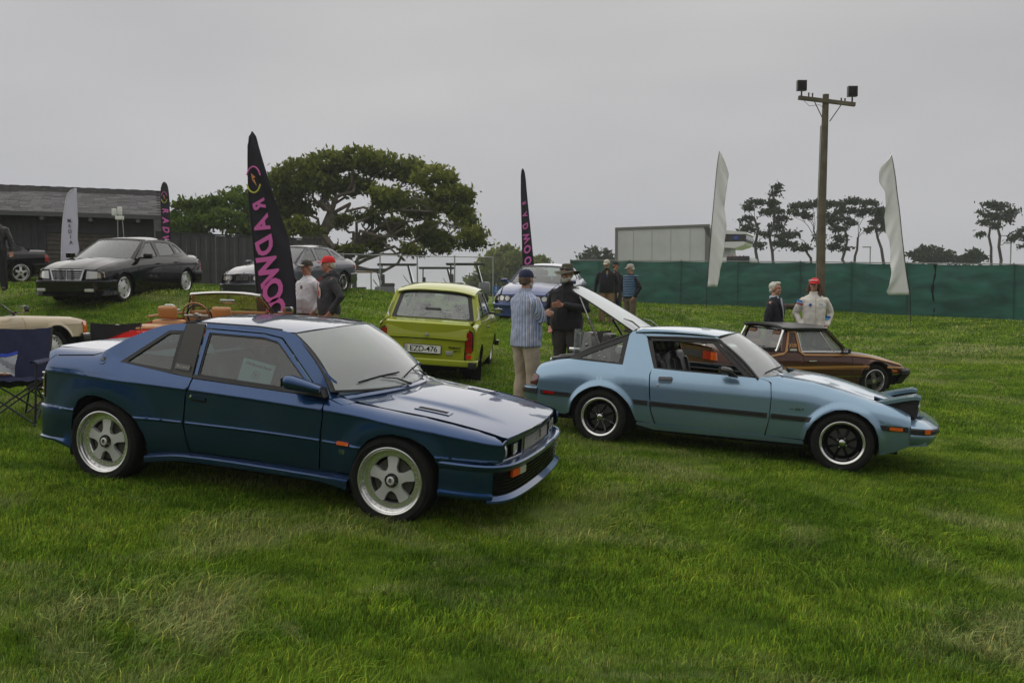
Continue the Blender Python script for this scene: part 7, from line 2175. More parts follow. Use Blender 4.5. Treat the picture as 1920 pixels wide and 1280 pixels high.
for k in range(2):patch_mesh('grass_patch_b%d'%k,170,.30,.026,.058,.0018,1.3,.9,20+k) # longer wisps lying over
for k in range(3):patch_mesh('grass_patch_c%d'%k,210,.55,.02,.045,.0042,.9,.4,30+k) # mid distance
for k in range(3):patch_mesh('grass_patch_d%d'%k,190,1.1,.025,.05,.009,.9,.4,40+k) # far

pts,rots,scl,idx=[],[],[],[]
def fnoise(x,y,s):return noise.noise(Vector((x*s,y*s*1.5,3.3)))
for(y0,y1,dn,kind)in((2.9,6.0,46,'a'),(6.0,11.0,36,'a'),(11.0,20.0,10.0,'c'),(20.0,42.0,3.0,'d')):
    c=1/math.sqrt(dn) # jittered grid: no bald gaps
    A,B=np.meshgrid(np.arange(-(.63*y1+1.2),.63*y1+1.2,c),np.arange(y0,y1,c))
    xx=(A+rng.uniform(-.5,.5,A.shape)*c).ravel();yy=(B+rng.uniform(-.5,.5,A.shape)*c).ravel()
    ok=np.abs(xx)<.63*yy+1.2
    xx,yy=xx[ok],yy[ok]
    zz=ground_np(xx,yy)
    sx_=(ground_np(xx+.15,yy)-ground_np(xx-.15,yy))/.3
    sy_=(ground_np(xx,yy+.15)-ground_np(xx,yy-.15))/.3
    for x,y,z,gx_,gy_ in zip(xx,yy,zz,sx_,sy_):
        v=fnoise(x,y,.8)
        if kind=='a':
            idx.append(int(rng.integers(4,6))if v+rng.uniform(-.12,.12)>.20 else int(rng.integers(0,4)))
        elif kind=='c':idx.append(int(rng.integers(6,9)))
        else:idx.append(int(rng.integers(9,12)))
        pts.append((x,y,z+.004))
        nrm=Vector((-gx_,-gy_,1)).normalized()
        R_=Vector((0,0,1)).rotation_difference(nrm).to_matrix()@Matrix.Rotation(rng.normal(.3,.9)+1.5*fnoise(x,y,.35),3,'Z')
        rots.append(tuple(R_.to_euler()))
        scl.append(rng.uniform(.85,1.3)*(1+.9*max(-.45,fnoise(x+40,y,1.9))))
pm=bpy.data.meshes.new('grass')
pm.from_pydata(pts,[],[])
pm.attributes.new('rot','FLOAT_VECTOR','POINT').data.foreach_set('vector',[c for r in rots for c in r])
pm.attributes.new('scl','FLOAT','POINT').data.foreach_set('value',scl)
pm.attributes.new('idx','INT','POINT').data.foreach_set('value',idx)
grass=link('grass',pm);grass['kind']='stuff'
tag(grass,'short mown lawn grass in dark and pale patches under the cars','grass')
ng=bpy.data.node_groups.new('scatter_grass','GeometryNodeTree')
ng.interface.new_socket('Geometry',in_out='INPUT',socket_type='NodeSocketGeometry')
ng.interface.new_socket('Geometry',in_out='OUTPUT',socket_type='NodeSocketGeometry')
gi,go=ng.nodes.new('NodeGroupInput'),ng.nodes.new('NodeGroupOutput')
ci=ng.nodes.new('GeometryNodeCollectionInfo');ci.inputs['Collection'].default_value=tcol;ci.inputs['Separate Children'].default_value=True;ci.inputs['Reset Children'].default_value=True
io=ng.nodes.new('GeometryNodeInstanceOnPoints');io.inputs['Pick Instance'].default_value=True
def natt(n,t):
    a=ng.nodes.new('GeometryNodeInputNamedAttribute');a.data_type=t;a.inputs['Name'].default_value=n;return a
a1,a2,a3=natt('rot','FLOAT_VECTOR'),natt('scl','FLOAT'),natt('idx','INT')
e2r=ng.nodes.new('FunctionNodeEulerToRotation')
L=ng.links.new
L(gi.outputs[0],io.inputs['Points']);L(ci.outputs[0],io.inputs['Instance']);L(a3.outputs['Attribute'],io.inputs['Instance Index'])
L(a1.outputs['Attribute'],e2r.inputs[0]);L(e2r.outputs[0],io.inputs['Rotation']);L(a2.outputs['Attribute'],io.inputs['Scale']);L(io.outputs[0],go.inputs[0])
md=grass.modifiers.new('scatter','NODES');md.node_group=ng
# ------------------------------------------------------------------ foliage
def leaf_mat(name,c1,c2,c3):
    m=bpy.data.materials.new(name);m.use_nodes=True
    nt=m.node_tree;b=nt.nodes['Principled BSDF']
    at=nt.nodes.new('ShaderNodeAttribute');at.attribute_name='tone'
    r=nt.nodes.new('ShaderNodeValToRGB')
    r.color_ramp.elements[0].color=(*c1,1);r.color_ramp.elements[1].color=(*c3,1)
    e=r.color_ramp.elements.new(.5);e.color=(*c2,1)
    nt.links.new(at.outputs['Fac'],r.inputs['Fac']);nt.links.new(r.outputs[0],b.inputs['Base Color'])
    b.inputs['Roughness'].default_value=.7;b.inputs['Specular IOR Level'].default_value=.12
    tl=nt.nodes.new('ShaderNodeBsdfTranslucent');nt.links.new(r.outputs[0],tl.inputs['Color'])
    mx=nt.nodes.new('ShaderNodeMixShader');mx.inputs[0].default_value=.3
    nt.links.new(b.outputs[0],mx.inputs[1]);nt.links.new(tl.outputs[0],mx.inputs[2])
    nt.links.new(mx.outputs[0],nt.nodes['Material Output'].inputs['Surface'])
    return m
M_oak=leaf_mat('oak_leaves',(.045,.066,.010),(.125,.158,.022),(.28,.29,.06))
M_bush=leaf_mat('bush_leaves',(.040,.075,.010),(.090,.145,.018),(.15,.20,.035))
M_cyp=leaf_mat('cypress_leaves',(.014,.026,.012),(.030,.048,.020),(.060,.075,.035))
M_bark=mat('pale_bark',(.15,.125,.10),.9,bump=.6,bscale=8,vary=.4,vscale=3)
M_bark_dk=mat('dark_bark',(.055,.045,.04),.9,bump=.5,bscale=8)

def crown_mesh(name,pads,leaf,per_clump,clump_r,cover,m,seed=0,flat=.55):
    rg=np.random.default_rng(seed)
    cs,tones=[],[]
    for(x,y,z,rx,ry,rz)in pads:
        n=max(3,int(cover*(rx*ry+rx*rz*2+ry*rz)/(clump_r**2)))
        d=rg.normal(size=(n,3));d/=np.linalg.norm(d,axis=1)[:,None]
        r=rg.uniform(.45,1.05,n)[:,None]**.6
        c=np.array([x,y,z])+d*r*np.array([rx,ry,rz])
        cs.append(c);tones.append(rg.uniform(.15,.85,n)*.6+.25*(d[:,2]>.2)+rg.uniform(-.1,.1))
    C=np.concatenate(cs);T=np.concatenate(tones)
    N=len(C)*per_clump
    ci=np.repeat(np.arange(len(C)),per_clump)
    o=rg.normal(size=(N,3))*np.array([1,1,flat])*clump_r*.55*rg.uniform(.6,1.3,N)[:,None]
    P=C[ci]+o
    a=rg.normal(size=(N,3));a/=np.linalg.norm(a,axis=1)[:,None]
    a[:,2]*=.5
    u=np.cross(a,rg.normal(size=(N,3)));u/=np.linalg.norm(u,axis=1)[:,None]+1e-9
    v=np.cross(a,u);v/=np.linalg.norm(v,axis=1)[:,None]+1e-9
    s=(leaf*rg.uniform(.55,1.35,N))[:,None]
    V4=np.stack([P-u*s,P+v*s*.45,P+u*s,P-v*s*.45],1).reshape(-1,3)
    me=bpy.data.meshes.new(name)
    me.vertices.add(N*4);me.vertices.foreach_set('co',V4.ravel())
    me.loops.add(N*4);me.loops.foreach_set('vertex_index',np.arange(N*4))
    me.polygons.add(N);me.polygons.foreach_set('loop_start',np.arange(N)*4)
    me.update(calc_edges=True)
    t=np.clip(np.repeat(T[ci]+rg.uniform(-.22,.22,N),4),0,1)
    at=me.attributes.new('tone','FLOAT','POINT');at.data.foreach_set('value',t.astype('f'))
    me.materials.append(m)
    return me

def limb_to(mb,a,b,r0,r1,wob,rg,n=7,sides=7,rise=.25):
    a,b=Vector(a),Vector(b)
    L_=(b-a).length
    pts,rs=[],[]
    for i in range(n+1):
        t=i/n
        p=a.lerp(b,t)+Vector((0,0,math.sin(t*PI)*L_*rise*.3))
        if 0<i<n:p+=Vector(rg.normal(size=3))*wob*L_*.06
        pts.append(p);rs.append(r0*(1-t)**.8+r1*t**.9)
    mb.tube(pts,rs,sides)
    return pts

def tree(name,label,cat,base,stems,pads,leaf,per,cr,cover,lm,bark,seed=0,group=None,fork=.45,r=.3,wob=1.0,rise=.25):
    """stems: points where each trunk forks; every pad gets its own limb from the nearest fork"""
    rg=np.random.default_rng(seed)
    t=thing(name,label,cat,base,(0,0,0),group)
    B=Vector(base)
    loc=[(x-B.x,y-B.y,z-B.z,a,b_,c)for x,y,z,a,b_,c in pads]
    link('crown',crown_mesh('crown',loc,leaf,per,cr,cover,lm,seed),t)
    mb=MB()
    forks=[]
    for k,(off,fk)in enumerate(stems):
        f=Vector(fk)-B
        pts=limb_to(mb,Vector(off)+Vector((0,0,-.3)),f,r*(1-.15*k),r*.62,wob*.7,rg,8,9,0)
        forks.append((f,pts))
    mb.build('trunk',bark,t)
    for(x,y,z,a,b_,c)in loc:
        P=Vector((x,y,z-c*.3))
        best=min((q for f,pts in forks for q in pts[4:]),key=lambda q:(q-P).length+(0 if q.z<P.z else 3))
        m2=MB()
        pts=limb_to(m2,best,P,r*.24,r*.05,wob*1.3,rg,6,6,rise)
        for _ in range(3):
            q=pts[int(rg.integers(3,6))]
            limb_to(m2,q,P+Vector((rg.uniform(-a,a)*.8,rg.uniform(-b_,b_)*.8,rg.uniform(-c,c)*.6)),r*.08,r*.02,wob*1.2,rg,4,5,.1)
        m2.build('branch',bark,t)
    return t
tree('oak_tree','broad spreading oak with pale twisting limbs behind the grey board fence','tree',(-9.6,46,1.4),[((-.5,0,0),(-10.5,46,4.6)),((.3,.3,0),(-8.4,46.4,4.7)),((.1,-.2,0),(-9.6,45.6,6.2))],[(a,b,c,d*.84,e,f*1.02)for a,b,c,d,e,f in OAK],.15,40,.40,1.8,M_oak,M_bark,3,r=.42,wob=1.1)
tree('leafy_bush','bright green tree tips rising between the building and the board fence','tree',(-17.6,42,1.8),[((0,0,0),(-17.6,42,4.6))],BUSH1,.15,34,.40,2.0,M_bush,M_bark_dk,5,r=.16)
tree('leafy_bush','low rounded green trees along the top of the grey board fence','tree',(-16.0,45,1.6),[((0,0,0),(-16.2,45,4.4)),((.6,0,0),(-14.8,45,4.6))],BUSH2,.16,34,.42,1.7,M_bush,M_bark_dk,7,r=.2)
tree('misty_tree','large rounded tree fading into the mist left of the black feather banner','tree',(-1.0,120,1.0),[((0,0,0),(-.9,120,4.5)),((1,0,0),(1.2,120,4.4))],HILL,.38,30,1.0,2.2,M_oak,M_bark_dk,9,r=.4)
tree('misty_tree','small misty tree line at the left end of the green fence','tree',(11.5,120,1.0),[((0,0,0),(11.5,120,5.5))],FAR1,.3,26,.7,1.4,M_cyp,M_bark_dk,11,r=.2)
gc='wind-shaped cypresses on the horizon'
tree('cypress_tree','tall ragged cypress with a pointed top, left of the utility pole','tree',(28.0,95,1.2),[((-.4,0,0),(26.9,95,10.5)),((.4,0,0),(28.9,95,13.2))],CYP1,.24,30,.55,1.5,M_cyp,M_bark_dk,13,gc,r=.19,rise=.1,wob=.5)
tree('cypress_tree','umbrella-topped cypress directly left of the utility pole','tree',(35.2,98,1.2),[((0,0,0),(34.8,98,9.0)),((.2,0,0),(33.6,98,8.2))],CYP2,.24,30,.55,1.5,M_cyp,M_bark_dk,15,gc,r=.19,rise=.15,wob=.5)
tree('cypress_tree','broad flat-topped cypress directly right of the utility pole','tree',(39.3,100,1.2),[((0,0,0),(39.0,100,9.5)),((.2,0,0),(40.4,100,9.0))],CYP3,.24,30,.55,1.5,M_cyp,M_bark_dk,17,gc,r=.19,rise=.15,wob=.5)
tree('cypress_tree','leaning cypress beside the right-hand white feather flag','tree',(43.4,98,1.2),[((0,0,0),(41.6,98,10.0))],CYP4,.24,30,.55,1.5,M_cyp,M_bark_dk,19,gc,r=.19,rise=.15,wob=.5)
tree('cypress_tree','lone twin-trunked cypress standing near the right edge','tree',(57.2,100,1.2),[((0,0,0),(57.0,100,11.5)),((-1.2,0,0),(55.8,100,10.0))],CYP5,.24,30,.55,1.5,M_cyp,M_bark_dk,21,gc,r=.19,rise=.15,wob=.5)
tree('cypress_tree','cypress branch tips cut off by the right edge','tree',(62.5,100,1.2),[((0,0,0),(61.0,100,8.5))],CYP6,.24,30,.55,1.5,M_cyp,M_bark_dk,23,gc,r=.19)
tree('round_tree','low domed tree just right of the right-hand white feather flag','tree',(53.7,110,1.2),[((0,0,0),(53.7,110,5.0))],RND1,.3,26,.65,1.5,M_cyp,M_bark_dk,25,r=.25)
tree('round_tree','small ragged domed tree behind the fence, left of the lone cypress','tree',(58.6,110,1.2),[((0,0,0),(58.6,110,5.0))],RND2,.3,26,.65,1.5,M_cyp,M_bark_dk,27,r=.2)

# ------------------------------------------------------------------ the dark wooden building
M_wall=mat('charcoal_boards',(.040,.042,.046),.75,vary=.18,vscale=3,bump=.2,bscale=30)
M_fencewood=mat('grey_fence_boards',(.055,.055,.058),.8,vary=.22,vscale=2.5,bump=.2,bscale=30)
M_trim=mat('dark_trim',(.03,.03,.033),.7)
A0,A1=Vector((-31.0,24.9,0)),Vector((-13.05,31.2,0))
bd=thing('wooden_building','long charcoal wooden building with a shingled roof at the upper left','building',(A1.x,A1.y,2.1),(0,0,math.atan2((A1-A0).y,(A1-A0).x)))
LB=(A1-A0).length # local x runs back from the corner (negative), y to the rear, z up
MB().box((-LB/2,2.9,1.28),(LB,5.6,2.56)).build('wall',M_wall,bd,smooth=False)
bt=MB().box((0,0,1.28),(.055,.03,2.54)).mesh('batten',smooth=False)
for i in range(int(7.6/.22)):
    x=-.05-i*.22
    z=0
    if-5.95<x<-5.0 or-3.55<x<-1.15:continue
    o=link('batten',bt,bd,M_wall,(x,.085,0))
dr_=MB().box((-5.5,.07,1.0),(1.0,.06,2.0)).build('doorway',M_dark,bd,smooth=False)
MB().box((-5.5,.04,2.05),(1.2,.08,.12)).box((-6.05,.04,1.0),(.1,.08,2.05)).box((-4.95,.04,1.0),(.1,.08,2.05)).build('door_frame',M_trim,dr_,smooth=False)
MB().box((-5.35,.02,1.72),(.18,.02,.05)).build('door_plate',mat('brass',(.4,.28,.12),.4,metal=.6),dr_)
wd=MB().box((-2.35,.06,1.15),(2.3,.06,1.5)).build('window',mat('bronze_blind',(.085,.068,.058),.7,vary=.3,vscale=8),bd,smooth=False)
for i in range(9):MB().box((-2.35,.018,.50+.16*i),(2.28,.03,.012)).build('blind_slat',M_trim,wd,smooth=False)
MB().box((-2.35,.02,1.95),(2.6,.1,.13)).box((-3.55,.03,1.1),(.12,.08,1.7)).box((-1.15,.03,1.1),(.12,.08,1.7)).build('window_frame',M_trim,wd,smooth=False)
MB().box((-6.35,.0,2.05),(.12,.14,.2),bev=.02).build('wall_lamp',M_white_plastic,bd)
rise,dep,ov=1.12,3.1,.45
def RP(x,t,off=0.0): # roof plane: t 0 at the eave .. 1 at the ridge
    return Vector((x,-ov+(dep+ov)*t,2.52+(rise+.16)*t))+Vector((0,-.34,.94))*off
MB().grid([[RP(-LB,0),RP(.35,0)],[RP(-LB,1),RP(.12,1)],[Vector((-LB,2*dep+ov,2.4)),Vector((.35,2*dep+ov,2.4))]]).build('roof',M_trim,bd,smooth=False)
MB().add([(0.0,0.1,2.5),(0.0,5.7,2.5),(0.0,2.95,3.6)],[(0,1,2)]).build('gable',M_wall,bd,smooth=False)
MB().box((-LB/2,-ov-.02,2.49),(LB+.7,.05,.15)).build('fascia',mat('fascia_board',(.075,.075,.075),.7),bd,smooth=False)
for i in range(8):MB().box((-.5-i*1.52,-.15,2.36),(.12,.60,.13)).build('rafter_tail',mat('rafter_grey',(.13,.13,.13),.8),bd,smooth=False)
shm=[mat('shingle_%s'%n,c,.9,vary=.3,vscale=5,bump=.4,bscale=40)for n,c in(('slate',(.066,.065,.068)),('ash',(.10,.098,.098)),('dusk',(.046,.046,.050)),('lead',(.08,.076,.074)))]
rows_,courses=26,[]
rs_=random.Random(4)
slope=(RP(0,1)-RP(0,0)).length
Rr=Matrix.Rotation(math.atan2(rise+.16,dep+ov),4,'X')
smesh=[]
for k in range(4):
    for w_ in(.30,.36,.42):
        me=MB().box((0,.09,.006),(w_-.012,.20,.014)).mesh('shingle',smooth=False)
        me.transform(Rr);me.materials.append(shm[k]);smesh.append(me)
ns=0
far_sh=MB()
for j in range(20):
    t=(j+.15)/20
    x=.30-.22*t-(j%2)*.15
    while x>-LB:
        w_i=rs_.randrange(3);w_=(.30,.36,.42)[w_i];k=rs_.choice((0,0,1,1,2,3))
        p=RP(x-w_/2,t,.012+rs_.uniform(0,.008))
        if ns<296 and j%1==0 and x>-6.4:
            link('shingle',smesh[k*3+w_i],bd,None,p);ns+=1
        else:
            far_sh.box((p.x,p.y+.09,p.z+.03),(w_-.012,.20,.05))
        x-=w_
ob=far_sh.build('roof_shingles',shm[1],bd,smooth=False);ob['kind']='stuff'
cap=MB().box((0,0,0),(.30,.26,.03)).mesh('ridge_tile',smooth=False)
for i in range(30):link('ridge_tile',cap,bd,shm[2],RP(-.05-i*.26,1,.03+.012*(i%2)))

# grey board fence
fn=thing('board_fence','tall dark grey vertical board fence running right from the building','fence',(-13.0,31.25,2.1))
P0,P1_=Vector((-13.0,31.25,2.15)),Vector((-7.7,35.2,2.1))
dv=(P1_-P0);fl=dv.length;an=math.atan2(dv.y,dv.x)
fn.rotation_euler=(0,0,an)
bmesh_=[MB().box((0,0,.98+.01*k),(.172,.022,1.96)).mesh('board',smooth=False)for k in range(3)]
for i in range(int(fl/.18)):
    o=link('board',bmesh_[i%3],fn,M_fencewood,(.09+i*.18,rs_.uniform(-.003,.003),rs_.uniform(-.01,.01)))
    if i%2==0:MB().box((.18+i*.18,-.03,.97),(.045,.035,1.94)).build('batten',M_fencewood,fn,smooth=False)
MB().box((fl/2,0,2.0),(fl,.09,.05)).build('cap_rail',M_trim,fn,smooth=False)

# chain link fence
cf=thing('chain_link_fence','galvanised chain-link fence between the board fence and the misty trees','fence',(0,0,0))
M_galv=mat('galvanised',(.33,.34,.34),.5,metal=.6)
cp=[(-11.6,36.5),(-7.4,37.5),(-4.1,37.0),(-.8,36.0)]
run=[]
for a,b in zip(cp,cp[1:]):
    n=max(1,round(math.hypot(b[0]-a[0],b[1]-a[1])/2.2))
    run+=[(a[0]+(b[0]-a[0])*i/n,a[1]+(b[1]-a[1])*i/n)for i in range(n)]
run.append(cp[-1])
top=lambda x:3.64-.034*(x+7.4)-.0
for x,y in run:MB().tube([(x,y,1.0),(x,y,top(x)+.05)],.030,8).build('post',M_galv,cf)
MB().tube([(x,y,top(x))for x,y in run],.022,6).build('top_rail',M_galv,cf)
wm=MB()
def on_run(s):
    for a,b in zip(run,run[1:]):
        l=math.hypot(b[0]-a[0],b[1]-a[1])
        if s<=l:return(a[0]+(b[0]-a[0])*s/l,a[1]+(b[1]-a[1])*s/l)
        s-=l
    return run[-1]
tot=sum(math.hypot(b[0]-a[0],b[1]-a[1])for a,b in zip(run,run[1:]))
s=0
while s<tot-1.9:
    for d in(0,1):
        a,b=on_run(s+(0 if d else 1.9)),on_run(s+(1.9 if d else 0))
        wm.tube([(a[0],a[1]-.02*d,top(a[0])-1.9),(b[0],b[1]-.02*d,top(b[0]))],.0022,3,caps=False)
    s+=.11
ob=wm.build('wire_mesh',M_galv,cf);ob['kind']='stuff'

# green screened fence
gf=thing('green_fence','long fence screened with dark green windbreak mesh across the right','fence',(0,0,0))
M_green=bpy.data.materials.new('green_screen');M_green.use_nodes=True
_nt=M_green.node_tree;_b=_nt.nodes['Principled BSDF']
_tc=_nt.nodes.new('ShaderNodeTexCoord');_mp=_nt.nodes.new('ShaderNodeMapping');_mp.inputs['Scale'].default_value=(.8,.8,2.6)
_n=_nt.nodes.new('ShaderNodeTexNoise');_n.inputs['Scale'].default_value=1.1;_n.inputs['Detail'].default_value=7;_n.inputs['Distortion'].default_value=.6
_r=_nt.nodes.new('ShaderNodeValToRGB');_r.color_ramp.elements[0].position=.32;_r.color_ramp.elements[0].color=(.007,.054,.040,1);_r.color_ramp.elements[1].position=.72;_r.color_ramp.elements[1].color=(.024,.135,.100,1)
_nt.links.new(_tc.outputs['Object'],_mp.inputs[0]);_nt.links.new(_mp.outputs[0],_n.inputs['Vector']);_nt.links.new(_n.outputs['Fac'],_r.inputs['Fac']);_nt.links.new(_r.outputs[0],_b.inputs['Base Color'])
_b.inputs['Roughness'].default_value=.7
gp=[(2.79,40.5,3.50),(5.23,38,3.36),(11.15,33,3.08),(13.99,30.2,2.91),(16.47,28,2.77),(19.71,23.5,2.49),(23,19,2.2)]
run2=[]
for a,b in zip(gp,gp[1:]):
    n=max(1,round(math.dist(a[:2],b[:2])/2.3))
    run2+=[tuple(a[k]+(b[k]-a[k])*i/n for k in range(3))for i in range(n)]
run2.append(gp[-1])
for i,(a,b)in enumerate(zip(run2,run2[1:])):
    rows=[]
    N=22
    for j in range(15):
        v=j/14
        row=[]
        for k in range(N+1):
            u=k/N
            x,y=a[0]+(b[0]-a[0])*u,a[1]+(b[1]-a[1])*u
            zt_,zb=a[2]+(b[2]-a[2])*u,gz(x,y)-.02
            sg=math.sin(u*PI)**.7
            d=sg*(.05*noise.noise(Vector((x*.9,i*3.1,v*6)))+.030*noise.noise(Vector((x*2.5,7,v*22+x)))+.07*math.sin(v*PI))
            row.append((x-.6*d,y-.8*d,zb+(zt_-zb)*v-.03*sg*(v>.9)))
        rows.append(row)
    MB().grid(rows).build('screen_panel',M_green,gf,angle=80)
    MB().tube([(a[0],a[1]+.06,gz(a[0],a[1])-.1),(a[0],a[1]+.06,a[2]+.06)],.03,8).build('post',mat('dark_green_post',(.01,.03,.025),.6),gf)
    MB().tube([(a[0]-.03,a[1]-.045,gz(a[0],a[1])),(a[0]-.03,a[1]-.045,a[2])],.012,5).build('seam',mat('dark_green_post',(.01,.03,.025),.6),gf)
    MB().tube([(a[0],a[1]-.01,a[2]+.015),(b[0],b[1]-.01,b[2]+.015)],.022,6).build('top_rail',mat('weathered_rail',(.22,.24,.22),.7),gf)
gapx=[(14.62+.05*math.sin(t*9),29.60,gz(14.6,29.6)+t*1.82)for t in[i/14 for i in range(15)]]
MB().tube(gapx,[.022+.014*(i%3)for i in range(15)],6).build('lashing_gap',M_dark,gf)

# utility pole with two floodlights
M_pole=mat('weathered_pole',(.105,.085,.055),.9,vary=.4,vscale=2.2,bump=.4,bscale=25)
up=thing('utility_pole','tall wooden pole with a crossarm carrying two square floodlights','utility pole',(10.85,30,gz(10.85,30)))
Hp=8.75-gz(10.85,30)
MB().tube([(0,0,-.2),(0,0,Hp*.5),(.06,0,Hp)],[.15,.13,.105],14).build('pole',M_pole,up,angle=60)
MB().tube([(-.17,0,.3),(-.16,0,Hp*.5),(-.10,0,Hp*.86)],.018,6).build('conduit',mat('conduit',(.2,.2,.17),.7),up)
MB().box((0,0,0),(1.98,.11,.13),Matrix.Translation((.06,-.1,Hp-.25))@Matrix.Rotation(.12,4,'Y')).build('crossarm',M_pole,up,smooth=False)
for sd in(-1,1):
    zc_=Hp-.25-sd*.11
    MB().tube([(.06+sd*.52,-.14,zc_+.02),(.06+sd*.10,-.14,Hp-.95)],.018,5).build('brace',M_pole,up)
    fx=.06+sd*.88
    lt=MB().tube([(fx,-.1,Hp-.25-sd*.12),(fx,-.1,Hp-.02-sd*.10)],.03,8)
    lt.build('lamp_stem',M_black,up)
    f_=MB().box((fx,-.1,Hp+.18-sd*.10),(.33,.16,.36),bev=.02).build('floodlight',mat('lamp_housing',(.06,.06,.055),.6),up)
    MB().box((fx,-.19,Hp+.18-sd*.10),(.29,.02,.31),bev=.004).build('lamp_glass',mat('flood_glass',(.008,.008,.008),.5,spec=.2),f_)
    for dx in(.25,.38):
        MB().tube([(fx-sd*dx,-.1,Hp-.25-sd*(.12-dx*.1)),(fx-sd*dx,-.1,Hp-.06-sd*(.12-dx*.1))],[.02,.03],7).build('insulator',mat('insulator_brown',(.07,.045,.03),.3),up)
MB().tube([(-.75,-.1,Hp-.22),(-.55,-.12,Hp-.42),(-.2,-.12,Hp-.38),(.0,-.1,Hp-.5)],.008,5).build('cable',M_black,up)

# box truck behind the fence
tk=thing('box_truck','white box truck with a roof wind deflector parked behind the green fence','truck',(5.31,44,1.35),(0,0,math.atan2(-2.0,4.36)))
Lb,Ht=4.82,3.98
M_tbox=mat('white_truck_panel',(.52,.53,.52),.5,vary=.08,vscale=1.5)
MB().box((Lb/2,1.2,2.45),(Lb,2.4,3.02)).build('cargo_box',M_tbox,tk,smooth=False)
for i in range(1,5):MB().box((Lb*i/5,-.008,2.45),(.02,.012,2.9)).build('panel_seam',mat('seam_grey',(.38,.39,.38),.6),tk,smooth=False)
fr=mat('galv_frame',(.17,.165,.155),.6)
MB().box((.06,-.02,2.45),(.12,.06,3.04)).build('corner_post',fr,tk,smooth=False)
MB().box((Lb-.10,-.02,2.40),(.22,.06,2.94)).build('corner_post',fr,tk,smooth=False)
MB().box((Lb/2,-.02,3.93),(Lb,.07,.12)).build('top_rail',fr,tk,smooth=False)
MB().add([(Lb-.36,-.05,3.99),(Lb+.06,-.05,3.78),(Lb+.06,-.05,3.30),(Lb-.1,-.05,3.45)],[(0,1,2,3)]).build('corner_cap',mat('steel_cap',(.11,.11,.11),.5),tk,smooth=False)
cb_=MB().box((Lb+1.05,1.2,1.72),(1.9,2.1,1.3),bev=.15)
cb_.build('cab',mat('cab_white',(.66,.66,.64),.35,coat=.5),tk)
MB().box((Lb+1.35,.2,2.2),(1.1,.2,.42),bev=.05).build('cab_window',M_gloss_black,tk)
MB().prism(fillet([(Lb+.25,2.35),(Lb+.35,3.15),(Lb+.9,3.12),(Lb+.95,2.38)],.1),.5,1.9).build('deflector_post',M_tbox,tk)
df=MB().prism(fillet([(Lb+.05,3.62),(Lb+.55,3.70),(Lb+1.75,3.56),(Lb+1.80,3.45),(Lb+.6,3.50)],.05),.1,2.3).build('wind_deflector',mat('cab_white',(.66,.66,.64),.35,coat=.5),tk)
MB().prism(fillet([(Lb+.15,3.50),(Lb+1.74,3.46),(Lb+1.72,3.08),(Lb+.2,3.12)],.04),.14,2.26).build('deflector_face',M_gloss_black,tk)
MB().prism(fillet([(Lb+.1,3.12),(Lb+1.7,3.10),(Lb+1.66,2.95),(Lb+1.2,2.80),(Lb+.3,2.86)],.09),.1,2.3).build('deflector_lip',mat('cab_white',(.66,.66,.64),.35,coat=.5),tk)
MB().prism(arc(0,0,.12,0,345,20,rz=.08),.09,.13,Matrix.Translation((Lb+1.25,0,3.30))).build('oval_logo',mat('logo_blue',(.05,.09,.4),.4),tk)
for i in range(5):MB().box((Lb+.9+.18*i,.1,2.42),(.06,.05,.04)).build('marker_lamp',M_amber,tk)
for x in(.9,Lb+1.0):
    for y in(.1,2.1):MB().lathe([(0,0),(.25,0),(.45,.03),(.48,.1),(.48,.25),(0,.25)],20,Matrix.Translation((x,y,.48))).build('wheel',M_rubber,tk)

# ------------------------------------------------------------------ feather flags and banners
def feather(name,label,cat,loc,yaw,outline,m,pole_m,wave=.05,seed=0,group=None,pole_low=-.5,lean=0.0):
    """outline rows from top to foot: (z, x of pole side, x of the free side)"""
    t=thing(name,label,cat,loc,(0,0,yaw),group)
    zs_=[o[0]for o in outline]
    a=ip(*[(o[0],o[1])for o in outline][::-1]);b=ip(*[(o[0],o[2])for o in outline][::-1])
    rows=[]
    n=44
    for i in range(n+1):
        z=zs_[0]+(zs_[-1]-zs_[0])*i/n
        row=[]
        for k in range(13):
            u=k/12
            x=a(z)+(b(z)-a(z))*u
            y=wave*u**.8*math.sin(z*2.1+seed+u*3.5)+wave*.45*u*math.sin(z*5.3+seed*2+u*7)+wave*.22*u*math.sin(z*13+u*11+seed)
            row.append((x,y,z))
        rows.append(row)
    f_=MB().grid(rows)
    me=f_.mesh('flag_cloth',angle=80)
    fo=link('flag_cloth',me,t,m)
    s_=fo.modifiers.new('thickness','SOLIDIFY');s_.thickness=.002
    pts=[(a(z),0,z)for z in[zs_[0]+(zs_[-1]-zs_[0])*i/16 for i in range(17)]]
    pts.append((outline[-1][1]+lean,0,pole_low))
    MB().tube(pts,[.010+.006*i/17 for i in range(18)],8).build('pole',pole_m,t)
    return t
M_bblk=mat('banner_black',(.012,.012,.020),.75)
M_pink=mat('banner_pink',(.62,.13,.42),.7)
M_wflag=mat('white_flag_cloth',(.78,.78,.79),.8,trans=.0)
def banner_letters(t,word,zs_,xs_,sizes,mirror,depth=-.02,shear=.35):
    for ch,z,x,s in zip(word,zs_,xs_,sizes):
        M=Matrix.Translation((x,depth,z))@Matrix.Rotation(PI/2,4,'X')@Matrix.Rotation(-PI/2+.18,4,'Z')@Matrix.Diagonal((1,-1 if mirror else 1,1,1))
        text_mesh('letter',ch,s,M_pink,t,M,shear=shear,bold=.0075*s/.2,extrude=.001)
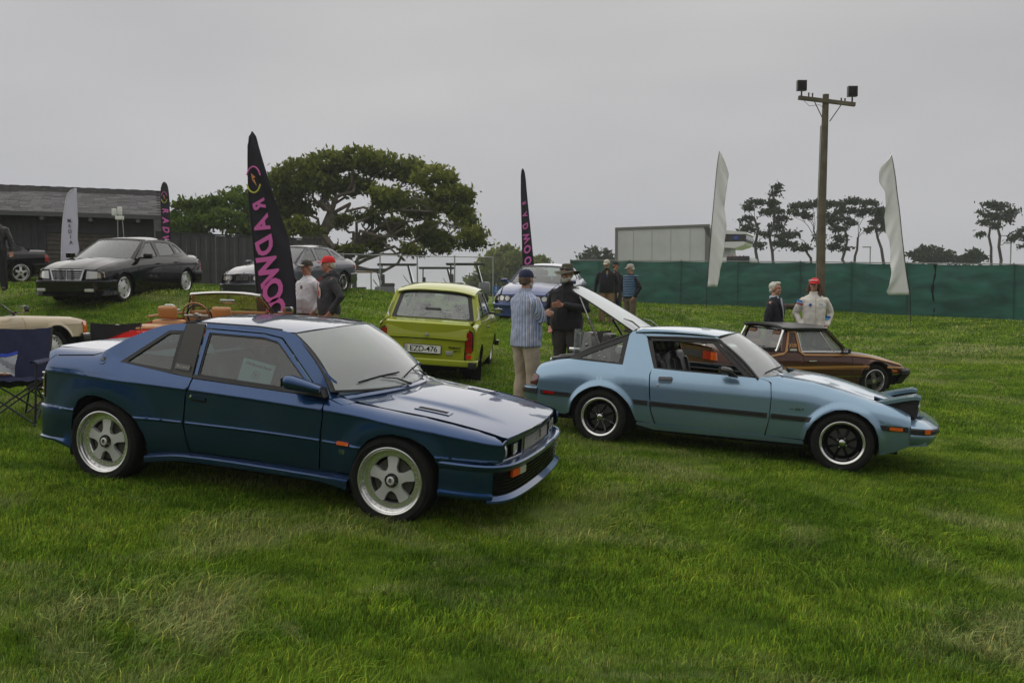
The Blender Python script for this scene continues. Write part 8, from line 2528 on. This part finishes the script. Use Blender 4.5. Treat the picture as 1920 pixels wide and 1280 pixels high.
def ring_logo(t,x,z,r):
    q=MB()
    for a0,a1,in((20,160),(200,340)):
        pts=[(x+r*.55*math.cos(math.radians(a0+(a1-a0)*i/12)),-.055,z+r*math.sin(math.radians(a0+(a1-a0)*i/12)))for i in range(13)]
        q2=MB().tube(pts,r*.06,5)
        q2.build('ring_logo',M_pink if a0<100 else mat('banner_yellow',(.55,.55,.08),.7),t)
    MB().add([(x-r*.2,-.055,z+r*.5),(x+r*.15,-.055,z+r*.2),(x-.02*r,-.055,z+.1*r),(x+r*.25,-.055,z-r*.5),(x-r*.1,-.055,z-r*.05),(x+.05*r,-.055,z+.05*r)],[(0,1,2),(3,4,5),(0,2,4)]).build('logo_bolt',mat('banner_orange',(.6,.25,.1),.7),t)
B1=thing
b1=feather('feather_banner','tall black feather banner with pink script beside the two men in caps','banner',(-4.09,13.4,gz(-4.09,13.4)-.17),.0,
    [(3.83,.045,.06),(3.79,.0,.10),(3.6,-.02,.15),(3.2,-.025,.27),(2.7,-.015,.42),(2.2,.03,.58),(1.6,.07,.67),(1.0,.10,.70),(.62,.13,.68),(.45,.17,.62)],M_bblk,M_black,wave=.03,seed=.6,group='black banners with pink script')
banner_letters(b1,'RADWOOD',[2.72,2.42,2.10,1.76,1.42,1.12,.82],[.16,.20,.24,.29,.36,.40,.42],[.26,.33,.37,.43,.44,.42,.42],True,depth=-.06)
ring_logo(b1,.075,3.08,.20)
b2_=feather('feather_banner','small black feather banner with pink script above the board fence','banner',(-12.52,30.6,2.1),.0,
    [(3.72,.10,.16),(3.62,.03,.24),(3.2,-.01,.30),(2.5,.0,.32),(1.5,.02,.30),(.6,.05,.22)],M_bblk,M_black,wave=.02,seed=2,group='black banners with pink script')
banner_letters(b2_,'RADW',[2.72,2.38,2.05,1.70],[.16,.16,.17,.17],[.27,.29,.30,.30],False,depth=-.05)
ring_logo(b2_,.14,3.17,.19)
b3_=feather('feather_banner','slim black feather banner with pink script behind the navy saloon','banner',(.32,26.6,gz(.32,26.6)),.0,
    [(4.30,.0,.03),(4.2,-.04,.07),(3.6,-.04,.14),(2.8,-.02,.22),(2.0,.0,.30),(1.2,.02,.36),(.8,.04,.36)],M_bblk,M_black,wave=.03,seed=4,group='black banners with pink script')
banner_letters(b3_,'RADWOO',[3.25,2.90,2.55,2.2,1.85,1.5],[.06,.08,.10,.14,.16,.18],[.16,.20,.24,.27,.30,.30],True,depth=-.05)
mb_=feather('feather_banner','white feather banner lettered MEDIA standing before the wooden building','banner',(-14.1,27,2.05),.0,
    [(3.08,.34,.40),(3.03,.22,.42),(2.85,.10,.42),(2.5,.02,.42),(2.0,-.06,.42),(1.5,-.10,.40),(1.35,-.11,.42),(1.15,-.12,.44),(.9,-.13,.32),(.7,-.14,.22)],mat('media_cloth',(.55,.54,.66),.8),M_white_plastic,wave=.015,seed=1)
for ch,z in zip('MEDIA',(2.06,1.89,1.72,1.55,1.38)):
    text_mesh('letter',ch,.15,M_gloss_black,mb_,Matrix.Translation((.16+(2.06-z)*.06,-.03,z))@Matrix.Rotation(PI/2,4,'X'),bold=.002,extrude=.001)
feather('feather_flag','plain white feather flag left of the utility pole, before the truck','flag',(7.42,32.5,gz(7.42,32.5)),.0,
    [(5.92,.42,.45),(5.6,.36,.56),(5.0,.30,.76),(4.6,.27,.70),(4.0,.22,.66),(3.2,.16,.72),(2.6,.12,.66),(2.0,.08,.58),(1.4,.04,.50),(.95,.02,.44),(.82,.0,.40)],M_wflag,M_black,wave=.10,seed=3,group='white feather flags before the green fence',lean=-.02,pole_low=-.1)
feather('feather_flag','plain white feather flag right of the utility pole, leaning left','flag',(12.17,26,gz(12.17,26)),.0,
    [(5.12,-.72,-.70),(4.9,-.66,-.82),(4.6,-.60,-1.10),(4.3,-.55,-1.08),(3.9,-.50,-.90),(3.4,-.42,-.86),(2.8,-.35,-.78),(2.2,-.27,-.66),(1.6,-.18,-.66),(1.15,-.10,-.74),(.92,-.05,-.80),(.84,-.04,-.72)],M_wflag,M_black,wave=.09,seed=5,group='white feather flags before the green fence',lean=.04,pole_low=-.1)

# work light on twin masts, parking sign, logs
wl_=thing('mast_light','cluster of three white lamps on twin thin masts before the building','lamp',(-12.4,27,2.0))
for dx in(-.02,.12):MB().tube([(dx*2.2,0,0),(dx,0,2.25)],.012,6).build('mast',M_galv,wl_)
for x,z,w_,h_ in((-.13,2.38,.11,.22),(.05,2.42,.11,.26),(.04,2.20,.24,.12)):MB().box((x,0,z),(w_,.12,h_),bev=.02).build('lamp_head',M_white_plastic,wl_)
sg=thing('parking_sign','small blue accessible-parking sign on a thin post behind the lime saloon','sign',(-.52,28,gz(-.52,28)-.1))
MB().tube([(0,0,-.3),(0,0,.85)],.015,6).build('post',M_galv,sg)
pn=MB().box((0,-.02,.62),(.20,.01,.26)).build('sign_plate',mat('sign_blue',(.03,.14,.42),.5),sg,smooth=False)
MB().ell((0,-.03,.70),(.02,.004,.02)).box((0,-.03,.645),(.016,.004,.07)).tube([(.0+.035*math.cos(a),-.03,.60+.035*math.sin(a))for a in[PI*.8+i*.5 for i in range(10)]],.006,4).build('wheelchair_symbol',M_white_plastic,pn)
rl=random.Random(9)
for i in range(5):
    x=10.05+i*.17;y=32.6-.25*(i%2)
    lg=MB().tube([(-.22,0,0),(0,.01,.01),(.24,0,0)],[.07,.075,.065],9).build('log',mat('cut_log',(.12,.08,.055),.9,vary=.4,vscale=6),None,loc=(x,y,gz(x,y)+.09+.08*(i%2)))
    lg.rotation_euler=(0,0,rl.uniform(-.5,.5))
    tag(lg,'brown log, %s of the heap at the green fence'%('leftmost','second from left','middle one','second from right','rightmost')[i],'log','logs heaped at the green fence')

# golf carts beyond the crest of the lawn
def golf_cart(loc,yaw,label,roof_col):
    t=thing('golf_cart',label,'golf cart',loc,(0,0,yaw),'golf carts behind the chain-link fence')
    blk=mat('cart_black',(.02,.02,.022),.5)
    MB().box((0,0,1.80),(1.75,1.2,.07),bev=.03).build('roof',mat(*roof_col),t)
    for x,tx in((-.62,-.66),(.72,.50)):
        for sd in(-1,1):MB().tube([(x*1.1,sd*.5,.55),(tx,sd*.5,1.78)],.028,6).build('roof_post',blk,t)
    MB().box((-.35,0,.88),(.5,1.1,.16),bev=.05).build('seat',mat('cart_seat',(.05,.048,.045),.6),t)
    MB().box((-.60,0,1.12),(.12,1.05,.46),bev=.04).build('seat_back',mat('cart_seat',(.05,.048,.045),.6),t)
    MB().box((-.55,0,.58),(.9,1.15,.46),bev=.1).box((.85,0,.74),(.5,1.1,.52),bev=.12).box((.1,0,.27),(1.9,1.05,.08)).build('body',mat('cart_body',(.16,.17,.18),.4,coat=.3),t)
    MB().add([(.78,-.48,.95),(.78,.48,.95),(.56,.48,1.78),(.56,-.48,1.78)],[(0,1,2,3)]).build('windscreen',M_glass_clear,t,smooth=False)
    st=MB().lathe([(.15,0),(.165,.01),(.18,0),(.165,-.01)],20,Matrix.Translation((.38,.25,1.20))@Matrix.Rotation(-.6,4,'Y'),axis='X',closed=True)
    st.tube([(.38,.25,1.20),(.62,.25,.90)],.015,6)
    st.build('steering_wheel',blk,t)
    for x in(-.75,.80):
        for sd in(-1,1):MB().lathe([(0,.0),(.1,0),(.12,.01),(.2,.0),(.225,.03),(.225,.17),(0,.17)],20,Matrix.Translation((x,sd*.56,.225))@Matrix.Rotation(0 if sd<0 else PI,4,'Z')).build('wheel',M_rubber,t)
    return t
CR=('cart_roof_black',(.025,.025,.027),.6)
golf_cart((-5.2,38.6,1.42),.15,'golf cart with black canopy, middle one of the row behind the lime saloon',CR)
golf_cart((-3.6,41.0,1.36),.10,'golf cart partly overlapped at the right of the middle cart',CR)
golf_cart((-2.1,38.6,1.44),.05,'rightmost golf cart, its canopy standing apart above the lime saloon roof',CR)
golf_cart((-6.9,40.8,1.28),.25,'lowest and leftmost golf cart beside the pale timber beam',CR)
bmx=MB().box((0,0,0),(2.4,.08,.10)).build('timber_beam',mat('pale_timber',(.28,.20,.12),.8),None,smooth=False,loc=(-7.7,40,2.94))
tag(bmx,'pale horizontal timber beam left of the golf carts','beam')
MB().tube([(-1.1,0,0),(-1.1,0,-1.9)],.03,6).build('beam_leg',M_galv,bmx)
MB().tube([(1.1,0,0),(1.1,0,-1.9)],.03,6).build('beam_leg',M_galv,bmx)
for x,y,h_,lb in((40.2,96,6.6,'thin grey lamp post between the third and fourth cypresses'),(58.3,100,7.3,'thin grey lamp post at the far right beside the lone cypress')):
    lp_=thing('lamp_post',lb,'lamp post',(x,y,1.0))
    MB().tube([(0,0,0),(0,0,h_)],.07,6).build('post',M_galv,lp_)
    MB().box((-.4,0,h_),(.9,.25,.12)).build('lamp_head',M_galv,lp_)

# ------------------------------------------------------------------ folding chairs
def folding_chair(loc,yaw,label,cloth,tilt=0.0):
    t=thing('folding_chair',label,'folding chair',loc,(tilt,0,yaw),'folding camp chairs beside the cars')
    fr_=mat('chair_frame_black',(.015,.015,.016),.45)
    W_,D_=.27,.24
    for sd in(-1,1):
        MB().tube([(sd*W_,.26,.0),(sd*W_,.20,.42),(sd*(W_+.03),.30,.94)],.011,8).build('back_post',fr_,t)
        MB().tube([(sd*W_,-.26,.0),(sd*(W_+.02),-.24,.60)],.011,8).build('front_post',fr_,t)
        MB().tube([(sd*W_,-.26,.02),(sd*W_,.20,.42)],.009,8).build('side_strut',fr_,t)
        MB().tube([(sd*W_,.26,.02),(sd*W_,-.22,.42)],.009,8).build('side_strut',fr_,t)
        rows=[[(sd*(W_-.03+.07*(k/4)),y,.62+.015*math.sin(k))for k in range(5)]for y in(-.28,-.1,.1,.26)]
        MB().grid(rows).grid([[(p[0],p[1],p[2]-.012)for p in r_]for r_ in rows]).build('armrest',cloth,t,angle=80)
        for y in(-.26,.26):MB().ell((sd*W_,y,.012),(.022,.022,.015)).build('foot_cap',fr_,t)
    MB().tube([(-W_,-.26,.02),(W_,-.22,.42)],.009,8).build('cross_strut',fr_,t)
    MB().tube([(W_,-.26,.02),(-W_,-.22,.42)],.009,8).build('cross_strut',fr_,t)
    MB().tube([(-W_,.26,.02),(W_,.20,.42)],.009,8).build('cross_strut',fr_,t)
    MB().tube([(W_,.26,.02),(-W_,.20,.42)],.009,8).build('cross_strut',fr_,t)
    rows=[]
    for j in range(9):
        v=j/8
        rows.append([(W_*(2*k/10-1)*1.0,-.24+.46*v,.44-.07*math.sin(k/10*PI)*math.sin(v*PI)**.5-.01*math.sin(k*2.3+j))for k in range(11)])
    MB().grid(rows).grid([[(p[0],p[1],p[2]-.008)for p in r_]for r_ in rows]).build('seat',cloth,t,angle=80)
    rows=[]
    for j in range(11):
        v=j/10
        rows.append([((W_+.03*v)*(2*k/10-1),.215+.085*v+.05*math.sin(k/10*PI)*(1-.5*v)+.008*math.sin(k*1.7+j*1.3),.43+.51*v-.02*math.sin(k/10*PI)*v+.004*math.sin(k*3+j))for k in range(11)])
    MB().grid(rows).grid([[(p[0],p[1]+.008,p[2])for p in r_]for r_ in rows]).build('backrest',cloth,t,angle=80)
    return t
M_navych=mat('navy_chair_cloth',(.012,.016,.060),.75,bump=.3,bscale=200)
M_blackch=mat('black_chair_cloth',(.009,.009,.011),.85,bump=.3,bscale=200)
fc=folding_chair((-4.92,8.35,gz(-4.92,8.35)),math.radians(14),'navy folding camp chair at the left edge behind the dark blue coupe',M_navych)
folding_chair((-4.78,9.0,gz(-4.78,9.0)),math.radians(80),'low black folding chair half hidden between the navy chair and the blue coupe',M_blackch).scale=(.9,.9,.62)
folding_chair((-4.93,10.4,gz(-4.93,10.4)-.12),math.radians(8),'black folding chair whose back shows above the blue coupe boot',M_blackch)
folding_chair((1.30,13.0,gz(1.3,13.0)),math.radians(10),'dark grey folding chair behind the open hatch',mat('dark_grey_chair_cloth',(.03,.028,.027),.8))
# resealable bag with snacks on the navy chair
bag=thing('plastic_bag','clear resealable bag with a blue seal lying on the navy chair','bag',(-5.0,8.22,gz(-4.92,8.35)+.46),(0,0,math.radians(14)))
rows=[]
for j in range(7):
    v=j/6
    rows.append([(-.17+.34*k/8,-.02+.11*v+.02*math.sin(k+j),.02+.14*v+.04*math.sin(k/8*PI)*(1-v)+.008*math.sin(k*2.1+j*1.7)+.06*(k/8)*v)for k in range(9)])
MB().grid(rows).build('bag_film',glass_mat('bag_film',(.88,.9,.92),film=.18),bag)
MB().grid([[(p[0],p[1]-.006,p[2]+.004)for p in rows[-1]],[(p[0],p[1]-.004,p[2]+.032)for p in rows[-1]]]).build('bag_seal',mat('seal_blue',(.03,.08,.6),.5),bag)
for i in range(9):
    MB().ell((-.13+.03*i,.02+.02*math.sin(i*2),.035+.012*math.cos(i*3)),(.025,.02,.014),n=8,m=5).build('snack',mat('snack_%d'%(i%2),((.55,.35,.15),(.5,.14,.10))[i%2],.8),bag)
leaf=MB().add([(-.02,0,0),(0,.008,.004),(.025,0,.002),(0,-.008,.006)],[(0,1,2,3)]).build('fallen_leaf',mat('yellow_leaf',(.6,.5,.06),.7),None,smooth=False,loc=(-2.03,5.2,gz(-2.03,5.2)+.05))
tag(leaf,'tiny yellow leaf on the grass below the blue coupe door','leaf')

# the wood and hedges across the lawn behind the camera, seen only mirrored in paint and glass
_w=[]
for i in range(64):
    a=PI*(1.02+.96*(i+rs_.random())/64)
    R_=34+8*rs_.random()
    _w.append((R_*math.cos(a),R_*math.sin(a)+4,rs_.uniform(1.5,3.2),2.6,2.2,rs_.uniform(2.2,4.4)))
ob=link('far_trees',crown_mesh('far_trees',_w,.32,26,.9,.9,M_cyp,31));ob['kind']='stuff'
tag(ob,'dark belt of trees on the far side of the lawn behind the photographer','trees')

# ------------------------------------------------------------------ coastal mist
hz=MB().box((0,450,9.0),(1440,1140,24)).mesh('haze',smooth=False)
hzo=link('haze',hz)
hm=bpy.data.materials.new('haze');hm.use_nodes=True
hm.node_tree.nodes.clear()
_o=hm.node_tree.nodes.new('ShaderNodeOutputMaterial');_v=hm.node_tree.nodes.new('ShaderNodeVolumePrincipled')
_v.inputs['Color'].default_value=(.93,.95,1.0,1);_v.inputs['Density'].default_value=.0007
hm.node_tree.links.new(_v.outputs[0],_o.inputs['Volume'])
hz.materials.append(hm);hzo['kind']='stuff'
